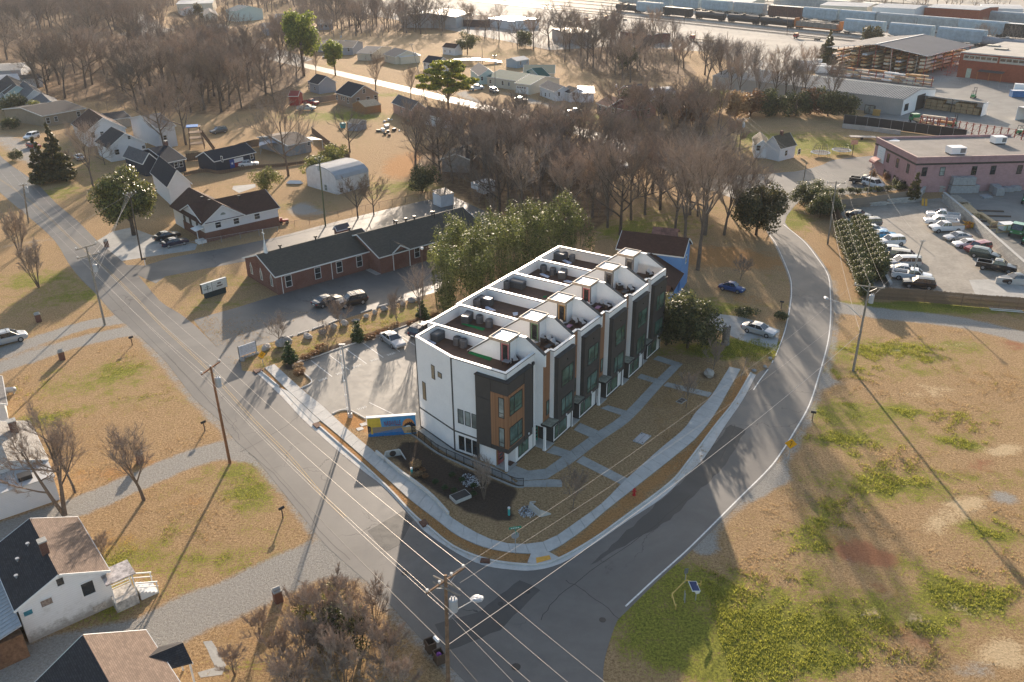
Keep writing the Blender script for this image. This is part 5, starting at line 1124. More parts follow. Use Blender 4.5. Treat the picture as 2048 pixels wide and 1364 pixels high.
b=MB();b.slab([(-1.2,h3.W+3.2,2.3),(-1.2,h3.W-.1,3.1),(h3.L,h3.W-.1,3.1),(h3.L,h3.W+3.2,2.3)][::1]if False else[(h3.L,h3.W+3.2,2.3),(-1.2,h3.W+3.2,2.3),(-1.2,h3.W-.1,3.1),(h3.L,h3.W-.1,3.1)],.08);lr=obj('lean_to_roof',b,m_ribw,h3.t)
b=MB();[b.bar((x,h3.W+3.2,2.34),(x,h3.W-.1,3.13),.05,.05)for x in np.arange(-1.1,h3.L,.45)];obj('rib',b,m_metal,lr)
# --- brown roofed house bottom left (only the roof corner shows)
h4=Bld('brown_roof_house','house with tan and dark shingle gable roof at the bottom left corner of the photo',(292,1260),(395,1418),(70,1400),3.4,'house',.3)
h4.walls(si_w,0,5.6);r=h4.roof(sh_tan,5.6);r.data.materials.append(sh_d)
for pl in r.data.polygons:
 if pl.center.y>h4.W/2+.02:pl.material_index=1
p=h4.loc(330,1325,2.9)
b=MB();x0,x1=p.x-1.1,p.x+1.5;xm=(x0+x1)/2
b.slab([(x0,-1.5,2.6),(xm,-1.5,3.5),(xm,1.6,3.9),(x0,.3,3.2)][::-1],.1);b.slab([(xm,-1.5,3.5),(x1,-1.5,2.6),(x1,.3,3.2),(xm,1.6,3.9)][::-1],.1);h4.part('porch_roof',b,shingle('dark_shingle',(.052,.050,.052),'x'))
b=MB();[b.bar((x,-1.35,0),(x,-1.35,2.6),.12,.12)for x in(x0+.1,x1-.1)];b.box(x0,x1,-1.55,-1.48,2.5,2.66);h4.part('porch_post',b,m_trim)
# --- pale roofed house behind the two bare trees at the left
h5=Bld('pale_roof_house','house with pale flat roof half hidden by two big bare trees at the left edge',(96,918),(60,842),(-60,945),3.0,'house',.3)
h5.walls(si_w,0,4.2);h5.roof(sh_wh,4.2);h5.chimney(h5.L*.72,h5.W/2-1.5,3.3,4.9,m_brick2,.7)
b=MB();q=h5.loc(30,985,3.0)
h5b=Bld('flat_roof_annex','long white flat roofed annex below the pale roofed house at the left edge',(-60,1008),(110,952),(-60,925),2.8,'annex',.15)
h5b.walls(si_w,0,None);b=MB();b.box(0,h5b.L,0,h5b.W,2.74,2.86);h5b.part('roof',b,mat('pale_flat_roof',(.55,.55,.54),.7,.08,.5));b=MB();p=h5b.loc(50,955,2.9);b.box(p.x-.6,p.x+.6,p.y-.5,p.y+.5,2.86,3.3);h5b.part('roof_hatch',b,m_black)
h6=simple_house('white garage clipped by the left edge with a gas tank beside it',(4,752),(14,808),(-60,770),2.5,3.4,si_w,sh_g,name='garage',cat='garage')
tk=thing('gas_tank','small grey tank and cushions against the white garage at the left edge','tank',G(22,787),.2);b=MB();b.tube([(-.7,0,.5),(-.5,0,.5),(.5,0,.5),(.7,0,.5)],[.15,.35,.35,.15],10);obj('tank',b,m_metal,tk);b=MB();[b.box(x-.05,x+.05,-.25,.25,0,.3)for x in(-.4,.4)];obj('leg',b,m_conc2,tk)
# --- light blue house with the brown roofs
h7=Bld('blue_house','bright blue two storey house with brown shingle roofs behind the townhouses',(1232,497),(1368,514),(1250,468),6.3,'house',.3)
h7.W=6.4
h7.walls(si_b,0,8.2);h7.roof(sh_br,8.2);h7.win('E',1372,518,.8,1.2,m_trim)
b=MB();q=h7.L;b.box(q-9.5,q-.6,-7.0,.28,0,3.7);h7.part('front_wing_wall',b,si_b)
b=MB();x0,x1,y0,y1=q-10,q+.2,-7.4,.3;xa=(x0+x1)/2;ym=-3.0;zt=6.3
b.slab([(x0,y0,3.6),(x1,y0,3.6),(xa,ym,zt)],.12);b.slab([(x1,y0,3.6),(x1,y1,3.6),(xa,y1,zt),(xa,ym,zt)],.12);b.slab([(x0,y1,3.6),(x0,y0,3.6),(xa,ym,zt),(xa,y1,zt)],.12);h7.part('hip_roof',b,sh_br)
pf=h7.loc(1364,620,0);b=MB();xe=q-.2;b.box(xe-4.6,xe,-12.2,-7.0,0,3.2);h7.part('porch_wing_wall',b,si_b)
b=MB();b.slab([(xe-4.9,-12.6,3.1),(xe+.3,-12.6,3.1),(xe+.3,-8.2,4.9),(xe-4.9,-8.2,4.9)],.12);b.slab([(xe+.3,-6.5,3.6),(xe-4.9,-6.5,3.6),(xe-4.9,-8.2,4.9),(xe+.3,-8.2,4.9)],.12);h7.part('porch_wing_roof',b,sh_br)
b=MB();b.box(xe-4.95,xe+.32,-12.68,-12.6,2.92,3.1);b.box(xe-.05,xe+.04,-12.3,-12.2,0,3.0);b.box(xe-4.6,xe-4.5,-12.3,-12.2,0,3.0);b.box(-.02,q,-.06,0,6.1,6.28);b.box(x0,x1,y0-.06,y0,3.42,3.6);h7.part('fascia',b,m_trim)
b=MB();b.box(xe-2.0,xe-.9,-12.3,-12.22,.2,2.4);dd=h7.part('door',b,m_trim);b=MB();b.box(xe-1.85,xe-1.05,-12.33,-12.31,1.0,2.2);obj('pane',b,m_glassl,dd)
b=MB();b.box(xe,xe+1.5,-11.6,-10.4,0,.5);b.bar((xe+1.4,-11.6,.5),(xe+1.4,-11.6,1.5),.06,.06);b.bar((xe,-11.6,1.9),(xe+1.5,-11.6,1.45),.06,.06);h7.part('step',b,m_trim)
sh7=simple_house('collapsing shed with rusty corrugated roof behind the blue house',(1352,482),(1300,477),(1338,460),1.6,2.9,mat('grey_boards',(.2,.17,.14),.9,.2),m_rusty,name='shed',cat='shed',trim=False)
# --- white metal barn, white shed
h8=Bld('metal_barn','white corrugated metal barn with curved grey roof behind a bare tree',(672,360),(738,343),(640,336),3.2,'barn',.1)
h8.W=max(h8.W,7)
h8.walls(mat('white_corrugated',(.68,.70,.73),.45,.08,1,.2),0,None)
b=MB();L_,W8=h8.L,h8.W
arc=[(W8/2-W8/2*math.cos(a),3.2+2.0*math.sin(a))for a in np.linspace(0,PI,9)]
for(y0,z0),(y1,z1)in zip(arc[:-1],arc[1:]):b.slab([(0,y0,z0),(L_,y0,z0),(L_,y1,z1),(0,y1,z1)],.08)
rr=h8.part('roof',b,m_ribw);b=MB();[b.bar((x,y0,z0+.02),(x,y1,z1+.02),.06,.06)for x in np.arange(.2,L_,.5)for(y0,z0),(y1,z1)in zip(arc[:-1],arc[1:])];obj('rib',b,m_metal,rr)
b=MB();b.add([(.1,y,z)for y,z in[(0.1,3.1)]+arc[1:-1]+[(W8-.1,3.1)]],[tuple(range(9))[::-1]]);b.add([(L_-.1,y,z)for y,z in[(0.1,3.1)]+arc[1:-1]+[(W8-.1,3.1)]],[tuple(range(9))]);h8.part('gable_end',b,mat('white_corrugated',(.6,.6,.6)))
h8.win('W',652,375,.9,1.2,m_trim,m_glassl);h8.win('S',683,380,.8,.9,m_trim,m_glassd);h8.win('S',703,388,.8,.9,m_trim,m_glassd);h8.win('S',722,372,.8,.9,m_trim,m_glassd)
b=Bld('flat_canopy','flat white roof sheet shining behind the metal barn',(690,332),(718,326),(672,318),3,'canopy',.1);mb=MB();mb.box(0,b.L,0,b.W,2.9,3.05);b.part('roof',mb,m_ribw);mb=MB();[mb.bar((x,y,0),(x,y,2.9),.12,.12)for x in(.2,b.L-.2)for y in(.2,b.W-.2)];b.part('post',mb,m_metal)
sd8=Bld('garden_shed','small white windowless shed with dark flat roof behind the church',(881,391),(908,385),(866,384),2.5,'shed',.08);sd8.walls(mat('white_corrugated',(.6,.6,.6)),0,None);b=MB();b.slab([(0,0,2.45),(sd8.L,0,2.45),(sd8.L,sd8.W,2.9),(0,sd8.W,2.9)],.07);sd8.part('roof',b,m_black);sd8.door('W',871,395,1.0,1.9)
cp=Bld('camper','white camper van with dark windows parked under the bare trees behind the church',(967,366),(990,361),(943,363),3.0,'camper',.02)
b=MB();b.box(0,cp.L,0,cp.W,.6,3.0);b.box(-1.4,0,0.05,cp.W,1.7,2.9);cp.part('body',b,si_w);cp.win('S',976,374,.9,.5,m_trim,m_glassd,muntin=False);b=MB();[b.tube([(x,-.02,.4),(x,.2,.4)],[.4,.4],10)for x in(cp.L*.35,cp.L*.75)];cp.part('wheel',b,m_rubber)
# --- left cluster
simple_house('tan brick house with black roof behind the dark cedar',(84,232),(172,216),(80,205),3.2,4.6,m_brickt,sh_d,[('S',112,238,.9,1.3),('S',157,228,1,1.4),('S',96,241,1,1.5)])
simple_house('low tan garage with black roof under the bare trees right of the tan brick house',(218,240),(262,234),(210,226),2.6,3.6,mat('beige_wall',(.42,.36,.29),.8),sh_d,name='garage',cat='garage')
simple_house('white gabled house with brown shingle roof behind the one with the roof vent',(168,267),(142,247),(256,258),3.6,7.0,si_w,sh_br,[('W',186,270,.9,1.4),('E',186,270,.9,1.4),('E',204,267,.8,1)],oh=.3)
h14=simple_house('white gabled house with dark shingle roof and a white roof vent',(215,297),(189,283),(316,296),3.4,6.4,si_w,sh_d,[('W',234,304,1,1.2),('E',234,304,1,1.2),('E',258,275,.6,.7),('E',287,294,.7,.7)],oh=.3)
h15=simple_house('white two storey house with grey roof and blue tarp behind the two tall bare trees',(313,257),(352,251),(285,232),5.2,7.2,si_w,sh_g,[('S',330,275,.8,1.1)],oh=.3)
nv=simple_house('navy house with black gable roof and red brick chimney in front of the magnolia',(335,325),(373,317),(290,300),2.9,5.0,si_navy,sh_bl,[('S',352,330,.8,1.2),('S',362,328,.8,1.2)],chim=(.92,-.2,.9,m_brick))
nv2=simple_house('front wing of the navy house with white gable trim, partly behind the magnolia',(285,328),(245,313),(338,329),3.0,5.2,si_navy,sh_g,[('E',320,338,.9,1.3)])
mgw=simple_house('white house with black roof showing right behind the magnolia',(334,375),(300,345),(393,374),4.0,7.2,si_w,sh_bl,[('W',340,398,.9,1.3)],oh=.3)
tx=simple_house('dark house with a lone star flag painted on its wall',(428,323),(512,304),(420,307),2.7,4.4,si_navy,sh_bl,[('W',444,318,.6,1.2),('S',503,312,.7,1.3)],oh=.3)
b=MB();p=tx.hit('S',466,323);q=tx.hit('S',488,316)
tx_m={k:mat('flag_'+k,c,.6,.1,4)for k,c in dict(blue=(.02,.06,.28),white=(.75,.75,.75),red=(.22,.02,.03)).items()}
yy=tx.oh-.03;b=MB();b.box(p.x-.9,p.x+.3,yy,yy+.02,.2,2.2);tx.part('painted_flag_field',b,tx_m['blue']);b=MB();b.box(p.x+.3,p.x+2.8,yy,yy+.02,1.25,2.2);tx.part('painted_flag_stripe',b,tx_m['white']);b=MB();b.box(p.x+.3,p.x+2.8,yy,yy+.02,.2,1.24);tx.part('painted_flag_stripe',b,tx_m['red'])
b=MB();cc=(p.x-.3,1.25);b.add([(cc[0]+(.42 if k%2==0 else .17)*math.sin(k*PI/5),yy-.012,cc[1]+(.42 if k%2==0 else .17)*math.cos(k*PI/5))for k in range(10)],[tuple(range(10))]);tx.part('painted_star',b,tx_m['white'])
gg=simple_house('low grey garage with wide roof behind the bare trees, tarp at its left',(575,291),(625,281),(560,265),2.8,4.0,mat('grey_block',(.33,.31,.30),.9,.1),shingle('dusty_shingle',(.14,.11,.09)),[('S',617,287,.7,.8)],name='garage',cat='garage')
b=MB();b.slab([(gg.L,1,2.8),(gg.L+3.6,1,2.3),(gg.L+3.6,5.5,2.3),(gg.L,5.5,2.8)],.08);gg.part('carport_roof',b,mat('tan_tin',(.42,.34,.25),.5,.1));b=MB();[b.bar((gg.L+3.5,y,0),(gg.L+3.5,y,2.3),.1,.1)for y in(1.1,5.4)];gg.part('carport_post',b,m_trim)
b=MB();b.box(2.2,5.2,gg.oh-.05,gg.oh-.01,0,2.2);gg.part('garage_door',b,mat('blue_grey_door',(.22,.27,.31),.6))
tp=thing('tarp_shelter','crumpled pale tarp shelter left of the grey garage','tarp',G(546,305),.2);b=MB();b.add([(-3,-1.6,2.2),(0,-1.9,2.9),(3.2,-1.5,2.1),(-3.1,1.8,2.3),(.2,1.6,3.2),(3.2,1.7,2.4)],[(0,1,4,3),(1,2,5,4)]);b.add([(-3,-1.6,2.15),(0,-1.9,2.85),(3.2,-1.5,2.05),(-3.1,1.8,2.25),(.2,1.6,3.15),(3.2,1.7,2.35)],[(3,4,1,0),(4,5,2,1)]);obj('sheet',b,mat('pale_tarp',(.45,.46,.5),.6,.2),tp)
b=MB();[b.bar((x,y,0),(x,y,2.2),.09,.09)for x in(-2.9,3.0)for y in(-1.4,1.6)];obj('post',b,m_metal,tp)
simple_house('blue grey house with dark hipped roof at the left edge, uppermost of the row',(0,186),(-40,170),(55,180),3,5.2,si_gr,sh_d,oh=.3)
simple_house('pale aqua gabled house third from the top at the left edge',(8,190),(-10,168),(60,178),3.0,5.6,si_aq,sh_d,oh=.3)
simple_house('white gabled house with grey roof behind the green shrubs at the left',(48,199),(28,180),(98,196),3.0,5.6,si_w,sh_g,oh=.3)
simple_house('grey gabled house just above the tan brick house',(78,216),(62,200),(122,207),3.0,4.8,si_gr,sh_g,oh=.3)
simple_house('white outbuilding with dark flat roof at the upper left',(44,160),(86,156),(40,150),3,3.8,si_w,sh_d,name='outbuilding',cat='outbuilding')
simple_house('pale metal roofed barn near the upper left edge',(-20,165),(40,160),(-20,152),3.4,4.6,si_w,m_ribw,name='barn',cat='barn')
simple_house('long grey roofed building half hidden in the upper left woods',(-20,142),(42,139),(-20,128),3,4,si_gr,sh_wh,name='long_building',cat='building')
# --- middle distance
simple_house('grey gabled house with a white porch roof left of the tan house',(636,169),(616,164),(681,166),3.2,5.6,si_gr,sh_d,[('S',618,175,.8,1.2),('S',630,177,.8,1.3),('N',618,175,.8,1.2)],oh=.3)
tn=simple_house('tan house with dark shingle roof and white framed windows',(702,194),(670,185),(764,188),3.5,6.5,si_tan,sh_bl,[('S',674,195,.9,1.4),('S',683,196,.7,1.2),('S',688,197,.7,1.2),('S',696,201,.9,1.7),('W',716,201,1.1,1.6),('E',716,201,1.1,1.6),('E',728,182,.9,1.2),('W',728,182,.9,1.2),('E',751,195,1,1.3),('W',751,195,1,1.3),('E',736,197,1.2,1),('W',736,197,1.2,1)],oh=.3)
simple_house('small cedar shed with tan gable roof beside the tan house',(730,214),(763,209),(724,204),2.2,3.5,mat('cedar_board',(.34,.17,.075),.8,.15,3),mat('tan_roof',(.45,.33,.21),.7),name='garden_shed',cat='shed',oh=.15,trim=False)
simple_house('salmon pink house with grey roof beside the white block house',(822,220),(783,205),(851,216),3.0,5.2,si_pk,sh_g,[('S',803,222,.8,1.1),('E',842,228,.8,1.2)],oh=.3)
simple_house('plain white house with brown shingle roof left of the thicket',(884,236),(841,226),(925,233),3.0,4.6,si_w,shingle('red_brown_shingle',(.20,.12,.09)),[('S',850,236,.9,1.5),('E',917,240,.8,1)],oh=.3)
simple_house('grey blue gabled house with brick front, nearest the bright pine',(666,95),(706,95),(650,84),3.2,4.8,si_gr,sh_d,[('S',697,99,.9,1.4)],oh=.3)
simple_house('blue grey house with low gable behind the bright pines',(628,90),(665,92),(640,78),3.0,4.4,si_gr,sh_d,[('S',650,97,.8,1)],oh=.3)
simple_house('cream house with grey roof and small porch at the far street',(712,106),(743,107),(706,92),3.0,4.6,si_cr,sh_g,[('S',742,110,.8,1.2)],oh=.3)
simple_house('cream gabled house with long flat wing on the far street',(766,108),(790,114),(790,98),3.0,5.2,si_cr,sh_g,[('S',774,116,.8,1.1),('N',774,116,.8,1.1)],oh=.3)
simple_house('flat roofed cream wing behind the far utility pole',(800,114),(842,110),(795,104),3.0,3.4,si_cr,m_cap,name='house_wing',cat='house wing')
fw=simple_house('white house with black roof and twin small gables on the far street',(874,128),(845,124),(897,124),3.4,5.6,si_w,sh_bl,[('S',850,129,.7,.9),('S',857,133,.7,1.2),('S',867,135,.7,1.2),('W',884,132,.7,1.2)],oh=.25)
simple_house('white barn roofed shed with brown roof near the far woods',(910,97),(884,94),(928,95),3.0,4.6,si_w,sh_br,[('S',890,102,.6,.9),('S',900,103,.6,1)],name='outbuilding',cat='outbuilding',oh=.2)
simple_house('small blue shed with bright metal roof',(1034,122),(1059,118),(1018,118),2.8,3.8,siding('pale_blue_siding',(.3,.38,.45)),m_ribw,[('S',1041,126,.6,1.3),('S',1054,125,.6,.8)],name='garden_shed',cat='shed',oh=.2)
simple_house('pale aqua house with grey roof behind the spreading pine',(958,152),(940,138),(984,142),3.0,5.2,si_aq,sh_g,[('E',964,157,.7,1.3)],oh=.2)
gr=simple_house('cream house with green metal roof on the far street',(972,153),(1032,162),(990,139),3.2,4.9,si_cr,m_green,[('S',1005.5,166,.9,1.3),('S',1018,168,.7,1.1),('S',981,163,1,1.2)],oh=.3)
gw_=simple_house('green roofed garage wing with white garage door',(1028,166),(1060,170),(1046,148),3.2,5.0,si_cr,m_green,name='garage_wing',cat='garage',oh=.2)
gd=gw_;b=MB();b.box(.8,gd.L-.8,gd.oh-.07,gd.oh-.003,0,2.4);dd=gd.part('garage_door',b,m_trim);b=MB();[b.box(1.2+k*1.0,1.9+k*1.0,gd.oh-.09,gd.oh-.072,1.8,2.2)for k in range(4)];obj('pane',b,m_glassd,dd)
simple_house('rear green roofed house behind the garage wing',(1080,154),(1101,152),(1046,145),3.0,5.2,si_cr,m_green,[('S',1090,158,.7,1)],oh=.3)
simple_house('farthest green roofed block near the edge of the woods',(1046,146),(1110,146),(1060,133),3.4,5.2,si_cr,m_green,oh=.3)
simple_house('small white house with grey roof and red shutters on the far street',(1078,172),(1110,184),(1086,160),3.0,4.6,si_w,sh_g,[('S',1091,189,.9,1.2),('S',1099,190,.6,1.2),('E',1118,188,.7,1.2)],oh=.25)
simple_house('white annex with dark roof right of the small white house',(1122,181),(1140,187),(1140,174),2.8,4.2,si_w,sh_d,[('E',1148,188,.8,1)],oh=.2)
simple_house('white block building with chimney stub above the bare street tree',(1156,186),(1190,186),(1156,172),3.0,3.4,si_w,m_cap,name='outbuilding',cat='outbuilding')
ph=simple_house('dusty pink house with rust coloured roof behind the bare trees',(1192,206),(1216,214),(1206,190),3.0,5.0,si_pp,sh_rust,[('S',1200,216,1.2,1.2),('S',1212,220,.7,1.5)],oh=.3)
simple_house('rust roofed middle wing of the dusty pink house',(1216,213),(1262,221),(1210,192),3.0,5.2,si_pp,sh_rust,[('S',1226,222,1,1.4)],name='house_wing',cat='house wing',oh=.3)
simple_house('rust roofed low wing with two small windows, nearest the thicket',(1262,221),(1302,216),(1258,203),2.8,3.8,si_pp,m_rusty,[('S',1283,227,.7,1.2),('S',1297,223,.6,1)],name='house_wing',cat='house wing',oh=.3)
simple_house('two storey pink gabled house with dark grey roof above the rust roofs',(1262,188),(1297,184),(1232,181),5.0,7.0,si_pp,sh_g,[('W',1247,183,.9,1.4)],oh=.25)
qh=Bld('quonset_hut','pale half round metal hut right of the pink houses',(1316,196),(1358,192),(1302,184),2.4,'hut',.1)
b=MB();arc=[(qh.W/2-qh.W/2*math.cos(a),.6+4.0*math.sin(a))for a in np.linspace(0,PI,9)]
for(y0,z0),(y1,z1)in zip(arc[:-1],arc[1:]):b.slab([(0,y0,z0),(qh.L,y0,z0),(qh.L,y1,z1),(0,y1,z1)],.08)
qh.part('roof',b,m_ribw);b=MB();b.add([(.1,y,z)for y,z in arc],[tuple(range(9))[::-1]]);b.add([(qh.L-.1,y,z)for y,z in arc],[tuple(range(9))]);b.box(.1,qh.L-.1,0.02,.1,0,.7);qh.part('wall',b,si_w)
simple_house('hidden house with dark roof and pale gable inside the dark thicket',(1130,318),(1080,312),(1160,300),3.2,5.0,mat('grey_stone_wall',(.3,.28,.26),.9),sh_g,oh=.3)
simple_house('low dark roofed house in the thicket left of the camper',(900,300),(880,318),(952,312),3,4.4,mat('grey_stone_wall',(.3,.28,.26),.9),sh_d,oh=.3)
# --- white cottage beside the trampolines
wc=simple_house('small white cottage with brown hip and gable roof beside the trampolines',(1561,298),(1594,290),(1524,291),3.0,5.6,si_w,shingle('olive_shingle',(.12,.10,.07)),oh=.2)
wc.o=wc.o
for u,v in((1572,306),(1598,303)):wc.win('S',u,v,.9,1.2,m_trim)
lw=simple_house('left wing of the white cottage with gable towards the street pole',(1540,293),(1534,276),(1507,284),2.9,4.4,si_w,shingle('olive_shingle',(.12,.10,.07)),[('W',1517,296,.9,1.2),('E',1517,296,.9,1.2),('S',1528,300,.8,1.2)],name='cottage_wing',cat='house wing',oh=.2)
b=MB();b.box(wc.L*.45,wc.L*.45+.6,wc.W/2-.3,wc.W/2+.3,5,6.4);wc.part('chimney',b,m_brick2)
# --- far top houses
for k in[('white bungalow with red metal roof near the top left',(357,20),(366,21),(384,16),3.2,5.0,si_w,m_rusty,[('E',391,25,1,1.4),('W',391,25,1,1.4)]),('cream bungalow beside a dark conifer near the top',(407,31),(404,22),(435,29),3.2,5.0,si_cr,sh_g,[('W',414,36,1,1.4),('E',414,36,1,1.4),('E',428,35,1,1.4)]),('tall pale aqua house with teal roof near the top',(450,20),(470,22),(445,10),6.2,8.6,si_aq,mat('teal_roof',(.06,.11,.13),.7,.1),[('S',456,30,1.2,1.6),('S',462,42,1.2,2)]),('large grey blue house with white trimmed windows near the top',(546,42),(592,41),(540,32),6.0,8.4,si_gr,sh_g,[('S',571,44,1.2,1.8),('S',577,44,1.2,1.8),('S',583,44,1.2,1.8),('S',589,44,1.2,1.8)]),('low grey blue house in front of the large one near the top',(530,58),(552,57),(536,48),3.4,5.4,si_gr,sh_g,[('S',545,62,1.4,1.6)]),('small dark blue house with three white windows near the top',(636,48),(666,47),(634,40),3.2,4.6,si_gr,sh_g,[('S',643,53,1.2,1.4),('S',652,52,1.2,1.4),('S',659,52,1.2,1.4)]),('cream industrial block with dark openings at the top edge',(352,8),(425,6),(350,0),6,6.6,si_cr,m_ribw,[]),('carport with white curved roof by the top lane',(427,56),(458,54),(428,49),2.8,3.2,si_gr,m_ribw,[])]:
 simple_house(k[0],k[1],k[2],k[3],k[4],k[5],k[6],k[7],k[8],oh=.3,name='far_house' if 'house' in k[0]or 'bungalow' in k[0]else 'far_building',cat='house' if 'house' in k[0]or 'bungalow' in k[0]else 'building')
for k in[('white shed roofed workshop by the rail yard',(912,34),(944,24),(880,12),6,8.0,m_ribw,m_ribw),('white office trailer beside the red trucks',(976,36),(1024,42),(972,25),4.5,4.8,si_w,m_cap),('dark brown freight shed behind the bare trees',(926,38),(970,40),(926,28),4,5,mat('dark_brown_wall',(.1,.06,.05),.8),sh_br),('grey block building behind the bare trees below the yard',(1128,66),(1184,64),(1124,56),5,5.4,mat('grey_block',(.33,.31,.30)),m_cap),('long rust red shed at the edge of the yard',(1240,62),(1303,70),(1242,54),4,4.6,mat('rust_red_wall',(.16,.06,.05),.8),sh_br),('cream factory hall at the far top edge',(1640,10),(1735,14),(1640,2),8,9,si_cr,m_ribw),('white factory hall with small windows near the top right',(1745,14),(1830,18),(1750,6),9,10,si_w,m_ribw),('red brick factory at the far top right',(1850,14),(1960,20),(1856,6),9,9.6,m_brickw,m_ribw),('white flat roofed works at the top right corner',(1965,16),(2048,18),(1975,8),8,8.4,si_w,m_ribw),('low white annex in front of the top right works',(1946,22),(1968,24),(1948,17),4,4.3,si_w,m_ribw),('grey roofed hall at the top edge left of the factories',(1420,3),(1500,6),(1430,-4),6,7,si_cr,m_ribw)]:
 simple_house(k[0],k[1],k[2],k[3],k[4],k[5],k[6],k[7],name='far_building',cat='building',oh=.1)
 # --- long warehouse
wh=Bld('warehouse','long low metal warehouse with ribbed pale roof and white gable end',(1425,151.3),(1808,199),(1870,178),4.6,'warehouse',.1)
m_wall_m=mat('beige_metal_wall',(.40,.38,.35),.5,.06,.3,.1)
wh.walls(m_wall_m,0,6.2);r=wh.roof(mat('warehouse_roof',(.19,.18,.17),.6,.15,.4,0,spec=.15),6.2,mtrim=m_metal)
b=MB();W2=wh.W/2
for x in np.arange(.3,wh.L,.75):b.bar((x,0,4.63),(x,W2,6.23),.16,.12);b.bar((x,wh.W,4.63),(x,W2,6.23),.16,.12)
obj('roof_rib',b,mat('roof_rib_paint',(.50,.49,.46),.6),r,kind='stuff');b=MB()
for x in np.arange(.3,wh.L,.6):b.box(x,x+.06,.06,.1,0,4.4)
wh.part('wall_rib',b,m_wall_m,kind='stuff')
g0='E' if wh.loc(1808,199,4.6).x>wh.L/2 else 'W';xe=wh.L-.1 if g0=='E' else .1;s_=1 if g0=='E' else-1
b=MB();X=xe+s_*.02;P=[(0.1,0),(wh.W-.1,0),(wh.W-.1,4.55),(W2,6.1),(.1,4.55)];b.add([(X,y,z)for y,z in P],[(0,1,2,3,4)if s_>0 else(4,3,2,1,0)]);wh.part('gable_wall',b,m_white)
b=MB();y0=wh.W*.42;X2=xe+s_*.04;b.add([(X2,y0,0),(X2,y0+6,0),(X2,y0+6,4.4),(X2,y0,4.4)],[(0,1,2,3)if s_>0 else(3,2,1,0)]);wh.part('loading_door',b,m_black)
b=MB();b.add([(X2,1.6,1),(X2,4.4,1),(X2,4.4,3),(X2,1.6,3)],[(0,1,2,3)if s_>0 else(3,2,1,0)]);wh.part('gable_window',b,m_glassd)
# --- timber shelter
ts=Bld('timber_shelter','open fronted white timber shelter full of stacked boards',(1968,206),(1846,191),(1990,204),3.8,'shelter',.05)
L_,W_=ts.L,ts.W
b=MB();b.slab([(0,0,3.9),(L_,0,3.9),(L_,W_,3.3),(0,W_,3.3)],.15);ts.part('roof',b,mat('grey_sheet',(.30,.31,.33),.5,.08,.4,.2))
b=MB();b.box(0,.12,0,W_,0,3.6);b.box(L_-.12,L_,0,W_,0,3.6);b.box(.12,L_-.12,W_-.15,W_,0,3.3);ts.part('wall',b,m_white);b=MB();b.box(L_/2-.12,L_/2+.12,.1,.3,0,3.8);ts.part('post',b,m_black)
k=0
for i in range(9):
 x=.8+i*(L_-1.6)/9
 for j in range(random.choice((2,3,3))):
  b=MB();b.box(x,x+(L_-1.6)/9*.9,W_-3.2+random.uniform(0,.3),W_-.4,.1+j*.95,.95+j*.95);o=obj('board_stack',b,mat('board_tan',(.34,.235,.13),.85,.2,2.5),ts.t)
t2=Bld('timber_shelter','second open timber shelter cut off by the right edge',(2036,214),(2090,226),(2040,206),3.6,'shelter',.05);b=MB();b.slab([(0,0,3.8),(t2.L,0,3.8),(t2.L,6,3.4),(0,6,3.4)],.15);t2.part('roof',b,m_cap);b=MB();b.box(0,.1,0,6,0,3.6);b.box(0,t2.L,5.9,6,0,3.4);t2.part('wall',b,m_white)
# --- lumber shed (big open roof)
ls=Bld('lumber_shed','huge open lumber shed with grey ridge roof and orange racks',(1856,112),(1946,90),(1656,93),7.0,'lumber shed',.3)
L_,W_=ls.L,ls.W
r=ls.roof(mat('slate_sheet_roof',(.13,.135,.15),.75,.06,.15,0,spec=.1),9.6,trim=True,mtrim=m_cap)
b=MB();b.bar((0,W_/2,9.66),(L_,W_/2,9.66),.7,.12);obj('ridge_cap',b,m_cap,r)
m_or=mat('orange_steel',(.48,.16,.04),.5,.1);m_redst=mat('red_steel',(.30,.05,.03),.5,.1)
posts=MB()
for x in np.linspace(.6,L_-.6,6):
 for y in np.linspace(.6,W_-.6,7):z=6.8+2.4*(1-abs(y-W_/2)/(W_/2));posts.bar((x,y,0),(x,y,z),.22,.22)
obj('post',posts,m_redst,ls.t,kind='stuff')
def rack(mk,x0,x1,y,zs,m1,m2,n=8):
 """cantilever rack as part"""
 b=MB()
 for x in np.linspace(x0,x1,n):
  b.bar((x,y,0),(x,y,zs[-1]+.6),.14,.2)
  for z in zs:b.bar((x,y-1.1,z),(x,y+1.1,z),.1,.12)
 return b
colw=[mat('lumber_%d'%i,c,.8,.15,1.5)for i,c in enumerate([(.62,.45,.26),(.5,.27,.1),(.55,.55,.56),(.33,.22,.14),(.66,.56,.42)])]
for y in np.linspace(2,W_-2,9):
 ob=obj('rack',rack(None,1.5,L_-1.5,y,(1,2.3,3.6,4.9),None,None),m_or,ls.t)
 for z in(1.1,2.4,3.7,5.0):
  x=1.2
  while x<L_-4:
   l=random.uniform(3.5,6);b=MB();b.box(x,min(x+l,L_-.8),y-1.0,y+1.0,z,z+random.uniform(.35,.8));obj('lumber_bundle',b,random.choice(colw),ls.t);x+=l+random.uniform(.2,1.2)
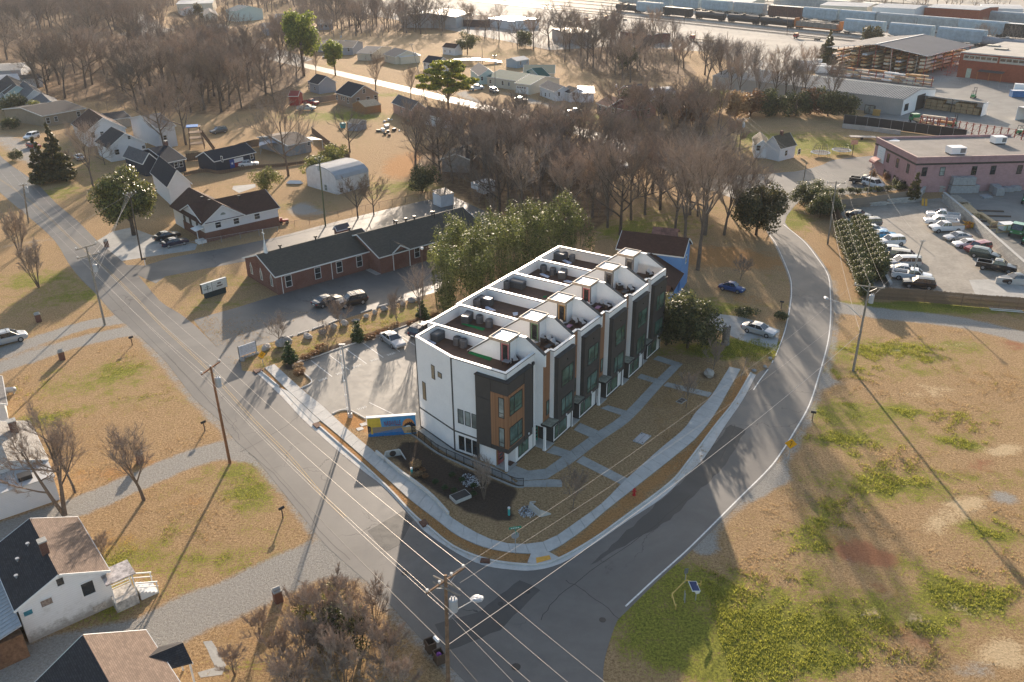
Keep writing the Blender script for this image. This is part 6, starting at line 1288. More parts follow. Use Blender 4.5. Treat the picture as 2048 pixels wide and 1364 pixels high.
def yard_rack(A,B,label,n,zs=(.4,1.6,2.8),load=True):
 a,b_=G(*A),G(*B);d=b_-a;L_=d.length;rz=math.atan2(d.y,d.x);t=thing('cantilever_rack',label,'rack',a,rz)
 xs=np.linspace(0,L_,n)
 for x in xs:
  b=MB();b.bar((x,0,0),(x,0,zs[-1]+.6),.14,.22);[b.bar((x,-1.2,z),(x,1.2,z),.09,.12)for z in zs];obj('upright',b,m_redst,t)
 b=MB()
 for i in range(n-1):
  b.bar((xs[i],0,.3),(xs[i+1],0,zs[-1]+.3),.05,.05);b.bar((xs[i],0,zs[-1]+.4),(xs[i+1],0,zs[-1]+.4),.07,.07)
 obj('brace',b,m_redst,t)
 if load:
  for z in zs:
   for s in(-1,1):
    x=0
    while x<L_-3:
     l=random.uniform(3,6)
     if random.random()<.8:b=MB();b.box(x,min(x+l,L_),s*.65-.45,s*.65+.45,z+.08,z+random.uniform(.4,.8));obj('lumber_bundle',b,random.choice(colw+[m_cap]),t)
     x+=l+.2
 return t
yard_rack((1662,150),(1862,174),'long red rack loaded with white wrapped boards in front of the lumber shed',14)
yard_rack((1838,256),(2100,296),'long red steel rack running behind the pink building, left half loaded',20,load=False)
yard_rack((1842,254),(1905,262),'loaded end of the red rack behind the pink building',5)
yard_rack((1893,152),(1915,140),'empty red rack between the lumber shed and the red brick warehouse',4,load=False)
# --- red brick warehouse right
rb=Bld('brick_warehouse','red brick warehouse with pale flat roof and a band of windows at the right edge',(1922.6,104),(2090,119),(2010,84),8.6,'warehouse',.1)
rb.walls(m_brickw,0,None);b=MB();b.box(-.15,rb.L+.1,-.15,rb.W+.1,8.55,8.75,0);b.box(-.2,rb.L+.15,-.2,rb.W+.15,8.42,8.54,1);rb.part('roof',b,[mat('pale_gravel_roof',(.42,.39,.34),.8,.1,.3),m_trim])
fw_=rb.hit('S',1930,118);z0=6.2
for gstart,gend in((1927,1995),(2001,2090)):
 p0=rb.hit('S',gstart,116).x;p1=rb.hit('S',gend,122).x;b=MB();b.box(p0,p1,.02,.09,6.0,7.9);f=rb.part('window_band',b,mat('beige_frame',(.45,.42,.36),.7));n=int((p1-p0)/1.9)
 for k in range(n):b=MB();x=p0+.2+k*(p1-p0)/n;b.box(x,x+(p1-p0)/n-.35,-.01,.02,6.7,7.6);obj('pane',b,m_glassd,f)
rb.door('S',1936,150,1.6,3.2,mat('pale_green_door',(.45,.5,.4),.6));p=rb.hit('S',1958,150).x;q=rb.hit('S',2007,158).x
b=MB();b.slab([(p,-2.2,3.0),(q,-2.2,3.0),(q,.1,3.4),(p,.1,3.4)],.1);rb.part('lean_to_roof',b,m_box);b=MB();[b.bar((x,-2.1,0),(x,-2.1,3),.15,.15)for x in np.linspace(p+.2,q-.2,3)];rb.part('lean_to_post',b,m_or)
for(u,v)in((1987,92),(2003,99)):p=rb.loc(u,v,8.8);b=MB();b.box(p.x-2,p.x+2,p.y-1.5,p.y+1.5,8.76,9.2);rb.part('skylight',b,mat('bronze_skylight',(.3,.25,.2),.3,.1))
# --- pink painted brick building
pk=Bld('pink_building','pink painted brick commercial building with black band and flat grey roof',(1835,315),(2130,308),(1750,274),7.4,'commercial building',.12)
pk.walls(m_brickp,0,None,z1=7.0);L_,W_=pk.L,pk.W
m_flatr=mat('grey_membrane_roof',(.22,.20,.18),.9,.12,.2,bump=.1)
b=MB();b.box(.3,L_-.3,.3,W_-.3,6.9,6.96);rr=pk.part('roof',b,m_flatr)
b=MB();b.box(0,L_,0,.3,6.9,7.4);b.box(0,.3,.3,W_,6.9,7.4);b.box(.3,L_,W_-.3,W_,6.9,7.4);pk.part('parapet',b,m_brickp)
b=MB();b.box(-.04,L_,-.04,.34,7.4,7.46);b.box(-.04,.34,.34,W_,7.4,7.46);pk.part('coping',b,mat('rosy_coping',(.52,.36,.31),.6))
b=MB();b.box(.06,L_,.06,.12,5.75,6.12);b.box(.06,.12,.12,W_,5.75,6.12);pk.part('black_band',b,m_black)
for u,v in((1848.5,343.5),(1884.5,342.5),(1948,341),(1986,340),(2039,339)):pk.win('S',u,v,.95,1.7,m_black,m_glassd if u!=1884.5 else m_glassl)
for u,v in((1776.5,316),(1795,326),(1816,337)):pk.win('W',u,v,.9,1.8,m_black)
for u,v in((1788,361),(1769,348),(1809,370)):pk.win('W',u,v,.8,1.5,m_black)
p=pk.hit('W',1761.5,308);b=MB();b.box(.03,.1,p.y-1.9,p.y+1.5,p.z-1.7,p.z+1.6);sg=pk.part('sign_board',b,mat('pale_sign',(.66,.70,.72),.5,.05));b=MB();[b.box(.02,.029,p.y-1.2+k*.1,p.y+.9-k*.05,p.z-.9+.5*k,p.z-.8+.5*k)for k in range(4)];obj('sign_mark',b,mat('pale_teal',(.45,.6,.6),.5),sg)
p=pk.hit('W',1754,334);b=MB();arc=[(.1-1.5*math.sin(a),2.3+1.1*math.cos(a))for a in np.linspace(0,PI/2,6)]
for(x0,z0),(x1,z1)in zip(arc[:-1],arc[1:]):b.slab([(x0,p.y+1.3,z0),(x1,p.y+1.3,z1),(x1,p.y-1.3,z1),(x0,p.y-1.3,z0)],.05)
pk.part('awning',b,mat('faded_red_awning',(.42,.16,.14),.7,.1))
for(u,v,w_,l_)in((1910,308,2.4,3.2),(1995,287,2.0,2.6)):
 t=thing('rooftop_unit','nearer white rooftop air handling unit on the pink building' if u<1950 else 'farther white rooftop air handling unit on the pink building','air handler',G(u,v,6.97),pk.rz)
 b=MB();b.box(-l_/2,l_/2,-w_/2,w_/2,.25,1.6);obj('casing',b,m_white,t);b=MB();b.box(-l_/2+.1,l_/2-.1,-w_/2+.1,w_/2-.1,0,.25);obj('curb',b,m_black,t);b=MB();[b.box(l_/2,l_/2+.02,-w_/2+.2,w_/2-.2,z,z+.08)for z in np.arange(.5,1.4,.2)];b.box(l_*.1,l_*.45,-w_/2-.02,-w_/2,.5,1.4);obj('louvre',b,m_grey,t)
o=ground_mat([(1776,282),(1790,277),(1800,281),(1799,283)],'bright white patch lying on the pink building roof',z=6.965,m=m_cap,name='roof_patch',cat='roof patch',amp=.1,t=.02)
# ------------ trees: prototypes share their meshes
def bare_tree_meshes(seed,H=12.0,spread=.8,stems=1,up=.55,n1=7,twig=1.0,trunk_h=.28,r0=.23,thin=.5):
 rr=random.Random(seed);T=MB();Cn=MB();Tw=MB();tips=[]
 def rv(s):return V(rr.uniform(-s,s),rr.uniform(-s,s),rr.uniform(-s,s))
 def grow(p,d,L,r,n,mb,sides,curl,bend_up):
  pts=[p];rad=[r];d=d.normalized()
  for k in range(n):
   d=(d+rv(curl)+V(0,0,bend_up)).normalized();p=p+d*(L/n);pts.append(p);rad.append(r*(1-.72*(k+1)/n))
  mb.tube(pts,rad,sides,cap=False);return pts,rad,d
 for s in range(stems):
  a=rr.uniform(0,6.28);lean=.05 if stems==1 else .28
  pts,rad,d=grow(V(rr.uniform(-.1,.1)*(stems>1),rr.uniform(-.1,.1)*(stems>1),-.1),V(math.cos(a)*lean,math.sin(a)*lean,1),H*(.62 if stems==1 else .7),r0/(stems**.5),6,T,7 if stems==1 else 5,.07,.05)
  nl=n1 if stems==1 else max(3,n1-2)
  for i in range(nl):
   t=trunk_h+(1-trunk_h)*(i+.5)/nl;k=min(int(t*6),5);f=t*6-k;p=pts[k].lerp(pts[k+1],f);r1=(rad[k]*.62)
   az=a+i*2.4+rr.uniform(-.4,.4);el=rr.uniform(.35,.8)*(.6+t*.8)*up*2
   dd=V(math.cos(az)*spread,math.sin(az)*spread,el);L1=H*rr.uniform(.38,.52)*(1.15-t*.5)*(1 if stems==1 else .7)
   p1,ra1,d1=grow(p,dd,L1,r1,5,T,5,.16,.07)
   for j in range(6):
    t2=.22+.78*(j+rr.random())/6;k2=min(int(t2*5),4);q=p1[k2].lerp(p1[k2+1],t2*5-k2);dj=(p1[k2+1]-p1[k2]).normalized()+rv(.75)+V(0,0,.25)
    L2=L1*rr.uniform(.35,.6);p2,ra2,d2=grow(q,dj,L2,max(.02,ra1[k2]*.55),4,Cn,3,.2,.07)
    for m_ in range(6):
     t3=.2+.8*(m_+rr.random())/6;k3=min(int(t3*4),3);q3=p2[k3].lerp(p2[k3+1],t3*4-k3);d3=(p2[k3+1]-p2[k3]).normalized()+rv(.8)+V(0,0,.3)
     L3=L2*rr.uniform(.4,.7);p3,ra3,_=grow(q3,d3,L3,.018*thin*2,3,Cn,3,.2,.08)
     for w in range(int(12*twig)):
      k4=rr.randrange(3);q4=p3[k4].lerp(p3[k4+1],rr.random());d4=((p3[k4+1]-p3[k4]).normalized()+rv(.8)+V(0,0,.3)).normalized();L4=L3*rr.uniform(.4,.9)
      sd_=d4.orthogonal().normalized()*(.028*thin);e=q4+d4*L4+rv(.05)
      Cn.add([q4-sd_,q4+sd_,e],[(0,1,2)]);tips.append(e)
 return T,Cn,tips
TREES={}
def bare_proto(key,mt,mtw,**kw):
 T,Cn,tips=bare_tree_meshes(**kw)
 TREES[key]=(mesh('trunk',T,mt,True),mesh('crown',Cn,mtw));return tips
m_twr=barkm('reddish_twigs',(.25,.205,.17));m_twl=barkm('pale_twigs',(.34,.28,.23));m_twd=barkm('dark_twigs',(.19,.16,.13))
bare_proto('oak',m_bark,m_twig,seed=1,H=12,spread=.95,up=.5,n1=8,twig=1.2)
bare_proto('oak2',m_barkd,m_twd,seed=2,H=12,spread=.85,up=.6,n1=8,twig=1.2)
bare_proto('vase',m_bark,m_twr,seed=3,H=12,spread=.6,up=.9,n1=7,twig=1.1)
bare_proto('tall',m_bark,m_twl,seed=4,H=14,spread=.5,up=.8,n1=8,twig=1.0,trunk_h=.35)
bare_proto('multi',m_bark,m_twl,seed=5,H=9,spread=.6,up=.9,stems=5,n1=6,twig=.8,r0=.22)
bare_proto('small',m_twd,m_twr,seed=6,H=4.2,spread=.55,up=.95,n1=8,twig=.7,r0=.05,trunk_h=.2,thin=.3)
bare_proto('scrub',m_bark,m_twl,seed=7,H=4.5,spread=.9,up=.6,stems=6,n1=5,twig=.8,r0=.10,thin=.4)
bare_proto('big',m_bark,m_twig,seed=8,H=12,spread=.9,up=.75,stems=3,n1=6,twig=1.0,r0=.34,thin=.45)
def bare(key,px,label,group=None,h=None,rz=None,name='bare_tree',cat='tree',sx=1.0):
 base=G(*px)if not isinstance(px,Vector)else px
 H0={'oak':12,'oak2':12,'vase':12,'tall':14,'multi':9,'small':4.2,'scrub':4.5,'big':12}[key]
 s=(h or H0)/H0;t=thing(name,label,cat,base,random.uniform(0,6.28)if rz is None else rz,group);t.scale=(s*sx,s*sx,s)
 a,b=TREES[key];obj('trunk',a,None,t);obj('crown',b,None,t);return t
def leaf_cloud(mb,blobs,n,size,rr,droop=0.0,mi=0,aspect=1.6):
 """n leaf sized faces in the outer part of ellipsoid clumps; blobs: (x,y,z,rx,ry,rz)"""
 vol=[b[3]*b[4]+b[4]*b[5]+b[3]*b[5]for b in blobs];tot=sum(vol)
 for b,vv in zip(blobs,vol):
  for _ in range(int(n*vv/tot)+1):
   d=V(rr.gauss(0,1),rr.gauss(0,1),rr.gauss(0,1)).normalized();k=rr.uniform(.55,1.05)
   p=V(b[0]+d.x*b[3]*k,b[1]+d.y*b[4]*k,b[2]+d.z*b[5]*k)
   nrm=(d+V(rr.gauss(0,.6),rr.gauss(0,.6),rr.gauss(0,.6)+.2)).normalized();u=nrm.orthogonal().normalized();w=nrm.cross(u);a=rr.uniform(0,6.28)
   u,w=u*math.cos(a)+w*math.sin(a),w*math.cos(a)-u*math.sin(a);s=size*rr.uniform(.6,1.3)
   mb.add([p-u*s*.5,p+w*s*.32*(2/aspect),p+u*s*.5,p-w*s*.32*(2/aspect)],[(0,1,2,3)],mi)
 return mb
def clumps(rr,R_,Hc,zc,n,rmin,rmax,flat=1.0,cone=False):
 out=[]
 for _ in range(n):
  d=V(rr.gauss(0,1),rr.gauss(0,1),rr.gauss(0,1)).normalized();k=rr.uniform(.35,.85);z=zc+d.z*Hc*k;f=1.0
  if cone:f=max(.12,1-(z-(zc-Hc))/(2*Hc))
  r=rr.uniform(rmin,rmax)*(f if cone else 1);out.append((d.x*R_*k*f,d.y*R_*k*f,z,r,r,r*flat))
 return out
def leafy(name,label,cat,px,h,trunk,blobs,n,size,lm,tm,seed=1,group=None,rz=0,aspect=1.6,key=None):
 base=G(*px)if not isinstance(px,Vector)else px
 t=thing(name,label,cat,base,rz,group)
 if key and key in TREES:a,b=TREES[key];obj('trunk',a,None,t);obj('crown',b,None,t);return t
 rr=random.Random(seed);T=MB()
 T.tube([(0,0,-.1),(rr.uniform(-.1,.1),0,h*.3),(rr.uniform(-.2,.2),.1,h*.6),(0,0,h*.9)],[trunk,trunk*.8,trunk*.5,trunk*.15],7)
 for b in blobs[:14]:T.tube([(0,0,max(.3,b[2]*.45)),(b[0]*.5,b[1]*.5,b[2]*.8),(b[0],b[1],b[2])],[trunk*.35,trunk*.2,trunk*.08],4,cap=False)
 a=obj('trunk',T,tm,t,smooth=True);Cc=MB();leaf_cloud(Cc,blobs,n,size,rr,aspect=aspect);b=obj('crown',Cc,lm,t)
 if key:TREES[key]=(a.data,b.data)
 return t
lm_mag=leafm('magnolia_leaf',(.030,.045,.012),(.30,.29,.075),.3,.3)
lm_pine=leafm('yellow_green_pine_needle',(.09,.13,.02),(.36,.40,.07),.5);lm_cedar=leafm('cedar_needle',(.03,.042,.015),(.16,.13,.045),.35)  # pine needles are light yellow green by their own colour
lm_bam=leafm('bamboo_leaf',(.035,.055,.014),(.26,.27,.08),.4);lm_arb=leafm('arborvitae',(.018,.045,.012),(.06,.10,.03),.25);lm_hedge=leafm('hedge_leaf',(.035,.055,.018),(.17,.17,.055),.35)
lm_rust=leafm('rust_leaf',(.14,.07,.03),(.36,.20,.09),.35);lm_dkg=leafm('dark_shrub',(.03,.045,.018),(.17,.17,.06),.4);lm_yg=leafm('yellow_green_shrub',(.09,.10,.025),(.32,.32,.09),.45);lm_pinew=leafm('spreading_pine_needle',(.06,.10,.015),(.42,.40,.05),.45);lm_tan=leafm('dry_leaf',(.26,.17,.09),(.5,.36,.2),.4)
R0=random.Random(3)
leafy('magnolia_tree','large rounded glossy dark green magnolia on the corner lawn left of the brick house','tree',(268,470),13,.4,clumps(R0,5.6,5.0,7.4,60,1.3,2.2),30000,.34,lm_mag,m_barkd,2)
def conif(label,px,h,r,lm,seed,n=5000,name='cedar_tree',size=.5,key=None,group=None,cat='tree'):
 rr=random.Random(seed);bl=[]
 for k in range(16):
  t=k/15;z=h*(.12+.86*t);rad=r*(1-t)**.8+.12
  for j in range(max(2,int(7*(1-t)+1))):a=rr.uniform(0,6.28);q=rad*rr.uniform(.3,.9);bl.append((q*math.cos(a),q*math.sin(a),z-q*.15,max(.3,rad*.38),max(.3,rad*.38),h*.045))
 return leafy(name,label,cat,px,h,.18,bl,n,size,lm,m_barkd,seed,group,key=key)
conif('tall dark bushy cedar beside the main road at the left',(118,360),12.5,4.2,lm_cedar,4,12000)
conif('second slimmer dark cedar hugging the tall bushy one at the left',(88,366),10,2.6,lm_cedar,5,6000)
conif('dark pointed spruce in front of the lumber shed',(1652,130),13,4.0,lm_cedar,6,5000,'spruce_tree',.8)
conif('narrow pointed evergreen beside the stacked paving blocks at the pink building',(1825,402),5.8,1.5,lm_cedar,7,4000,'arborvitae',.3)
R0=random.Random(5)
def roundtree(label,px,h,R_,Hc,lm,seed,n,size,nb=30,name='tree',zc=None,rr_=(.8,1.6),tm=None,cat='tree',group=None,flat=1.0,key=None):
 rr=random.Random(seed);return leafy(name,label,cat,px,h,h*.025,clumps(rr,R_,Hc,zc or h-Hc,nb,rr_[0],rr_[1],flat),n,size,lm,tm or m_bark,seed,group,key=key)
roundtree('tall bright yellow green pine behind the grey gabled house',(608,152),24,8.5,8.5,lm_pine,11,9000,.8,34,'pine_tree',15,(2.0,3.4))
roundtree('small round bright green pine beside the far street',(671,151),13,4.4,4.5,lm_pine,12,5000,.6,22,'pine_tree',8.5,(1.2,2.0))
roundtree('dark green conifer behind the cream bungalow near the top',(400,40),12,3,5,lm_cedar,13,1500,.8,12,'conifer',6,(1.2,2))
rr=random.Random(9);bl=[]
for z,R_,n_ in((7.0,8.5,12),(9.5,9.0,13),(11.8,7.0,9),(13.6,4.0,5)):
 for k in range(n_):a=k*6.28/n_+rr.uniform(-.25,.25);q=R_*rr.uniform(.45,.95);bl.append((q*math.cos(a),q*math.sin(a),z+rr.uniform(-.5,.5),2.0,2.0,.75))
leafy('spreading_pine','wide flat layered yellow green pine on the far street verge','tree',(897,219),14,.4,bl,11000,.7,lm_pinew,m_bark,9)
for px,h,lb in[((580,724),3.0,'cone shaped green arborvitae near the lot entrance'),((716,682),3.0,'cone shaped green arborvitae in the middle of the boulder strip'),((845,640),3.0,'cone shaped green arborvitae at the far end of the boulder strip')]:
 conif(lb,px,h,1.05,lm_arb,21,3500,'arborvitae',.16,key='arb',group='arborvitae along the boulder strip')
def shrub(label,px,r,h,lm,seed,n=900,size=.22,name='shrub',cat='shrub',group=None,key=None):
 rr=random.Random(seed);base=G(*px)if not isinstance(px,Vector)else px;t=thing(name,label,cat,base,rr.uniform(0,6.28),group)
 if key and key in TREES:
  a,b=TREES[key];obj('stem',a,None,t);obj('foliage',b,None,t);return t
 bl=[(rr.uniform(-.5,.5)*r,rr.uniform(-.5,.5)*r,h*rr.uniform(.35,.7),r*.55,r*.55,h*.36)for _ in range(7)]
 T=MB();[T.tube([(0,0,-.05),(b[0]*.6,b[1]*.6,b[2])],[.04,.02],3,cap=False)for b in bl];a=obj('stem',T,m_bark,t);Cc=MB();leaf_cloud(Cc,bl,n,size,rr);b=obj('foliage',Cc,lm,t)
 if key:TREES[key]=(a.data,b.data)
 return t
for px in[(872,966),(891,978),(909,984),(905,952),(925,962),(948,974),(948,990),(846,943),(852,955)]:shrub('small dark green evergreen shrub planted in the shaded basin beside the railing',px,.42,.55,lm_arb if px[0]>860 else lm_rust,31,350,.12,group='small shrubs in the planted basin',key='basin' if px[0]>860 else 'basinr')
for k,px in enumerate([(596,738),(612,720),(630,712),(648,704),(742,678),(760,670),(776,662),(840,645),(822,652),(600,748),(598,752),(640,700),(790,655),(870,636),(735,682)]):shrub('low brown winter hedge clump along the kerb of the townhouse lot',px,.9,.8,lm_rust if k%3 else lm_tan,41,700,.14,group='brown hedge clumps along the lot kerb',key='hedgeb%d'%(k%3>0))
shrub('bright orange dry shrub beside the standpipe in the basin',(832,935),.75,.9,lm_tan,43,900,.12);shrub('second dry orange shrub just below the first beside the standpipe',(831,952),.7,.6,lm_tan,44,700,.12)
roundtree('large dark evergreen bush at the far end of the townhouse row',(1375,695),8.6,4.4,3.9,lm_dkg,51,14000,.3,44,'evergreen_bush',4.2,(1.0,1.7),m_barkd)
roundtree('second dark evergreen bush in front of the blue house door',(1332,690),7.4,3.0,3.2,lm_dkg,52,8000,.3,30,'evergreen_bush',3.8,(.8,1.4),m_barkd)
roundtree('broad dark brown green cedar at the bend of the side road',(1512,470),10.5,5.0,4.6,lm_cedar,53,12000,.36,40,'cedar_tree',5.4,(1.1,2),m_barkd)
shrub('dark green bush at the roadside by the silver saloon',(1560,640),1.1,1.4,lm_dkg,54,1200,.18);shrub('low juniper sprawling behind the silver saloon',(1490,630),2.0,1.0,lm_dkg,55,1800,.18)
rr=random.Random(61);bt=thing('bamboo_thicket','tall yellow green bamboo thicket behind the townhouse roofs','bamboo',G(950,600))
o0=G(950,600);stems=MB();leaves=MB();poly_b=[G(*p)for p in[(868,640),(880,560),(905,545),(1000,520),(1130,500),(1190,520),(1120,548),(1030,590),(940,640),(900,650)]]
xs=[p.x for p in poly_b];ys=[p.y for p in poly_b];cnt=0;pts_b=[]
while cnt<330:
 x,y=rr.uniform(min(xs),max(xs)),rr.uniform(min(ys),max(ys))
 if inpoly(poly_b,np.array([x]),np.array([y]))[0]:pts_b.append((x-o0.x,y-o0.y));cnt+=1
for(x,y)in pts_b[:150]:
 h=rr.uniform(7,12.5);a=rr.uniform(0,6.28);q=rr.uniform(.3,1.9)
 stems.tube([(x,y,0),(x+math.cos(a)*q*.25,y+math.sin(a)*q*.25,h*.6),V(x+math.cos(a)*q,y+math.sin(a)*q,h)],[.05,.04,.015],3,cap=False)
bb=[]
for(x,y)in pts_b:
 z=rr.uniform(2.5,9.5);r_=rr.uniform(.6,1.25);bb.append((x,y,z,r_,r_,rr.uniform(1.2,2.4)))
leaf_cloud(leaves,bb,52000,.36,rr,aspect=3.4)
obj('stem',stems,leafm('bamboo_stem',(.12,.12,.04),(.3,.28,.12),.1),bt,kind='stuff');obj('foliage',leaves,lm_bam,bt,kind='stuff')
for k,(px,h,r)in enumerate([((1604,410),4.2,2.6),((1625,420),4.5,2.8),((1640,435),4.2,2.4),((1632,405),5.4,1.8),((1660,432),4.4,1.3),((1652,420),4.0,2.2)]):
 roundtree('dark evergreen screening bush at the corner between the car park road and the grey pole',px,h,r,h*.48,lm_hedge,71,3500,.26,18,'screen_bush',h*.5,(.7,1.2),m_barkd,group='screening evergreens at the car park corner',key='scr')
rowL=gline([(1678,480),(1690,505),(1700,530),(1716,562),(1722,590)],3);rowR=gline([(1712,470),(1728,500),(1742,530),(1754,560)],3)
for nm,row,n_ in(('left',rowL,9),('right',rowR,9)):
 for p in resample(row,n_):roundtree('dark olive evergreen in the %s row of the double hedge beside the picket fence'%nm,p,4.6,1.6,2.2,lm_hedge,72,4000,.24,18,'hedge_tree',2.3,(.6,1.0),m_barkd,group='evergreens of the %s hedge row'%nm,key='hdg')
for px in[(1665,390),(1680,388),(1700,386),(1715,388),(1755,384),(1775,382),(1795,381),(1812,380),(1735,386)]:shrub('low green shrub along the top of the grey fence by the white people carrier',px,1.0,1.4,lm_dkg,73,700,.22,group='low shrubs behind the grey fence',key='fsh')
for px in[(1790,372),(1772,360),(1800,378),(1745,355)]:shrub('russet and green shrub at the foot of the pink wall',px,1.1,1.8,lm_rust if px[0]<1780 else lm_dkg,74,900,.2,group='shrubs at the foot of the pink wall')
roundtree('dark shrub at the right edge by the pink wall',(2040,372),5,2.2,2.2,lm_dkg,75,3000,.3,16,'shrub',2.6,(.7,1.2),cat='shrub')
roundtree('round green conifer between the tracks and the lumber shed roof',(1742,92),9,5,4,lm_cedar,76,1800,.8,14,'conifer',5,(1.6,2.6))
roundtree('broad green thicket tree left of the white shed',(845,385),6,4,2.8,lm_dkg,77,3500,.35,20,'evergreen_bush',3.2,(1.0,1.6));roundtree('yellow green willow like bush at the metal barn',(668,348),6.5,4.5,3,lm_yg,78,5000,.34,22,'willow_bush',3.4,(1,1.8));roundtree('second yellow green bush left of the metal barn',(640,362),6,4,2.8,lm_yg,79,4000,.34,22,'willow_bush',3.2,(1,1.6))
roundtree('small vase shaped grey green tree on the lawn behind the brown roofed house',(536,392),6.2,3.0,2.4,lm_yg,80,3500,.28,20,'small_tree',3.8,(.8,1.4));roundtree('green shrub mass at the far left edge',(30,225),5,5,2.4,lm_dkg,81,4000,.4,22,'evergreen_bush',2.8,(1.2,2));roundtree('round pale green shrub in front of the tan brick house',(70,232),5,3,2.4,lm_yg,82,3000,.35,16,'shrub',2.6,(1,1.5),cat='shrub')
roundtree('clipped dark hedge beside the far left drive',(20,258),3,3.4,1.3,lm_dkg,83,2500,.3,16,'hedge',1.5,(.9,1.2),cat='hedge');roundtree('small bush with mailbox at the far left verge',(33,320),2.6,1.8,1.2,lm_dkg,84,1500,.25,12,'shrub',1.3,(.6,.9),cat='shrub')
for k,(px,h,R_,lm,lb)in enumerate([((1500,232),8,5,lm_rust,'tawny orange thicket at the lawn edge left of the white cottage'),((1470,238),9,4,lm_tan,'pale tawny thicket behind the street pole'),((1545,230),8.5,7,lm_dkg,'dark green brown thicket along the warehouse wall'),((1590,232),8,6,lm_dkg,'second dark thicket along the warehouse wall'),((1620,228),9,4,lm_rust,'rusty vine covered tree in the warehouse thicket'),((1655,232),9,6,lm_dkg,'third dark thicket right of the rusty vine covered tree'),((1430,225),8,4,lm_yg,'yellow green shrub left of the tawny thicket'),((1395,225),9,5,lm_dkg,'dark green tree beside the quonset hut'),((1385,250),7,5,lm_rust,'orange tinted thicket below the quonset hut'),((1690,238),7,4,lm_dkg,'last dark thicket beside the screened yard fence'),((1260,226),8,4,lm_cedar,'dark cedar in front of the rust roofed wing'),((1335,228),6,5,lm_cedar,'dark cedar below the quonset hut'),((1050,96),9,5,lm_dkg,'evergreen clump behind the blue shed'),((935,108),10,7,lm_dkg,'dense evergreen thicket in the far woods'),((1120,275),5,4,lm_yg,'yellow green bush beside the white roadside pickup'),((1255,140),9,5,lm_dkg,'dark ivy covered tree in the far woods')]):
 roundtree(lb,px,h,R_,h*.42,lm,90+k,3500,.5,20,'thicket',h*.5,(1.2,2.2),cat='thicket')
 # --- bare trees that stand alone
bare('big',(128,1030),'big spreading bare tree right behind the stained white house at the left',h=11.5,rz=.6,sx=1.15)
bare('vase',(288,1000),'bare tree with forked trunk standing on the gravel drive edge, left lawn',h=8.5,rz=2.2,sx=1.15)
bare('vase',(150,985),'slender bare tree between the annex and the forked tree on the drive',h=7.5,rz=1.2)
bare('multi',(78,575),'many stemmed bare crape myrtle on the lawn left of the main road',h=8.2)
bare('multi',(40,510),'bare many stemmed tree farther left on the same lawn',h=8.5)
bare('tall',(188,378),'tall bare tree beside the two dark cedars',h=15,rz=.4);bare('small',(140,340),'small reddish bare shrub tree beside the cedars',h=5);bare('oak',(210,330),'rust tinged bare shrub tree behind the magnolia',h=6,name='bare_shrub')
bare('small',(558,692),'young bare tree by the church information sign with a boulder at its foot',h=4.8,sx=1.3);bare('small',(682,655),'young bare tree halfway along the boulder strip',h=4.6,sx=1.3);bare('small',(655,705),'thin bare sapling at the hedge below the boulder strip',h=4.4);bare('small',(795,655),'thin bare sapling beside the silver saloon in the lot',h=5.4)
bare('tall',(842,645),'leaning bare tree wrapped in reddish vines beside the street lamp',h=9,rz=1)
bare('small',(1145,1016),'young bare tree in a mulch ring on the shaded lawn',h=4.6);bare('small',(1372,815),'young reddish bare tree beside the drain grate',h=4.6);bare('small',(1425,745),'thin bare sapling beside the pale boulder',h=4.4);bare('multi',(968,998),'slim twin stemmed birch in the basin below the railing',h=5.0)
bare('small',(1480,560),'dark gnarled little tree next to the vintage car',h=4,sx=1.4);bare('scrub',(205,1120),'leafless pinkish shrub by the porch of the stained white house',h=3.2,name='bare_shrub')
for px,h,k in[((1395,540),22,'tall'),((1368,500),20,'tall'),((1410,470),20,'oak'),((1350,470),17,'tall'),((1240,470),17,'oak2'),((1215,455),16,'tall'),((1262,440),16,'oak'),((1480,440),15,'oak'),((1448,470),14,'vase'),((1510,430),11,'oak'),((1290,430),15,'vase'),((1320,420),16,'oak2'),((1380,430),14,'vase')]:
 bare(k,px,'tall bare tree on the shady lot between the blue house and the road bend','tall bare trees on the lot behind the blue house',h=h)
bare('oak',(1160,282),'large bare street tree with thick dark trunk in front of the small white house',h=15,rz=1.1);bare('vase',(752,190),'dark bare tree on the far street verge near the cream houses',h=14);bare('vase',(822,200),'forked bare tree beside the lopped trunk on the far street',h=11);bare('tall',(848,202),'lopped pale trunk with short limbs at the far street',h=10,sx=.5);bare('vase',(632,150),'short bare tree beside the bright pine',h=9)
bare('oak2',(1036,245),'broken topped dark bare tree at the far street',h=9);bare('small',(1078,262),'small bare tree with an orange sign behind it',h=7)
bare('oak',(577,352),'tall pinkish bare tree on the lawn behind the brown roofed house',h=20,rz=2,sx=.8);bare('oak2',(700,305),'bare tree beside the metal barn roof',h=12);bare('oak2',(716,436),'dark bare tree at the fence behind the church, left one',h=9);bare('oak2',(748,430),'dark bare tree at the fence behind the church, right one',h=8)
bare('oak',(372,290),'tall bare tree right of the white two storey house',h=20,rz=.5,sx=.9);bare('oak',(330,300),'tall bare tree in front of the white two storey house',h=19,rz=1.9,sx=.8)
bare('vase',(965,375),'dark bare tree with forked trunk in front of the camper',h=14);bare('oak2',(880,360),'spreading dark bare tree left of the camper',h=15);bare('oak2',(1020,350),'dark bare tree right of the camper',h=16)
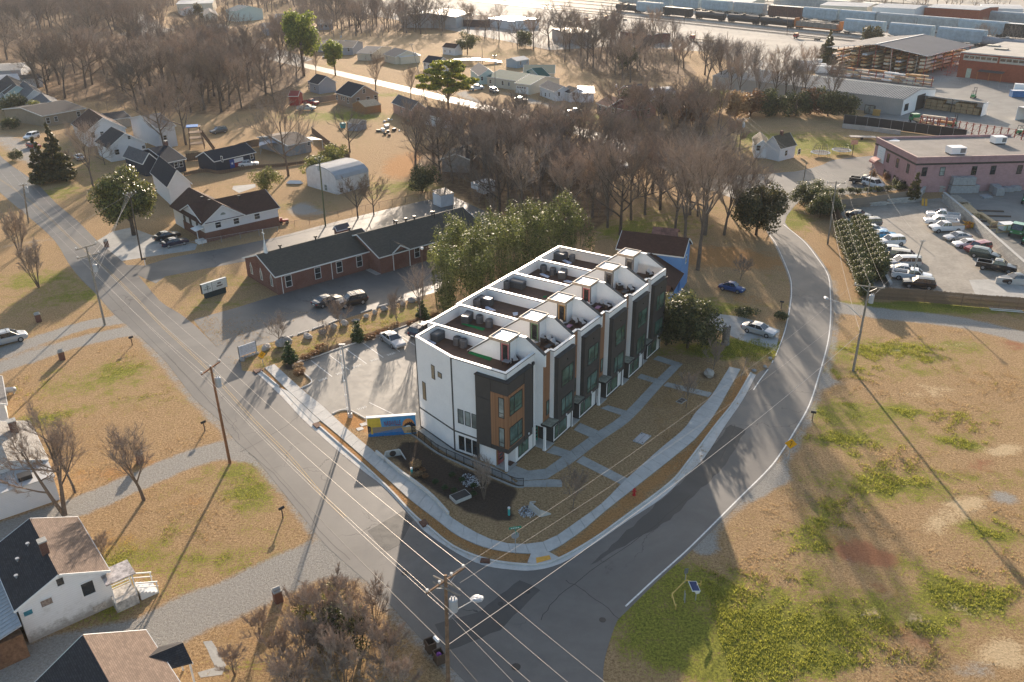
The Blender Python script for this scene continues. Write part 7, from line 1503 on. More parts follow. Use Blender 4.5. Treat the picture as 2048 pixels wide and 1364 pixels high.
# --- scrub near the bottom
for px,h,k in[((660,1280),6.5,'scrub'),((720,1320),6.0,'scrub'),((620,1340),5.5,'scrub'),((560,1330),4.2,'scrub'),((750,1250),5,'scrub'),((690,1220),4.5,'scrub'),((780,1340),5,'scrub'),((520,1280),3.5,'scrub'),((470,1350),3.2,'scrub'),((610,1250),4.5,'scrub'),((690,1390),6,'scrub'),((600,1420),6,'scrub'),((800,1400),5,'scrub'),((655,1335),5.0,'scrub')]:
 bare(k,px,'tangled leafless shrub in the thicket at the bottom beside the road','leafless shrubs in the bottom thicket',h=h,name='bare_shrub',cat='shrub')
roundtree('dark green evergreen core of the bottom thicket',(690,1300),4.4,2.6,2.0,lm_dkg,120,4000,.2,20,'evergreen_bush',2.2,(.6,1.1));roundtree('pale green lower shrub mass in the bottom thicket',(645,1240),3.4,2.6,1.5,lm_yg,121,2200,.16,18,'shrub',1.7,(.5,1),cat='shrub')
# --- woods: individual trees up to the limit
def scatter(px,n,kinds,hr,label,group,seed,mind=4.0,sx=1.0):
 rr=random.Random(seed);P=[G(*p)for p in px];xs=[p.x for p in P];ys=[p.y for p in P];done=[];tries=0
 while len(done)<n and tries<n*60:
  tries+=1;x,y=rr.uniform(min(xs),max(xs)),rr.uniform(min(ys),max(ys))
  if not inpoly(P,np.array([x]),np.array([y]))[0]:continue
  if any((x-a)**2+(y-b)**2<mind*mind for a,b in done):continue
  done.append((x,y));bare(rr.choice(kinds),V(x,y,0),label,group,h=rr.uniform(*hr),rz=rr.uniform(0,6.28),sx=sx*rr.uniform(1.0,1.35))
 return len(done)
nt_=0
nt_+=scatter([(60,205),(170,205),(300,225),(420,235),(560,215),(600,165),(520,130),(330,130),(180,130),(60,170)],60,['oak','oak2','tall','vase'],(14,20),'tall bare tree in the dense wood at the upper left','bare trees of the upper left wood',201,5)
nt_+=scatter([(-20,130),(-20,60),(120,30),(300,70),(330,120),(180,130)],24,['oak','oak2','vase'],(15,22),'far bare tree in the hazy wood at the top left corner','bare trees of the far top left wood',202,8)
nt_+=scatter([(420,130),(600,120),(560,80),(430,75),(340,90)],22,['oak','vase','oak2'],(12,17),'bare tree below the top lane in the upper left','bare trees below the top lane',203,7)
nt_+=scatter([(820,340),(1000,335),(1120,330),(1200,350),(1230,420),(1180,470),(1060,450),(1000,440),(960,400),(830,330)],26,['oak','oak2','vase','tall'],(11,16),'dark bare tree in the thicket behind the church and the bamboo','bare trees of the thicket behind the church',204,3.6)
nt_+=scatter([(860,285),(1010,270),(1130,300),(1150,335),(1000,335),(860,330)],20,['oak2','oak'],(11,15),'dark bare tree in the thicket around the hidden houses','bare trees around the hidden houses',205,4.5)
nt_+=scatter([(1210,300),(1290,320),(1380,370),(1450,400),(1420,440),(1300,420),(1230,380)],16,['oak','vase','oak2'],(10,15),'bare tree between the far street and the tall lot trees','bare trees along the near side of the far street',206,4.5)
nt_+=scatter([(1180,250),(1300,262),(1420,320),(1470,300),(1440,250),(1330,232)],16,['oak','vase','scrub'],(8,14),'bare tree between the pink houses and the street pole','bare trees below the pink houses',207,5)
nt_+=scatter([(700,75),(900,70),(1000,88),(1100,110),(1200,165),(1330,170),(1400,150),(1340,95),(1200,78),(1000,70),(820,48),(660,50)],56,['oak','oak2','vase','tall'],(12,19),'bare tree in the far belt of woods below the rail yard','bare trees of the far wood belt',208,7)
nt_+=scatter([(1400,150),(1440,205),(1560,215),(1700,225),(1690,205),(1560,180),(1450,150)],18,['vase','tall','oak2'],(12,17),'bare tree in front of the long warehouse','bare trees along the long warehouse',209,6)
rr=random.Random(300);far_m=MB()
T8,C8,_=bare_tree_meshes(seed=77,H=12,spread=.9,up=.6,n1=7,twig=.25);tv=np.array(T8.v+C8.v);tf=T8.f+[tuple(i+len(T8.v)for i in f)for f in C8.f]
def far_wood(name,label,px,n,hr,seed):
 rr=random.Random(seed);P=[G(*p)for p in px];xs=[p.x for p in P];ys=[p.y for p in P];k=0;me0=None;tr=0
 VV=[];FF=[];base=0
 quads=[f for f in tf if len(f)==4];tris=[f for f in tf if len(f)==3]
 pts=[]
 while len(pts)<n and tr<n*50:
  tr+=1;x,y=rr.uniform(min(xs),max(xs)),rr.uniform(min(ys),max(ys))
  if inpoly(P,np.array([x]),np.array([y]))[0]:pts.append((x,y,rr.uniform(*hr)/12,rr.uniform(0,6.28)))
 pm_=bpy.data.meshes.new(name);pm_.from_pydata([(x,y,0)for x,y,s,a in pts],[],[]);at=pm_.attributes.new('size','FLOAT','POINT');at.data.foreach_set('value',[s for x,y,s,a in pts]);at=pm_.attributes.new('turn','FLOAT','POINT');at.data.foreach_set('value',[a for x,y,s,a in pts])
 o=bpy.data.objects.new(name,pm_);COL.objects.link(o);tag(o,label,'woods');o['kind']='stuff'
 ng=bpy.data.node_groups.new(name+'_nodes','GeometryNodeTree');ng.interface.new_socket('Geometry',in_out='INPUT',socket_type='NodeSocketGeometry');ng.interface.new_socket('Geometry',in_out='OUTPUT',socket_type='NodeSocketGeometry')
 gi=ng.nodes.new('NodeGroupInput');go=ng.nodes.new('NodeGroupOutput');ins=ng.nodes.new('GeometryNodeInstanceOnPoints');oi=ng.nodes.new('GeometryNodeObjectInfo')
 oi.inputs[0].default_value=FAR_TREE;s1=ng.nodes.new('GeometryNodeInputNamedAttribute');s1.data_type='FLOAT';s1.inputs[0].default_value='size';s2=ng.nodes.new('GeometryNodeInputNamedAttribute');s2.data_type='FLOAT';s2.inputs[0].default_value='turn'
 cx=ng.nodes.new('ShaderNodeCombineXYZ');ng.links.new(s2.outputs[0],cx.inputs[2]);rl=ng.nodes.new('GeometryNodeRealizeInstances')
 ng.links.new(gi.outputs[0],ins.inputs['Points']);ng.links.new(oi.outputs['Geometry'],ins.inputs['Instance']);ng.links.new(s1.outputs[0],ins.inputs['Scale']);ng.links.new(cx.outputs[0],ins.inputs['Rotation']);ng.links.new(ins.outputs[0],go.inputs[0])
 md=o.modifiers.new('scatter','NODES');md.node_group=ng
 return o
mbx=MB();mbx.v=[tuple(v)for v in tv];mbx.f=tf;mbx.m=[0]*len(tf)
FAR_TREE=bpy.data.objects.new('far_tree_shape',mesh('far_tree_shape',mbx,m_twig))
far_wood('far_woods','hazy bare woods beyond the last houses along the top of the view',[(-40,45),(120,18),(340,15),(600,30),(700,30),(700,8),(620,-4),(200,-6),(-60,10)],330,(13,20),401)
far_wood('far_woods','bare woods filling the top left corner',[(-120,66),(200,62),(330,50),(320,14),(-120,10)],260,(13,19),410)
far_wood('far_woods','bare woods above the far street at the top',[(590,66),(700,78),(880,60),(870,34),(700,14),(600,14)],110,(11,16),411)
far_wood('far_woods','distant bare trees scattered behind the rail yard and the factories',[(1240,4),(1460,6),(1700,20),(1900,40),(2080,40),(2080,-6),(1240,-8)],70,(10,15),402)
far_wood('track_side_scrub','brown scrub along the edge of the rail yard',[(1150,112),(1330,118),(1450,128),(1560,140),(1600,132),(1560,120),(1400,102),(1230,85)],90,(4,8),403)
far_wood('track_side_scrub','bare brown scrub between the tracks and the brick warehouse',[(1950,82),(2060,86),(2060,72),(1960,66)],30,(5,9),404)
far_wood('woodland_undergrowth','brown undergrowth filling the upper left wood',[(60,210),(300,232),(560,222),(610,170),(600,110),(400,70),(200,60),(-60,60),(-60,140),(40,165)],620,(2.5,5.5),405)
far_wood('woodland_undergrowth','brown undergrowth in the dark thicket behind the church',[(820,340),(860,285),(1130,290),(1230,350),(1230,440),(1150,480),(1050,470),(960,420)],200,(2.2,4.5),406)
far_wood('woodland_undergrowth','brown undergrowth along the warehouse and the far belt',[(1180,240),(1300,240),(1380,235),(1440,300),(1400,350),(1290,300)],90,(2.5,5),407)
far_wood('woodland_undergrowth','undergrowth of the far wood belt below the rail yard',[(700,78),(900,72),(1100,112),(1210,165),(1340,165),(1330,100),(1000,72),(800,48)],170,(3,7),408)
# --- grass tufts on the nearer lawns, one mass
rr=np.random.RandomState(5)
def tufts(n,x0,x1,y0,y1,seed,size,name,label,want,m,blades=3,thr=.55,excl=()):
 r=np.random.RandomState(seed);x=r.uniform(x0,x1,n);y=r.uniform(y0,y1,n)
 nz=np.sin(x*1.3+np.sin(y*.9)*2)*np.cos(y*1.1+np.sin(x*.7)*2)*.5+np.sin(x*.31+1.7)*np.sin(y*.37)*.5
 g_=sample('green',x,y)+nz*.42 if want=='green' else .5-sample('green',x,y)*.3+nz*.3
 keep=(g_+r.uniform(-.12,.12,n)>thr)&(sample('gravel',x,y)<.35)&(sample('mulch',x,y)<.3)
 for pl in excl:keep&=~inpoly(pl,x,y)
 x,y=x[keep],y[keep];k=len(x);Vs=[];
 base=np.repeat(np.stack([x,y,np.zeros(k)],1),blades,0);K=k*blades
 base[:,:2]+=r.normal(0,size*.35,(K,2));a=r.uniform(0,6.28,K);h=size*r.uniform(.5,1.2,K);w=size*.16
 sx=np.cos(a)*w;sy=np.sin(a)*w;lx=r.normal(0,size*.45,K);ly=r.normal(0,size*.45,K)
 P=np.empty((K,3,3));P[:,0]=base+np.stack([sx,sy,np.zeros(K)],1);P[:,1]=base-np.stack([sx,sy,np.zeros(K)],1);P[:,2]=base+np.stack([lx,ly,h],1)
 me=bpy.data.meshes.new(name);me.vertices.add(K*3);me.vertices.foreach_set('co',P.ravel());me.loops.add(K*3);me.loops.foreach_set('vertex_index',np.arange(K*3,dtype=np.int32));me.polygons.add(K);me.polygons.foreach_set('loop_start',np.arange(0,K*3,3,dtype=np.int32));me.polygons.foreach_set('loop_total',np.full(K,3,np.int32));me.update(calc_edges=True);me.materials.append(m)
 o=bpy.data.objects.new(name,me);COL.objects.link(o);tag(o,label,'grass');o['kind']='stuff';return k
hard=[[(p.x,p.y)for p in poly],[(p.x,p.y)for p in(li+lo[::-1])],[(p.x,p.y)for p in gpoly([(587,731),(622,760),(603,776),(667,831),(702,822),(738,866),(843,856),(1000,700),(905,619)])],[tuple(TL(x,y))[:2]for x,y in((-.4,-1.6),(34.5,-1.9),(34.5,15),(2,14),(.2,7.5))],[(p.x,p.y)for p in gpoly([(558,774),(612,816),(640,842),(630,850),(596,815)])],[(p.x,p.y)for p in wl+wr[::-1]],[tuple((h3.o+h3.x*a+h3.y*b))[:2]for a,b in((0,0),(h3.L,0),(h3.L,h3.W+3),(0,h3.W+3))],[tuple((h4.o+h4.x*a+h4.y*b))[:2]for a,b in((0,0),(h4.L,0),(h4.L,h4.W),(0,h4.W))]]
lm_gr=leafm('green_grass_blade',(.14,.16,.022),(.56,.54,.10),.6,.7);lm_dg=leafm('dry_grass_blade',(.36,.24,.12),(.76,.56,.30),.5,.8)
tufts(150000,16,62,44,104,1,.17,'grass','green weed and grass clumps on the vacant lot at the right','green',lm_gr,3,.86,hard)
tufts(90000,16,62,44,104,2,.14,'dry_grass','dry tan grass on the vacant lot at the right','dry',lm_dg,3,.48,hard)
tufts(110000,-62,-2,44,112,3,.12,'grass','green grass patches on the lawns left of the main road','green',lm_gr,3,.8,hard)
tufts(90000,-62,-2,44,112,4,.12,'dry_grass','dry orange tan grass on the lawns left of the main road','dry',lm_dg,3,.46,hard)
# ------------ poles and wires
m_porc=mat('insulator_porcelain',(.62,.62,.60),.3,.05,5)
def pole_top(px,top,h):
 return G(*px),G(*top,h)
def upole(label,base,top,h,m=None,arms=(),trafo=None,lamp=None,r=.16,name='utility_pole',group=None,can=1):
 b0,t0=G(*base),G(*top,h);t=thing(name,label,'utility pole',b0,0,group);d=t0-b0
 b=MB();b.tube([(0,0,-.2),d*.5,d],[r,r*.85,r*.65],9);obj('pole',b,m or m_poleg,t)
 for(f,ang,L,nins)in arms:
  c=d*f;u=V(math.cos(ang),math.sin(ang),0);b=MB();b.bar(c-u*L/2,c+u*L/2,.1,.13);cm=obj('crossarm',b,m_poleg if m is None else m,t)
  b=MB();[b.bar(c+u*s*L*.3+V(0,0,0),c-V(0,0,.7),.04,.04)for s in(-1,1)];obj('brace',b,m_metal,t)
  for k in range(nins):
   q=c+u*L*(k/(nins-1)-.5)*.94 if nins>1 else c;b=MB();b.cyl(q.x,q.y,.05,q.z+.06,q.z+.2,6);b.cyl(q.x,q.y,.10,q.z+.2,q.z+.3,8);obj('insulator',b,m_porc,t)
 if trafo:
  f,ang=trafo;c=d*f+V(math.cos(ang),math.sin(ang),0)*.48;b=MB();b.tube([c+V(0,0,-.5),c+V(0,0,.45),c+V(0,0,.52)],[.3,.3,.22],12);b.cyl(c.x-.1,c.y,.05,c.z+.5,c.z+.75,6);b.cyl(c.x+.1,c.y,.05,c.z+.5,c.z+.75,6);obj('transformer',b,m_can,t)
 if lamp:
  f,tip,w=lamp;s=d*f;e=tip-b0;b=MB();mid=s.lerp(e,.45)+V(0,0,(e-s).length*.10);b.tube([s,mid,e],[.04,.035,.03],6);obj('lamp_arm',b,m_metal,t)
  dr=(e-s);dr.z=0;dr.normalize();b=MB();b.rock(e+dr*.25+V(0,0,-.02),.38*abs(dr.x)+.16,.38*abs(dr.y)+.16,.13,3,nu=10,nv=6);obj('lamp_head',b,m_can,t)
 return t,b0+d
rdir=math.atan2((G(460,925)-G(210,650)).y,(G(460,925)-G(210,650)).x);pa=rdir+PI/2
PL,tL=upole('weathered utility pole with double crossarm and transformer beside the forked drive',(210,650),(172,492),11.7,m_poleg,[(.99,pa+.25,3.0,2),(.88,pa+.12,3.0,3)],(.72,pa))
P1,t1=upole('reddish brown leaning utility pole with T crossarm at the driveway mouth',(460,926),(421,733),11.6,mat('red_brown_pole',(.26,.12,.06),.9,.2,2),[(.985,pa+.55,2.9,3)],(.83,pa+.2))
P2,t2_=upole('big utility pole with crossarm, white transformer and street lamp at the bottom of the junction',(898,1440),(891,1150),11.6,m_pole,[(.965,rdir+PI/2+.12,3.4,4)],(.80,.1),(.70,G(948,1200,8.6),0),.17)
for s in(-1,1):
 b=MB();c=(t2_-P2.location);u=V(.78,-.55,0).normalized()*1.15;q=c*.93+V(.05,-.18*s,-.1*s);b.bar(q-u,q+u,.09,.11);obj('crossarm',b,m_poleg,P2)
PR,tR=upole('grey utility pole with crossarm, transformers and long lamp arm on the right verge',(1706,742),(1740,567),11.6,m_poleg,[(.965,-.35,3.4,3)],(.84,-.6),(.60,G(1655,597,7.0),0))
PQ,tQ=upole('tall grey utility pole behind the double hedge',(1655,489),(1673,362),11.4,m_poleg,[(.97,-.1,3.0,3)])
PS,tS=upole('grey utility pole with white transformer left of the white cottage',(1478,300),(1487,236),9.5,m_poleg,[(.97,.2,3.2,3)],(.8,-1.2))
PT_,tT=upole('thin dark pole beside the car park at the pink building',(1601,393),(1613,326),7.6,m_poleg,[],None,None,.11)
PU,tU=upole('grey light pole standing behind the grey board fence',(1731,406),(1747,330),7.8,m_poleg,[],None,None,.12)
PV,tV=upole('white grey floodlight pole standing in the gravel car park',(1822,556),(1846,481),7.0,mat('pale_pole',(.45,.43,.40),.8,.1),[(.99,0.1,.9,0)],None,None,.12)
PW,tW=upole('grey floodlight pole behind the paving block stacks',(2004,374),(2028,305),6.6,m_poleg,[(.98,.3,.7,0)],None,None,.11)
PX_,tX=upole('dark utility pole with white insulators in front of the magnolia',(284,520),(259,386),11.6,m_barkd,[(.985,.5,2.0,4)],None,None,.14)
PY_,tY=upole('greenish utility pole with two white transformers behind the church',(651,452),(638,314),13,mat('green_pole',(.14,.14,.07),.9,.1),[(.98,.9,1.8,3)],(.84,2.2))
PZ,tZ=upole('leaning utility pole with insulators at the left edge of the main road',(57,446),(46,368),8.8,m_poleg,[(.97,.6,1.2,3)],(.85,.5))
for(a,b_,h,lb)in[((853,202),(822,86),16,'far street pole with bright lamp beside the lopped trunk'),((991,190),(989,110),12,'far street pole in front of the green roofed house'),((1231,200),(1230,165),6.5,'pole with white transformer above the rust roofs'),((683,105),(679,66),8,'far street pole beside the grey blue house'),((965,128),(964,92),8,'lamp pole behind the spreading pine'),((1454,96),(1456,62),8,'thin pole in the pale yard'),((1368,50),(1370,16),10,'dark pole beside the tracks'),((1574,70),(1576,22),14,'dark pole between the tracks and the red tractor'),((1830,66),(1835,36),9,'dark pole in front of the white hopper wagons'),((1824,172),(1836,112),9,'tall pale lamp mast at the front of the lumber shed'),((1778,164),(1784,98),9,'brown pole in front of the lumber shed')]:
 upole(lb,a,b_,h,m_poleg if 'dark' not in lb else m_barkd,[(.97,.6,1.4,2)]if 'far' in lb else[],(.8,.4)if 'far' in lb or 'transformer' in lb else None,None,.13,name='utility_pole')
lp,tl=upole('tall steel light pole at the tip of the parking lot island',(701,834),(684,690),9.3,m_metal,[],None,None,.13,name='light_pole');lp['category']='light pole'
b=MB();d=tl-lp.location;b.box(d.x-.35,d.x+.35,d.y-.12,d.y+.12,d.z,d.z+.12);b.cyl(.0,0,.26,0,.5,10);obj('lamp_head',b,m_metal,lp);b=MB();b.tube([(-.28,.1,0),(d.x*.97-.28,d.y+.1,d.z*.97)],[.05,.05],6);[b.box(d.x*f-.36,d.x*f-.2,d.y*f,d.y*f+.2,d.z*f,d.z*f+.14)for f in(.12,.3,.5,.68,.85)];obj('conduit',b,m_cap,lp)
sl,ts_=upole('slim brown street lamp among the vines behind the lot',(845,612),(844,498),8.9,m_pole,[],None,None,.08,name='light_pole');sl['category']='light pole';b=MB();q=ts_-sl.location;b.rock(q+V(0,0,.1),.25,.25,.2,3);obj('lamp_head',b,m_cap,sl)
m_wire=mat('pale_aluminium_wire',(.55,.50,.45),.4,.05,3,.3);m_wireb=mat('black_cable',(.03,.03,.03),.5,.1)
def wire(a,b_,sag,label,group,r=.013,m=None,n=14,name='power_line'):
 pts=[a.lerp(b_,k/n)-V(0,0,sag*4*(k/n)*(1-k/n))for k in range(n+1)];mb=MB();c=pts[0];mb.tube([p-c for p in pts],[r*.6]*len(pts),4,cap=False);o=obj(name,mb,m or m_wire,None,c);tag(o,label,'power line',group);return o
def armpt(t,f,ang,L,k,base):return base.lerp(t,f)+V(math.cos(ang),math.sin(ang),0)*L*k
gw='power lines strung along the main road'
bL,b1,b2=G(210,650),G(460,926),G(898,1440)
ends=V(28,-14,11.4)
for k,f in((-.47,.89),(0,.9),(.47,.89)):
 A_=armpt(tL,.9,pa+.12,3.0,k,bL)+V(0,0,.25);B_=armpt(t1,.985,pa+.55,2.9,k,b1)+V(0,0,.3);C_=armpt(t2_,.965,rdir+PI/2+.12,3.4,k,b2)+V(0,0,.3)
 wire(A_,B_,.5,'thin bright wire between the weathered pole and the reddish brown pole',gw,.014);wire(B_,C_,.6,'thin bright wire between the reddish brown pole and the bottom pole',gw,.014);wire(C_,C_+V(22,-24,0),.6,'thin bright wire leaving the bottom pole to the lower right',gw,.014)
 wire(A_,A_+V(-34,44,0),.6,'thin bright wire from the weathered pole to the upper left',gw,.014)
wire(bL.lerp(tL,.74),b1.lerp(t1,.78),.5,'neutral wire below the phase wires, left span',gw);wire(b1.lerp(t1,.78),b2.lerp(t2_,.76),.6,'neutral wire below the phase wires, right span',gw);wire(b2.lerp(t2_,.76),b2.lerp(t2_,.76)+V(20,-25,0),.6,'neutral wire leaving to the lower right',gw)
gt='telephone cables along the main road'
wire(bL.lerp(tL,.6),b1.lerp(t1,.6),.4,'dark telephone cable, left span',gt,.03,m_wireb);wire(b1.lerp(t1,.6),b2.lerp(t2_,.52),.7,'dark telephone cable bundle above the verge',gt,.045,m_wireb);wire(b2.lerp(t2_,.52),b2.lerp(t2_,.52)+V(19,-25,0),.5,'dark telephone cable leaving to the lower right',gt,.04,m_wireb)
gs='power lines along the side road'
bR,bQ,bS=G(1706,742),G(1655,489),G(1478,300)
for k in(-.47,0,.47):
 C_=b2.lerp(t2_,.93)+V(.5+k*.9,.6-k*.7,0);R_=armpt(tR,.965,-.35,3.4,k,bR)+V(0,0,.3);Q_=armpt(tQ,.97,-.1,3.0,k,bQ)+V(0,0,.3);S_=armpt(tS,.97,.2,3.2,k,bS)+V(0,0,.3)
 if k:wire(C_,R_,1.2,'bright wire crossing the junction to the right verge pole',gs)
 wire(R_,Q_,.7,'wire between the right verge pole and the hedge pole',gs);wire(Q_,S_,1.0,'wire between the hedge pole and the cottage pole',gs)
wire(b2.lerp(t2_,.53),bR.lerp(tR,.45),1.3,'sunlit cable dipping across the junction to the right verge pole',gs,.035);wire(bR.lerp(tR,.45),bQ.lerp(tQ,.5),.9,'cable along the verge towards the hedge pole',gs,.03)
wire(tX,tX+V(-6,-24,-1.5),.4,'service wire fanning down from the magnolia pole','wires fanning from the magnolia pole',.016)
for k in(0,1,2,3):wire(tX+V(.3*k-.4,0,.2),bL.lerp(tL,.62+.08*k)+V(.2,0,0),.6,'pale wire between the magnolia pole and the weathered pole','wires fanning from the magnolia pole',.02)
wire(bQ.lerp(tQ,.95),tU,.4,'wire from the hedge pole to the light pole behind the grey fence','wires over the gravel car park',.014);wire(tU,tV,1.2,'wire swinging from the fence light pole to the floodlight pole','wires over the gravel car park',.016);wire(tV,bR.lerp(tR,.8),.5,'wire from the floodlight pole to the right verge pole','wires over the gravel car park',.014);wire(tT,tS,.4,'wire from the cottage pole to the thin dark pole','wires over the gravel car park',.014)
bl=thing('cable_splice','white cable splice case hanging on the bundle beside the bottom pole','splice case',b2.lerp(t2_,.53)+V(-.8,.7,-.15),rdir);b=MB();b.tube([(-.3,0,0),(-.25,0,0),(.25,0,0),(.3,0,0)],[.06,.13,.13,.06],8);obj('case',b,m_cap,bl)
# ------------ fences
def picket_fence(label,px,h,m,step,pw,th=.025,gap=True,postm=None,name='wooden_fence',every=2.4):
 L=gline(px,3);o=L[0];t=thing(name,label,'fence',o);d=0;ms=None;n=int(sum((b-a).length for a,b in zip(L[:-1],L[1:]))/step);P=resample(L,n);rr=random.Random(5)
 vis=min(n,300);me0=[]
 for v_ in range(4):
  b=MB();hh=h+rr.uniform(-.05,.04);b.box(-pw/2,pw/2,-th/2,th/2,.04,hh);me0.append(mesh('picket',b,m))
 st=MB()
 for i in range(n):
  a,c=P[i],P[min(i+1,n)];an=math.atan2((c-a).y,(c-a).x)
  if i<300:
   q=obj('picket',me0[rr.randrange(4)],None,t,(a+c)/2-o,an);q.scale=(1,1,rr.uniform(.97,1.03))
  else:
   u=(c-a).normalized()*pw/2;w=V(-u.y,u.x,0).normalized()*th/2;q=(a+c)/2-o
   st.add([q-u-w+V(0,0,.04),q+u-w+V(0,0,.04),q+u+w+V(0,0,.04),q-u+w+V(0,0,.04),q-u-w+V(0,0,h),q+u-w+V(0,0,h),q+u+w+V(0,0,h),q-u+w+V(0,0,h)],[(0,3,2,1),(4,5,6,7),(0,1,5,4),(1,2,6,5),(2,3,7,6),(3,0,4,7)])
 if st.v:obj('picket_rows',st,m,t,kind='stuff')
 b=MB()
 for z in(.35,h*.55,h-.3):[b.bar(p-o+V(0,0,z)+V(0,.06,0),q-o+V(0,0,z)+V(0,.06,0),.05,.09)for p,q in zip(L[:-1],L[1:])]
 obj('rail',b,m,t);total=sum((b-a).length for a,b in zip(L[:-1],L[1:]))
 for p in resample(L,max(1,int(total/every))):b=MB();q=p-o;b.box(q.x-.05,q.x+.05,q.y+.05,q.y+.15,0,h+.02);obj('post',b,m,t)
 return t
m_brf=mat('brown_fence_board',(.155,.105,.07),.9,.25,3);m_grf=mat('grey_fence_board',(.22,.18,.145),.9,.2,3)
picket_fence('long brown picket fence along the near side of the gravel car park',[(1742,598),(1850,605),(1950,614),(2060,622),(2150,630)],1.95,m_brf,.15,.13)
picket_fence('brown picket fence running between the two hedge rows',[(1742,596),(1716,540),(1700,500),(1680,452),(1664,428)],2.0,m_brf,.3,.27)
picket_fence('weathered grey board fence behind the far end of the gravel car park',[(1662,421),(1730,414),(1812,402)],2.0,m_grf,.15,.14)
picket_fence('dark brown privacy fence between the navy house and the flag painted house',[(374,323),(440,315),(500,296),(540,292)],1.9,m_brf,.4,.38)
picket_fence('grey board fence between the tan house and the grey gabled house',[(626,207),(660,203),(700,194)],1.9,m_grf,.5,.48)
picket_fence('dark brown fence running down beside the tan carport',[(624,267),(665,300),(700,320)],1.8,m_brf,.5,.48)
picket_fence('dark fence around the curved grey yard of the flag painted house',[(368,352),(410,344),(440,348),(500,338),(580,332),(640,322)],.8,m_brf,.5,.46)
def mesh_fence(label,px,h,m_p,screen=None,every=3.0,name='chain_link_fence'):
 L=gline(px,3);o=L[0];t=thing(name,label,'fence',o);total=sum((b-a).length for a,b in zip(L[:-1],L[1:]));P=resample(L,max(1,int(total/every)))
 for p in P:b=MB();q=p-o;b.cyl(q.x,q.y,.035,0,h+.05,6);obj('post',b,m_p,t)
 b=MB();[b.bar(p-o+V(0,0,h),q-o+V(0,0,h),.04,.04)for p,q in zip(P[:-1],P[1:])];obj('rail',b,m_p,t)
 b=MB()
 if screen:[b.slab([p-o+V(0,0,.1),q-o+V(0,0,.1),q-o+V(0,0,h-.02),p-o+V(0,0,h-.02)],.02)for p,q in zip(P[:-1],P[1:])];obj('screen',b,screen,t)
 else:
  for p,q in zip(P[:-1],P[1:]):
   n=int((q-p).length/.28)
   for k in range(n):a=p.lerp(q,k/n)-o;c=p.lerp(q,(k+1)/n)-o;b.bar(a+V(0,0,.05),c+V(0,0,h),.008,.008);b.bar(a+V(0,0,h),c+V(0,0,.05),.008,.008)
  obj('wire_mesh',b,m_metal,t,kind='stuff')
 return t
mesh_fence('low chain link fence between the brick house lawn and the church drive',[(290,520),(360,502),(430,488),(500,475),(556,466)],1.2,m_metal)
mesh_fence('rusty wire fence behind the church with weeds growing through it',[(560,462),(620,448),(700,430),(800,408),(862,395)],1.3,mat('rusty_post',(.2,.11,.07),.8))
mesh_fence('chain link fence with black screen beside the long warehouse',[(1686,248),(1740,254),(1800,262),(1860,270),(1930,280)],2.6,m_metal,m_black)
mesh_fence('chain link fence in front of the red brick warehouse',[(1880,164),(1960,172),(2030,184)],2.0,m_metal)
mesh_fence('chain link fence along the edge of the rail yard',[(1300,44),(1400,56),(1500,68),(1580,76)],2.2,m_metal,None,6)
mesh_fence('low wire fence beside the far street above the dark thicket',[(925,236),(980,224),(1010,232)],1.3,m_metal)
o=MB();kerb_run(o,gline([(1684,256),(1740,262),(1800,270)],2),.3,1.2);tag(obj('retaining_wall',o,m_conc2),'pale concrete base wall under the screened warehouse fence','retaining wall')
m_blk=mat('grey_wall_block',(.36,.35,.33),.9,.12,1.5,bump=.2);m_blk2=mat('grey_wall_block_lighter',(.43,.42,.39),.9,.1,1.5,bump=.2)
def block_wall(label,px,h,bl=.9,bh=.3,th=.4):
 L=gline(px,2);o=L[0];t=thing('block_wall',label,'retaining wall',o);total=sum((b-a).length for a,b in zip(L[:-1],L[1:]));n=int(total/bl);rows=int(round(h/bh));cnt=0;st=MB();rr=random.Random(3)
 mes=[]
 for k in range(3):b=MB();e=.012+.006*k;b.box(-bl/2+e,bl/2-e,-th/2,th/2,e,bh-.006);mes.append(mesh('block',b,m_blk if k else m_blk2))
 for r_ in range(rows):
  P=resample(L,n)
  for i in range(n):
   a,c=P[i],P[i+1];s_=(c-a)*(.5 if r_%2 else 0);q=(a+c)/2-o+s_+V(0,0,r_*bh);an=math.atan2((c-a).y,(c-a).x)
   if cnt<290:obj('block',mes[rr.randrange(3)],None,t,q+V(0,0,0),an+rr.uniform(-.01,.01));cnt+=1
   else:
    u=(c-a).normalized()*(bl/2-.015);w=V(-u.y,u.x,0).normalized()*th/2;z0,z1=.012,bh-.006
    st.add([q-u-w+V(0,0,z0),q+u-w+V(0,0,z0),q+u+w+V(0,0,z0),q-u+w+V(0,0,z0),q-u-w+V(0,0,z1),q+u-w+V(0,0,z1),q+u+w+V(0,0,z1),q-u+w+V(0,0,z1)],[(0,3,2,1),(4,5,6,7),(0,1,5,4),(1,2,6,5),(2,3,7,6),(3,0,4,7)])
 if st.v:obj('block_courses',st,m_blk,t,kind='stuff')
 b=MB();kerb_run(b,[p-o for p in L],th+.12,rows*bh+.12,rows*bh+.002);obj('capping',b,m_blk2,t)
 return t
block_wall('grey block retaining wall running down the right side of the gravel car park',[(1884,402),(1935,446),(1990,497),(2050,552)],1.8)
block_wall('low grey block wall along the far end of the gravel car park, right part',[(1772,408),(1838,403)],.9);block_wall('low grey block wall along the far end of the gravel car park, left part',[(1674,416),(1772,410)],.6);block_wall('stepped corner of the block wall beside the yellow ramps',[(1838,402),(1848,384),(1884,384)],1.2)
block_wall('low concrete wall at the foot of the hedge on the left side of the gravel car park',[(1694,446),(1715,470),(1750,520),(1780,574)],.6)
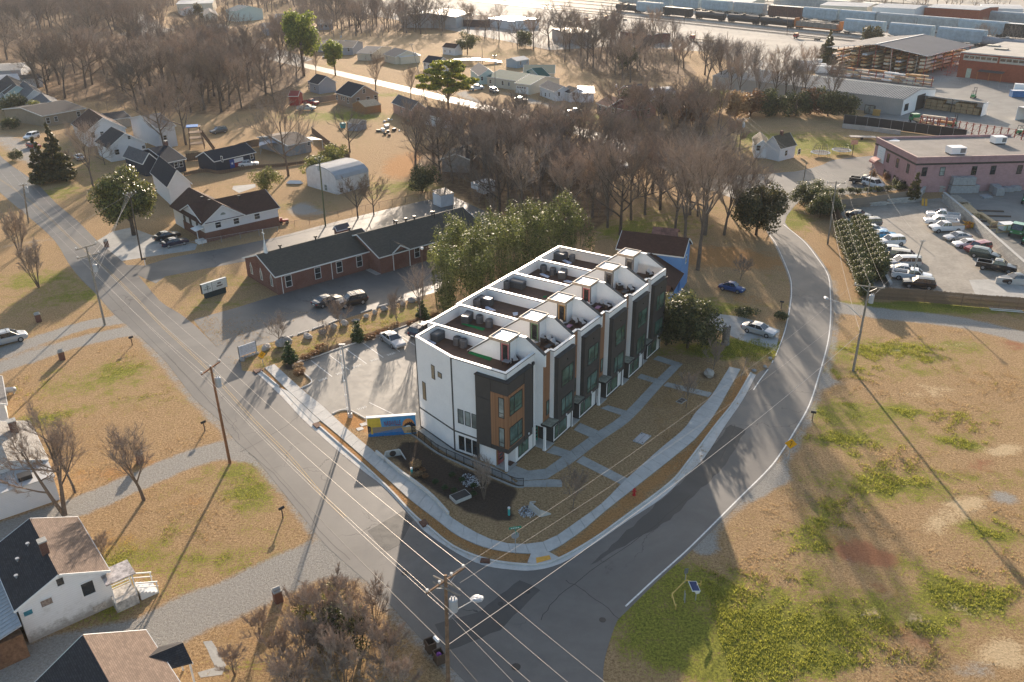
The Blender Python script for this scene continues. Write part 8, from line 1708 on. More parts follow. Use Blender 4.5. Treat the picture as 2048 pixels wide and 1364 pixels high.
o=MB();kerb_run(o,[p for p in gline([(1990,566),(2080,572)],2)],.3,.95);tag(obj('concrete_barrier',o,m_conc),'short pale concrete barrier in front of the black coupe','barrier')
# ------------ boulders, signs, boxes
m_rock=mat('pale_limestone',(.42,.38,.34),.9,.16,1.2,bump=.5);m_rockg=mat('grey_limestone',(.30,.29,.28),.9,.18,1.2,bump=.5)
for k,(px,rx,ry,rz_,lb)in enumerate([((569,691),1.45,1.0,.95,'largest pale boulder at the foot of the young tree by the church sign'),((533,698),1.1,.6,.5,'dark topped flat boulder between the yellow sign and the largest boulder'),((616,675),1.15,.6,.45,'low flat boulder first to the right of the largest one'),((646,667),.8,.5,.45,'small angular boulder fourth from the road'),((668,657),.75,.55,.55,'rounded boulder left of the mulch ring'),((690,650),.95,.6,.6,'big rounded boulder touching the mulch ring'),((712,643),.85,.35,.3,'long low boulder just past the mulch ring'),((733,634),.7,.5,.35,'flat boulder in the middle of the strip'),((750,628),.55,.45,.5,'small round boulder in the middle of the strip'),((769,621),.75,.55,.55,'square boulder right of the small round one'),((788,616),.65,.5,.7,'upright boulder near the sapling'),((806,610),.8,.5,.5,'boulder right of the upright one'),((824,604),.9,.6,.55,'last but one boulder near the vines'),((838,601),.7,.5,.4,'last boulder near the street lamp'),((1418,752),.95,.7,.75,'single pale boulder on the brown lawn at the end of the townhouse walk'),((486,722),.4,.35,.35,'small round stone at the road end of the church sign'),((1540,718),.35,.3,.25,'small blue grey stone on the left verge of the side road'),((1530,735),.4,.3,.25,'blue grey stone at the kerb end of the side road'),((1508,742),.4,.4,.2,'stone at the end of the pale kerb')]):
 p=G(*px);b=MB();b.rock((0,0,rz_*.55),rx*.8,ry*.85,rz_*.8,50+k,nu=11,nv=8);o=obj('boulder',b,m_rock if k%3 else m_rockg,None,p,.4+k);tag(o,lb,'boulder','boulders along the church car park' if k<14 else None)
sg=thing('information_sign','small pale sign board on stones at the corner of the boulder strip','sign',G(497,712),ch.rz+.05)
b=MB();b.box(-1.2,1.2,-.05,.05,.35,1.75);obj('board',b,mat('pale_blue_board',(.55,.58,.64),.5,.12,3),sg);b=MB();b.box(-1.27,-1.2,-.07,.07,0,1.85);b.box(1.2,1.27,-.07,.07,0,1.85);obj('post',b,m_grey,sg)
b=MB();[b.box(-1+.0,1-.2*(k%2),-.062,-.051,1.5-.2*k,1.56-.2*k)for k in range(5)];obj('text_line',b,mat('faded_print',(.36,.38,.42),.6),sg)
for k in range(5):b=MB();b.rock((-1.1+k*.55,-.25,.15),.3,.22,.22,80+k);obj('stone',b,m_rock,sg)
fs=thing('church_sign','wide white church sign reading FAITH on a dark base in the lawn','sign',G(431,590),math.atan2((G(454,558,2.4)-G(406,573,2.4)).y,(G(454,558,2.4)-G(406,573,2.4)).x))
b=MB();b.box(-1.7,1.7,-.3,.3,0,.8);obj('base',b,mat('dark_green_base',(.012,.03,.035),.8,.2),fs);b=MB();b.box(-2.1,2.1,-.2,.2,.8,2.3);obj('cabinet',b,m_black,fs);b=MB();b.box(-2.05,-.45,-.23,-.2,.86,2.24);b.box(-.38,2.05,-.23,-.2,.86,2.24);b.box(-2.1,2.1,-.22,.22,2.3,2.34);obj('face',b,mat('sign_white',(.62,.63,.60),.4,.04),fs)
m_sgn=mat('sign_dark_green',(.01,.04,.02),.5);text_mesh('lettering','FAITH',.42,m_sgn,fs,Matrix.Translation((-1.25,-.245,1.42))@RX,.005);b=MB();b.box(-1.22,-1.15,-.25,-.235,1.0,2.1);b.box(-1.5,-.85,-.25,-.235,1.74,1.8);obj('cross',b,m_sgn,fs)
b=MB();b.box(.5,1.1,-.245,-.235,1.72,1.92);b.box(.3,1.3,-.245,-.235,1.32,1.5);[b.box(-.3,1.95,-.24,-.234,z,z+.015)for z in(1.1,1.28,1.54,1.68,1.96)];obj('message_line',b,mat('sign_brown',(.12,.09,.07),.6),fs)
m_sy=mat('warning_yellow',(.80,.38,.01),.45,.04);m_sb=mat('sign_black',(.01,.01,.01),.5)
def diamond(label,base,h,rz,sym,s=.62):
 t=thing('warning_sign',label,'road sign',G(*base),rz);b=MB();b.box(-.03,.03,.0,.05,0,h+.3);obj('post',b,m_metal,t);b=MB();b.add([(0,-.02,h-s),(s,-.02,h),(0,-.02,h+s),(-s,-.02,h)],[(0,1,2,3)]);b.add([(0,.0,h-s),(s,.0,h),(0,.0,h+s),(-s,.0,h)],[(3,2,1,0)]);obj('plate',b,m_sy,t)
 b=MB()
 for(x,z,x2,z2)in sym:b.bar((x*s,-.03,h+z*s),(x2*s,-.03,h+z2*s),.01 if False else .09,.02)
 obj('symbol',b,m_sb,t);return t
diamond('yellow diamond curve warning sign at the right edge of the side road',(1577,918),1.9,-.2,[(-.1,-.5,.0,-.1),(0,-.1,.15,.2),(.15,.2,-.05,.5),(-.05,.5,.2,.42),(-.05,.5,-.12,.25)])
diamond('yellow diamond warning sign in front of the dark topped boulder',(527,732),1.6,ch.rz,[(-.35,.12,.35,.25),(-.3,-.2,.3,-.08)],.55)
st=thing('street_sign','green street name sign above a stop sign seen from behind at the corner pavement','road sign',G(1031,1107),.2);b=MB();b.box(-.03,.03,-.03,.03,0,2.75);obj('post',b,m_metal,st);b=MB();b.add([(.38*math.cos(a),.05,2.0+.38*math.sin(a))for a in np.linspace(PI/8,2*PI+PI/8,9)[:-1]],[tuple(range(8))]);b.add([(.38*math.cos(a),.035,2.0+.38*math.sin(a))for a in np.linspace(PI/8,2*PI+PI/8,9)[:-1]],[tuple(range(8))[::-1]]);obj('stop_plate',b,m_metal,st)
b=MB();b.box(-.55,.55,-.02,.02,2.75,2.98);obj('name_plate',b,mat('street_green',(.01,.26,.14),.4,.05),st);b=MB();b.box(-.02,.02,-.5,.5,2.5,2.73);obj('name_plate',b,MC['street_green'],st);b=MB();[b.box(-.4+k*.16,-.3+k*.16,-.03,-.02,2.81,2.92)for k in range(5)];obj('lettering',b,m_cap,st)
hy=thing('fire_hydrant','small red fire hydrant on the verge of the side road pavement','hydrant',G(1268,990),0);b=MB();b.cyl(0,0,.2,0,.06,10);b.cyl(0,0,.13,.06,.6,10);b.cyl(0,0,.16,.6,.66,10);b.tube([(0,0,.66),(0,0,.78),(0,0,.84)],[.14,.08,.03],8);b.tube([(-.22,0,.42),(.22,0,.42)],[.07,.07],8);b.tube([(0,0,.42),(0,-.2,.42)],[.08,.08],8);obj('body',b,mat('hydrant_red',(.45,.02,.02),.4),hy)
def mailbox(label,px,rz,brick=False,post=mat('weathered_post',(.16,.11,.08),.9)):
 t=thing('mailbox',label,'mailbox',G(*px),rz)
 if brick:b=MB();b.box(-.33,.33,-.33,.33,0,1.15);obj('pillar',b,m_brick2,t);b=MB();b.box(-.38,.38,-.38,.38,1.15,1.25);b.tube([(-.28,0,1.3),(.28,0,1.3)],[.2,.2],8);obj('cap',b,m_conc2,t);return t
 b=MB();b.box(-.05,.05,-.05,.05,0,1.05);obj('post',b,post,t);b=MB();b.box(-.28,.28,-.1,.1,1.05,1.2);b.tube([(-.28,0,1.2),(.28,0,1.2)],[.1,.1],8);obj('box',b,m_black,t);return t
mailbox('black mailbox on a post on the verge above the gravel drive, lower left',(566,1036),.8);mailbox('black mailbox on the verge just above the reddish brown pole',(410,862),.8);mailbox('black mailbox at the corner of the lawn beside the forked drives',(265,690),.8)
mailbox('brick mailbox pillar on the sunny lawn left of the centre line',(125,719),.7,True);mailbox('brick mailbox pillar in the shade above the forked drive',(78,643),.7,True);mailbox('brick mailbox pillar beside the gravel drive at the bottom',(557,1202),.6,True);mailbox('brick mailbox pillar behind the forked bare tree',(281,925),.6,True);mailbox('big brick mailbox pillar at the mouth of the brick house drive',(214,494),.7,True);mailbox('white mailbox post beside the church lane',(291,531),.4,False,m_trim)
mailbox('black mailbox on the right verge above the curve warning sign',(1624,842),-.4);mailbox('brown mailbox on the left verge of the side road near the bush',(1562,618),-.4)
for px,lb,m2 in[((862,1302),'upper one of two brown wheeled bins beside the bottom pole',False),((879,1325),'lower brown wheeled bin with a purple bag beside the bottom pole',True)]:
 t=thing('wheeled_bin',lb,'bin',G(*px),.5);b=MB();m_bin=mat('bin_brown',(.10,.065,.045),.6,.1)
 for q in((-.3,.3,-.36,-.32),(-.3,.3,.32,.36),(-.34,-.3,-.36,.36),(.3,.34,-.36,.36)):b.box(*q,.1,1.05)
 b.box(-.3,.3,-.32,.32,.1,.16);b.box(-.38,.38,-.4,-.36,1.0,1.08);b.box(-.38,.38,.36,.4,1.0,1.08);obj('body',b,m_bin,t);b=MB();[b.tube([(s*.3-.04,.34,.12),(s*.3+.04,.34,.12)],[.12,.12],8)for s in(-1,1)];obj('wheel',b,m_rubber,t);b=MB();b.slab([(-.36,.42,1.05),(.36,.42,1.05),(.36,.62,.3),(-.36,.62,.3)],.04);obj('lid',b,m_bin,t)
 if m2:b=MB();b.rock((0,0,.8),.22,.26,.22,4);o=obj('rubbish_bag',b,mat('purple_bag',(.28,.07,.35),.35),None,G(*px));tag(o,'purple rubbish bag inside the lower brown bin','bag')
def headwall(px,rz,label):
 t=thing('pipe_headwall',label,'headwall',G(*px),rz);b=MB();b.add([(-.9,0,0),(.9,0,0),(.7,0,.75),(-.7,0,.75),(-.9,.15,0),(.9,.15,0),(.7,.15,.75),(-.7,.15,.75)],[(0,1,2,3),(7,6,5,4),(3,2,6,7),(0,3,7,4),(1,5,6,2)]);b.slab([(-.9,0,0),(-.7,0,.75),(-1.1,-1.0,.1),(-1.15,-1.0,0)],.1);b.slab([(.7,0,.75),(.9,0,0),(1.15,-1.0,0),(1.1,-1.0,.1)],.1);obj('wall',b,m_conc,t)
 b=MB();b.add([(.36*math.cos(a),-.01,.38+.36*math.sin(a))for a in np.linspace(0,2*PI,13)[:-1]],[tuple(range(12))]);obj('pipe_opening',b,m_black,t);return t
headwall((786,913),.3,'concrete pipe headwall at the left end of the basin');headwall((1070,1024),2.2,'concrete pipe headwall at the right end of the basin with riprap before it');
ib=thing('inlet_box','pale concrete inlet box with dark grate at the near edge of the basin','inlet',G(921,996),.6);b=MB();b.box(-.9,.9,-.6,.6,0,.35);obj('box',b,m_conc,ib);b=MB();b.box(-.82,.82,-.52,.52,.352,.38);obj('grate',b,m_black,ib)
for px,lb in[((824,950),'teal and white standpipe beside the orange shrubs in the basin'),((1018,1030),'teal and white standpipe at the near side of the basin')]:t=thing('standpipe',lb,'pipe',G(*px));b=MB();b.cyl(0,0,.11,0,.75,8);obj('pipe',b,mat('teal_pvc',(.05,.42,.42),.4),t);b=MB();b.cyl(0,0,.13,.75,.9,8);obj('cap',b,m_cap,t)
for px,rx,ry,rz_,lb in[([(940,962)],.9,1.3,.3,'bed of white and grey stones below the railing'),([(1056,1024)],.9,.9,.3,'bed of white and grey stones beside the right headwall')]:
 c=G(*px[0]);rr=random.Random(9);b=MB()
 for _ in range(170):a=rr.uniform(0,6.28);q=rr.random()**.5;b.rock((math.cos(a)*q*rx,math.sin(a)*q*ry,.05),rr.uniform(.05,.11),rr.uniform(.05,.11),.07,_,nu=5,nv=3)
 o=obj('riprap',b,leafm('white_grey_stone',(.12,.12,.13),(.75,.75,.74),0,.9),None,c,.5);tag(o,lb,'stones');o['kind']='stuff'
vt=thing('utility_vault','grey metal utility vault lid lying on the brown lawn','vault lid',G(1284,878),.95);b=MB();b.box(-1.0,1.0,-.6,.6,0,.12);obj('lid',b,m_metal,vt);b=MB();[b.box(x-.06,x+.06,y-.06,y+.06,.12,.135)for x in(-.8,.8)for y in(-.45,.45)];b.box(-1,1,-.01,.01,.12,.128);obj('bolt',b,m_black,vt)
dg=thing('drain_grate','dark square drain grate with pale frame beside the reddish young tree','drain grate',G(1363,802),.8);b=MB();b.box(-.62,.62,-.4,.4,0,.05);obj('frame',b,m_conc,dg);b=MB();b.box(-.54,-.03,-.32,.32,.05,.06);b.box(.03,.54,-.32,.32,.05,.06);obj('grate',b,m_black,dg)
for k,px in enumerate([(727,849),(720,858)]):b=MB();b.box(-.36,.36,-.3,.3,0,.05);o=obj('stepping_stone',b,m_conc,None,G(*px),.5);tag(o,'upper square paving stone left of the mural wall' if k==0 else 'lower square paving stone left of the mural wall','paving stone')
sp=thing('tree_stump','tall weathered grey broken trunk beside the silver saloon drive','tree stump',G(1450,688));b=MB();b.tube([(0,0,-.1),(.05,0,.3),(.02,0,1.2),(0,0,2.2)],[.68,.5,.46,.52],14);obj('trunk',b,mat('silver_dead_wood',(.20,.175,.155),.95,.35,3,bump=.6),sp);b=MB();rr=random.Random(2)
for k in range(12):a=k*.52;b.bar((.42*math.cos(a),.42*math.sin(a),2.1),(.48*math.cos(a),.48*math.sin(a),2.3+rr.uniform(.05,.35)),.16,.1)
obj('splintered_top',b,MC['silver_dead_wood'],sp)
sw_=thing('solar_cabinet','small solar panel on a steel post with yellow guard pipes on the dark grass','solar panel',G(1391,1200),.3);b=MB();b.cyl(0,0,.04,0,1.7,6);b.cyl(-.9,.3,.035,0,1.0,6);b.cyl(-1.0,.0,.035,0,1.0,6);obj('post',b,m_metal,sw_);b=MB();b.slab([(-.65,-.45,1.5),(.1,-.45,1.3),(.1,.35,1.7),(-.65,.35,1.9)],.05);obj('panel_frame',b,m_cap,sw_);b=MB();b.slab([(-.6,-.40,1.53),(.05,-.40,1.34),(.05,.3,1.71),(-.6,.3,1.9)],.03);obj('solar_cells',b,mat('solar_cells',(.05,.06,.14),.2),sw_);b=MB();b.box(-.2,.12,-.3,-.1,.95,1.25);obj('control_box',b,m_cap,sw_)
bp=thing('guard_pipe','yellow pipe guard rails lying low around the solar panel','guard rail',G(1372,1160));g0=G(1372,1160);b=MB();m_yp=mat('yellow_pipe',(.60,.42,.12),.5)
for a,c in(((1372,1160),(1400,1168)),((1372,1160),(1344,1188)),((1344,1188),(1351,1212))):b.tube([G(*a,.55)-g0,G(*c,.55)-g0],[.05,.05],6)
for a in((1372,1162),(1401,1172),(1344,1196),(1351,1219)):p=G(*a)-g0;b.cyl(p.x,p.y,.05,0,.57,6)
obj('rail',b,m_yp,bp);
bs=thing('road_sign_back','small grey sign seen edge on behind the solar panel','road sign',G(1370,1166),.2);b=MB();b.box(-.03,.03,0,.04,0,1.5);obj('post',b,m_metal,bs);b=MB();b.box(-.17,.17,-.02,0,1.05,1.6);obj('plate',b,m_grey,bs)
for k in range(3):b=MB();b.bar((0,0,.05),(4.2,-1.0,.05),.16,.06);o=obj('white_pipe',b,m_cap,None,G(1976,614+3*k)+V(.2*k,0,0));tag(o,'long white pipe lying below the picket fence, one of a bundle','pipe','white pipes below the picket fence')
for px,lb,tilt in[((1640,312),'trampoline with dark domed net beside the white cottage',0),((1682,307),'second trampoline with sagging net nearer the basketball hoop',1)]:
 t=thing('trampoline',lb,'trampoline',G(*px));b=MB();b.tube([(0,0,.85),(0,0,.9)],[1.9,1.9],20);obj('mat',b,m_black,t);b=MB();n=20
 for k in range(n):a0,a1=2*PI*k/n,2*PI*(k+1)/n;b.slab([(1.9*math.cos(a0),1.9*math.sin(a0),.93),(2.3*math.cos(a0),2.3*math.sin(a0),.93),(2.3*math.cos(a1),2.3*math.sin(a1),.93),(1.9*math.cos(a1),1.9*math.sin(a1),.93)],.05)
 obj('pad',b,mat('pad_blue_grey',(.22,.27,.33),.5),t)
 for k in range(6):
  a=k*PI/3;b=MB();h=2.6 if not tilt or k in(0,3)else 1.4;b.bar((2.2*math.cos(a),2.2*math.sin(a),0),(2.2*math.cos(a)*.9,2.2*math.sin(a)*.9,h),.05,.05);obj('leg',b,m_grey,t)
 b=MB()
 for k in range(0,24 if not tilt else 10):a=2*PI*k/24;b.bar((2.0*math.cos(a),2.0*math.sin(a),.95),(1.2*math.cos(a),1.2*math.sin(a),3.0-(1 if tilt else 0)),.05,.01)
 for z,q in((1.5,1.8),(2.1,1.55),(2.7,1.3)):b.tube([(q*math.cos(a),q*math.sin(a),z-(.5 if tilt else 0))for a in np.linspace(0,6.28,16)],[.02]*16,3,cap=False)
 obj('net',b,m_black,t,kind='stuff')
hp=thing('basketball_hoop','basketball hoop with faded backboard on the lawn edge','basketball hoop',G(1704,312));b=MB();b.bar((0,0,0),(0,0,3.2),.12,.12);obj('post',b,m_black,hp);b=MB();b.box(-.8,.8,-.2,-.15,2.8,3.8);obj('backboard',b,mat('faded_board',(.5,.33,.24),.6,.2,3),hp);b=MB();b.tube([(.25*math.cos(a),-.45+.25*math.sin(a),3.0)for a in np.linspace(0,6.28,10)],[.02]*10,4);obj('rim',b,m_or,hp)
tr=thing('flat_trailer','low flat trailer with one visible axle on the lawn left of the pink building','trailer',G(1725,278),-.18);b=MB();b.box(-3.2,3.2,-1,1,.55,.68);b.bar((-3.2,0,.6),(-4.6,0,.6),.1,.1);obj('deck',b,mat('worn_deck',(.40,.36,.31),.8,.2),tr)
for s in(-1,1):b=MB();b.tube([(-.4,s*1.1-.1,.35),(-.4,s*1.1+.1,.35)],[.35,.35],10);obj('wheel',b,m_rubber,tr)
m_pav=mat('grey_paver_stack',(.33,.335,.34),.85,.12,2)
def pallet(px,lb,w=1.5,d=1.2,h=1.3,m=None,rz=0,grp='wrapped pallets of grey paving blocks',z=0,name='block_pallet',cat='pallet'):
 t=thing(name,lb,cat,G(*px,0)+V(0,0,z),rz,grp);b=MB();nrow=4
 b=MB();b.box(-w/2,w/2,-d/2,d/2,0,.14);obj('pallet_base',b,m_wgrey,t)
 b=MB()
 for k in range(nrow):e=random.uniform(0,.03);b.box(-w/2+e,w/2-e,-d/2+e,d/2-e,.15+k*(h-.15)/nrow,.15+(k+1)*(h-.15)/nrow-.02)
 obj('blocks',b,m or m_pav,t);return t
for k,(u,v,z)in enumerate([(1905,386,0),(1920,386,0),(1932,386,0),(1945,385,0),(1906,386,1.75),(1920,386,1.75),(1935,386,1.75),(1988,385,0),(1996,391,0),(2015,384,0),(2030,382,0)]):
 pallet((u,v),'%s pallet of grey paving blocks, %s'%('upper row' if z else 'ground level',['at the left end of the stacks','second along in the main stack','third along in the main stack','at the right end of the main stack','above the leftmost','above the second','above the third','left one of the separate stacks','low one beside the separate stack','domed one behind the floodlight pole','small one at the right end'][k]),1.7,1.4,1.7 if k<9 else 1.1,z=z)
b_=ground_mat([(1958,392),(1975,390),(1985,396),(1968,398)],'single low grey slab lying on the yard in front of the pallets',z=0,m=m_pav,name='slab_stack',cat='slabs',t=.25)
def bundle(a,c,lb,n,m,w=.22,h=.2,rows=2,name='board_bundle',spread=.26):
 A_,B_=G(*a),G(*c);d=B_-A_;rz=math.atan2(d.y,d.x);t=thing(name,lb,'lumber',A_,rz);rr=random.Random(int(a[0]))
 for r_ in range(rows):
  for k in range(n):b=MB();o_=rr.uniform(-.5,.5);x=rr.uniform(-.15,.15);b.box(x,x+d.length+o_,(k-n/2)*spread,(k-n/2)*spread+w,.02+r_*(h+.02),r_*(h+.02)+h);obj('board',b,m,t)
 return t
bundle((1903,398),(1932,416),'bundle of grey round posts on the yard beside the block wall',8,mat('grey_post',(.36,.32,.26),.85,.2,3),rows=4);bundle((1922,412),(1948,436),'bright pile of fresh sawn boards behind the block wall',8,m_timber,rows=4);bundle((1958,430),(1990,452),'long narrow sheaf of fresh boards lying across the yard',3,m_timber,rows=3)
for k,(a,c)in enumerate([((1950,422),(2009,424)),((1955,432),(2020,434)),((1962,443),(2015,445)),((1970,454),(2000,456))]):bundle(a,c,['farthest','second','third','nearest'][k]+' dark sleeper lying in the row on the yard',1,mat('dark_sleeper',(.12,.09,.07),.9),.3,.25,1,'sleeper')
bundle((1893,389),(1902,381),'single pale plank leaning over the corner of the block wall',1,m_timber,.3,.06,1,'plank')
cr=thing('wooden_crate','open timber frame holding a white panel beside the green lorries','crate',G(2005,462),.1);b=MB()
for x in(-1.9,0,1.9):
 for y in(-1,1):b.bar((x,y,0),(x,y,1.4),.12,.12)
for y in(-1,1):b.bar((-1.9,y,1.4),(1.9,y,1.4),.12,.12);b.bar((-1.9,y,.2),(1.9,y,.2),.12,.12)
obj('frame',b,m_timber,cr);b=MB();b.box(-.6,1.8,-.9,.9,.4,1.5);obj('white_panel',b,m_cap,cr)
rm=thing('yellow_ramp','pair of bright yellow steel ramps leaning in the corner of the block wall','ramp',G(1848,409),1.2);b=MB();m_yr=mat('machine_yellow',(.68,.34,.02),.5,.08);b.slab([(-1.1,-.5,.1),(1.1,-.5,.9),(1.1,-.1,.9),(-1.1,-.1,.1)],.08);b.slab([(-1.1,.1,.1),(1.1,.1,.9),(1.1,.5,.9),(-1.1,.5,.1)],.08);obj('ramp',b,m_yr,rm)
sc=thing('scrap_machine','orange and yellow machine attachments heaped by the block wall','machine parts',G(1940,456),0);b=MB();[b.rock((random.uniform(-1.2,1.2),random.uniform(-.8,.8),random.uniform(.2,.8)),.5,.4,.35,k,k%2,7,4)for k in range(10)];[b.bar((random.uniform(-1.3,1.3),random.uniform(-.8,.8),.1),(random.uniform(-1.3,1.3),random.uniform(-.8,.8),1.2),.12,.12,0)for _ in range(8)];obj('attachment',b,[m_yr,mat('rust_orange',(.36,.13,.04),.7,.2)],sc)
for k,px in enumerate([(1724,235),(1731,236)]):pass
wf=thing('window_stack','pair of framed glazed units leaning on the warehouse wall','windows',G(1738,228),wh.rz);b=MB();b.box(-1.5,1.6,-.3,0,0,2.6);obj('frame',b,m_black,wf);b=MB();b.box(-1.3,0,-.34,-.3,.2,2.4);b.box(.15,1.4,-.34,-.3,.2,2.4);obj('pane',b,m_glassl,wf)
yb_=thing('yellow_crate','orange yellow box beside the glazed units at the warehouse wall','crate',G(1752,231),wh.rz);b=MB();b.box(-.9,.9,-.5,.5,0,1.7);obj('box',b,mat('crate_yellow',(.48,.28,.08),.8,.1),yb_)
for k,(u,v,z)in enumerate([(1608,137,0),(1626,135,0),(1618,139,0),(1634,141,0),(1646,146,0)]):pallet((u,v),['left','right','middle','lower right','small end'][k]+' grey white wrapped board pack at the far end of the warehouse',6,2.4,3.2-.6*(k>1),m_cap,-.3,'wrapped board packs behind the warehouse',0,'board_pack','board pack')
bd=thing('dumpster','blue open top container at the right edge beside the brick warehouse','dumpster',G(2040,194),-.1);b=MB();b.box(-3,3,-1.2,1.2,.1,2.0,0);b.box(-3.1,3.1,-1.3,1.3,1.9,2.05,0);b.box(-2.9,2.9,-1.1,1.1,2.051,2.1,1);obj('body',b,[mat('container_blue',(.02,.13,.33),.5,.1),m_cap],bd)
bc=Bld('box_van','white box lorry body behind the blue container',(2030,168),(2062,170),(2034,160),3.2,'van',.02);b=MB();b.box(0,bc.L,0,2.4,.9,3.2);bc.part('box',b,m_cap);b=MB();[b.tube([(x,-.02,.45),(x,.3,.45)],[.45,.45],10)for x in(1,bc.L-1)];bc.part('wheel',b,m_rubber)
bt_=thing('garden_boat','small upturned pale boat beside the pinkish tall tree on the brown lawn','boat',G(590,367),-.1);b=MB();b.add([(-2,0,.1),(-1.2,-.6,.1),(1.4,-.6,.1),(2,0,.1),(1.4,.6,.1),(-1.2,.6,.1),(-1.2,0,.7),(1.3,0,.7)],[(0,1,6),(1,2,7,6),(2,3,7),(3,4,7),(4,5,6,7),(5,0,6)]);obj('hull',b,m_cap,bt_)
qd=thing('tractor','small red ride-on tractor parked at the rear corner of the brick house','tractor',G(568,447),.3);b=MB();b.box(-.8,.9,-.4,.4,.4,.8);b.box(-.7,-.2,-.3,.3,.8,1.2);obj('body',b,pm('red'),qd)
for x in(-.5,.6):
 for s in(-1,1):b=MB();b.tube([(x,s*.5-.1,.32),(x,s*.5+.1,.32)],[.32,.32],10);obj('wheel',b,m_rubber,qd)
rb_=simple_house('small dark shed with a stove pipe behind the church ridge',(674,462),(700,455),(690,452),2.2,3.0,m_brick,sh_g,name='garden_shed',cat='shed',oh=.15)
kb=thing('swing_set','brown timber play tower with ladders behind the two storey white house','play tower',G(395,296),.3);b=MB();m_tb=mat('tower_timber',(.17,.11,.07),.9,.2)
for x in(-1.8,1.8):
 for y in(-1.5,1.5):b.bar((x,y,0),(x*.7,y*.7,5.5),.18,.18)
for z in(1.2,2.6,4.0,5.4):b.box(-1.6,1.6,-1.4,1.4,z,z+.12)
b.bar((1.6,-1.4,4),(4.2,-4.5,0),.15,.5);b.bar((1.6,1.4,4),(4.2,-2.0,0),.15,.5);obj('timber_frame',b,m_tb,kb);b=MB();b.box(-1.8,1.0,-1.6,1.6,5.6,5.7);obj('tarp',b,mat('blue_tarp',(.03,.2,.55),.5,.1),kb)
for px,lb,m2,r in[((686,255),'turquoise bucket in the cluttered yard below the tan house',mat('turquoise',(.02,.38,.45),.5),.9),((818,244),'turquoise tub beside the salmon house',mat('turquoise',(.02,.38,.45),.5),.5)]:
 b=MB();b.tube([(0,0,0),(0,0,r*1.4)],[r*.8,r],10);o=obj('tub',b,m2,None,G(*px));tag(o,lb,'tub')
for px,lb in[((702,248),'small grey garden shed in the cluttered yard'),]:simple_house(lb,(694,245),(716,247),(700,238),2.2,2.9,si_gr,mat('tan_roof',(.45,.33,.21)),name='garden_shed',cat='shed',oh=.1)
simple_house('red barn shaped shed left of the tan house',(576,192),(596,192),(580,186),3.0,4.2,mat('barn_red',(.28,.03,.02),.6),mat('barn_red',(.28,.03,.02),.6),name='red_shed',cat='shed',oh=.1)
rr=random.Random(44)
for k in range(16):
 px=(rr.uniform(756,800),rr.uniform(236,272));b=MB();s=rr.uniform(.25,.7);b.rock((0,0,s*.5),s,s*.7,s*.6,k,nu=6,nv=4)if k%2 else b.box(-s,s,-s*.6,s*.6,0,s);o=obj('yard_junk',b,rr.choice([m_cap,m_metal,m_black,m_rust]),None,G(*px),rr.uniform(0,3));tag(o,'odd piece of scrap in the cluttered yard beside the salmon house','scrap','scrap pieces in the yard beside the salmon house')
for px,rz in[((470,303),.2),((393,45),.5)]:pass
pd=thing('white_pole_barn','curved white tarp covered frame behind the spreading pine','tarp shelter',G(935,128),.1);b=MB();n=10
P=[(-14+28*k/n,.6+1.4*math.sin(PI*k/n))for k in range(n+1)]
for(x0,z0),(x1,z1)in zip(P[:-1],P[1:]):b.slab([(x0,-2.5,z0),(x1,-2.5,z1),(x1,2.5,z1),(x0,2.5,z0)],.1)
obj('tarp',b,m_cap,pd);b=MB();[b.bar((x,y,0),(x,y,max(.5,z-.1)),.1,.1)for x,z in P[1:-1:3]for y in(-2.4,2.4)];obj('post',b,m_metal,pd)
# ------------ rail yard
m_ball=mat('rail_ballast',(.20,.185,.17),.95,.2,.15);m_rail=mat('polished_rail',(.30,.27,.24),.3,.1,2,.7);m_tie=mat('track_tie',(.10,.08,.065),.9,.2)
m_yardg=mat('pale_yard_gravel',(.36,.33,.285),.92,.13,.06,bump=.3)
o=area('gravel_yard',[(700,22),(960,72),(1100,100),(1250,92),(1420,104),(1480,132),(1560,148),(1640,140),(1680,110),(1760,96),(2080,92),(2300,90),(2400,-20),(1100,-30),(700,-12)],.006,m_yardg)
T_A,T_B=[(620,-18),(1240,18),(1660,62),(2100,106)],None
base_l=[G(*p)for p in[(1240,22),(1420,40),(1583,57),(1768,76),(1950,92)]]
da=(base_l[-1]-base_l[0]);da.normalize();nrm=V(-da.y,da.x,0);
if nrm.y<0:nrm=-nrm
mid0=base_l[2];ty=thing('x','x','x');bpy.data.objects.remove(ty)
tracks=bpy.data.objects.new('railway',None);COL.objects.link(tracks);tracks['kind']='structure'
an=math.atan2(da.y,da.x)
for k,off in enumerate([-24,-14,0,22,40,56,74,92,112,134,160,190]):
 c=mid0+nrm*off;b=MB();L_=420;b.box(-L_,L_,-2.6,2.6,0.0,.12);obj('ballast_bed',b,m_ball,tracks,c,an)
 b=MB();b.box(-L_,L_,-.9,-.74,.12,.32);b.box(-L_,L_,.74,.9,.12,.32);obj('rail',b,m_rail,tracks,c,an)
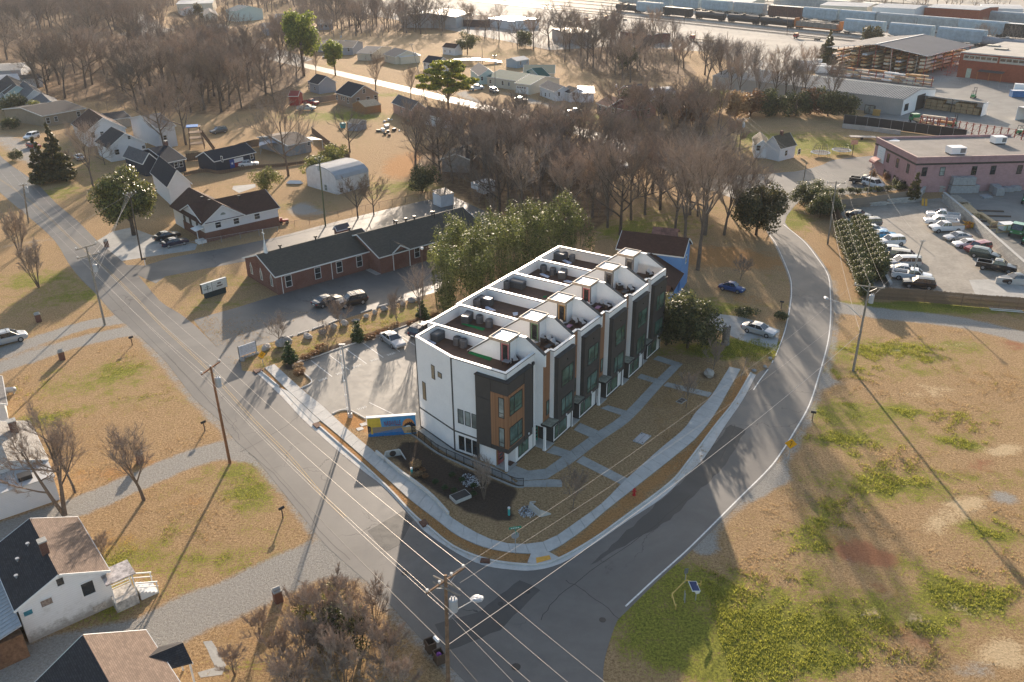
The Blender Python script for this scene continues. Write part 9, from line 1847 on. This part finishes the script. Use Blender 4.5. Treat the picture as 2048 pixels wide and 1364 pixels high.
def wagon(kind,label,u,off,L_,H_,m_,group,z0=1.3):
 """placed so that its near side foot shows at column u"""
 best=None
 for s in np.linspace(-420,420,1681):
  p=mid0+nrm*off+da*s;q=np.array([p.x,p.y,-CAMH]);w=q@_F
  uu=1024+FPX*(q@_R)/w
  if best is None or abs(uu-u)<best[0]:best=(abs(uu-u),s)
 t=thing('freight_wagon',label,'rail wagon',mid0+nrm*off+da*best[1],an,group);h=L_/2-.6;m2=pm(m_)if isinstance(m_,str)else m_
 b=MB()
 if kind=='hopper':
  P=[(-1.7,z0+.4),(-2.0,z0+1.2),(-2.0,H_-.7),(-1.4,H_),(1.4,H_),(2.0,H_-.7),(2.0,z0+1.2),(1.7,z0+.4)];n=8
  b.add([(-h+(2.0 if z<z0+1 else .5),y,z)for y,z in P]+[(h-(2.0 if z<z0+1 else .5),y,z)for y,z in P],[tuple(range(n)),tuple(range(n,2*n))[::-1]]+[(i,n+i,n+(i+1)%n,(i+1)%n)for i in range(n)]);obj('hopper_body',b,m2,t)
  b=MB();b.box(-h,h,-.5,.5,H_+.01,H_+.15);obj('roof_walk',b,m_cap,t);b=MB();[b.bar((x,s*2.02,z0+.8),(x,s*2.02,H_-.7),.08,.06)for x in np.linspace(-h+1.5,h-1.5,12)for s in(-1,)];obj('rib',b,m2,t)
  b=MB();[b.box(x-1.4,x+1.4,-1,1,z0-.4,z0+.4)for x in np.linspace(-h*.6,h*.6,3)];obj('chute',b,m_metal,t)
 elif kind=='tank':
  b.tube([(-h,0,z0+1.7),(-h+.4,0,z0+1.7),(h-.4,0,z0+1.7),(h,0,z0+1.7)],[1.0,1.75,1.75,1.0],14);b.cyl(0,0,.8,z0+3.3,z0+4.0,10);obj('tank',b,m2,t);b=MB();b.box(-3,3,-.8,.8,z0+3.5,z0+3.55);b.bar((-h,-1.8,z0+.4),(h,-1.8,z0+.4),.12,.12);obj('walkway',b,m_black,t)
 elif kind=='box':
  b.box(-h,h,-1.7,1.7,z0,H_);obj('wagon_body',b,m2,t);b=MB();b.box(-h,h,-1.75,1.75,H_,H_+.15);obj('roof',b,m_cap,t);b=MB();[b.box(x,x+.12,-1.78,-1.7,z0,H_)for x in np.linspace(-h,h-.12,16)];obj('rib',b,m2,t)
 else:
  b.box(-h,h,-1.7,1.7,z0,z0+.5);b.box(-h,-h+.5,-1.7,1.7,z0,z0+4.4);b.box(h-.5,h,-1.7,1.7,z0,z0+4.4);obj('flat_deck',b,m_or,t);b=MB();[b.box(-h+1+k*3.6,-h+4.3+k*3.6,-1.5,1.5,z0+.55,z0+2.9+.2*(k%2))for k in range(int((2*h-2)/3.6))];obj('load',b,m_wgrey,t)
 b=MB()
 for sx in(-1,1):
  b.box(sx*(h-2.4)-1.6,sx*(h-2.4)+1.6,-1.2,1.2,.6,1.15)
  for q in(-.95,.95):
   for s in(-1,1):b.tube([(sx*(h-2.4)+q,s*.95-.08,.8),(sx*(h-2.4)+q,s*.95+.08,.8)],[.48,.48],10)
 b.box(-h-.6,h+.6,-.3,.3,z0-.3,z0);obj('bogie',b,m_black,t)
 return t
m_hop=mat('hopper_pale_blue',(.34,.42,.47),.5,.14,.3);m_hopg=mat('hopper_grey',(.34,.37,.38),.5,.15,.3);m_tkb=mat('tank_black',(.025,.027,.03),.4,.2,1);m_brn=mat('wagon_brown',(.10,.045,.035),.8,.2,1);m_blk3=mat('gondola_dark',(.035,.033,.03),.8,.2,1)
g1='wagons standing on the front track';names={}
for k,(u,kd,m_,lb)in enumerate([(1256,'tank',m_blk3,'dark tank wagon at the left end of the front string'),(1300,'hopper',m_hop,'pale blue hopper wagon second from the left end of the front string'),(1355,'box',m_blk3,'low dark wagon right of the leftmost pale hopper'),(1420,'tank',m_tkb,'black tank wagon, first of three in the front string'),(1487,'tank',m_tkb,'black tank wagon, second of three in the front string'),(1555,'tank',m_tkb,'black tank wagon, third of three in the front string'),(1635,'flat',m_or,'orange ended flat wagon with grey load in the front string'),(1726,'hopper',m_hop,'pale blue hopper wagon right of the orange ended flat wagon'),(1820,'hopper',m_hop,'pale blue hopper wagon in the middle right of the front string'),(1918,'hopper',m_hop,'pale blue hopper wagon above the lumber shed ridge'),(2010,'tank',mat('tank_grey',(.28,.29,.31),.5),'grey tank wagon at the right end behind the scrub')]):
 wagon(kd,lb,u,0,23.5 if kd!='flat' else 29,7.2 if kd=='hopper' else 5.4,m_,g1)
g2='wagons standing on the second track'
for k,(u,kd,m_,lb)in enumerate([(1270,'hopper',m_hopg),(1330,'hopper',m_hop),(1383,'hopper',m_hop),(1435,'hopper',m_hop),(1495,'hopper',m_hopg),(1565,'box',m_brn),(1630,'box',m_brn),(1700,'hopper',m_hop),(1780,'hopper',m_hop),(1860,'hopper',m_hopg),(1945,'hopper',m_hop),(2030,'box',m_blk3)]if False else[(u,kd,m_,'second track %s wagon %s'%(c,w))for u,kd,m_,c,w in[(1262,'hopper',m_hopg,'grey hopper','at the far left'),(1318,'hopper',m_hop,'pale blue hopper','second from the left'),(1374,'hopper',m_hop,'pale blue hopper','behind the low dark wagon'),(1432,'hopper',m_hop,'pale blue hopper','behind the first black tank'),(1498,'hopper',m_hopg,'grey hopper','behind the second black tank'),(1570,'box',m_brn,'brown box','with pale roof behind the third black tank'),(1640,'hopper',m_hop,'pale blue hopper','behind the orange ended flat wagon'),(1716,'hopper',m_hop,'pale blue hopper','right of the brown box'),(1790,'hopper',m_hopg,'pale hopper','in the middle right'),(1872,'hopper',m_hopg,'grey hopper','behind the dark pole'),(1960,'hopper',m_hop,'pale blue hopper','near the right end'),(2046,'box',m_blk3,'black box','cut off by the right edge')]]):
 wagon(kd,lb,u,40,25,7.4 if kd=='hopper' else 7.0,m_,g2)
g3='wagons standing on the third track'
for u,kd,m_,lb in[(1590,'box',m_hopg,'grey box wagon far back behind the brown box'),(1676,'box',m_hopg,'long pale grey wagon far back'),(1745,'box',mat('wagon_tan',(.42,.33,.26),.7),'tan box wagon far back with orange ends'),(1810,'box',m_brn,'dark red box wagon far back'),(1890,'hopper',m_hopg,'long grey auto carrier wagon far back'),(1990,'hopper',m_hopg,'grey auto carrier wagon at the far right back')]:wagon(kd,lb,u,92,34,7.4,m_,g3)
for px,fr,lb in[((1180,40),(1172,42),'red lorry in the group at the left of the yard'),((1148,48),(1140,50),'red tractor unit left of the red lorry group'),((1232,38),(1224,38),'red lorry at the right of the red lorry group'),((1056,44),(1046,46),'red recovery lorry beside the white office trailer'),((1404,80),(1395,79),'dark red flatbed trailer in the pale yard')]:
 truck('yard_lorry',lb,px,fr,'red',None,14,cat='lorry',group='red lorries in the yard beside the tracks')
 # ------------ haze
hz=MB();hz.box(-3200,3200,-120,3400,-1.5,51.5)
hm=bpy.data.materials.new('haze');hm.use_nodes=True;hn=hm.node_tree;hn.nodes.clear();ho=hn.nodes.new('ShaderNodeOutputMaterial');pv=hn.nodes.new('ShaderNodeVolumePrincipled');pv.inputs['Density'].default_value=HAZE;pv.inputs['Color'].default_value=(.86,.89,.95,1);pv.inputs['Anisotropy'].default_value=0.0
hn.links.new(pv.outputs[0],ho.inputs['Volume']);hm.cycles.homogeneous_volume=True if hasattr(hm,'cycles')and hasattr(hm.cycles,'homogeneous_volume')else True
h_o=obj('haze',hz,hm);h_o['kind']='stuff';tag(h_o,'thin pale morning haze over the whole neighbourhood','haze')
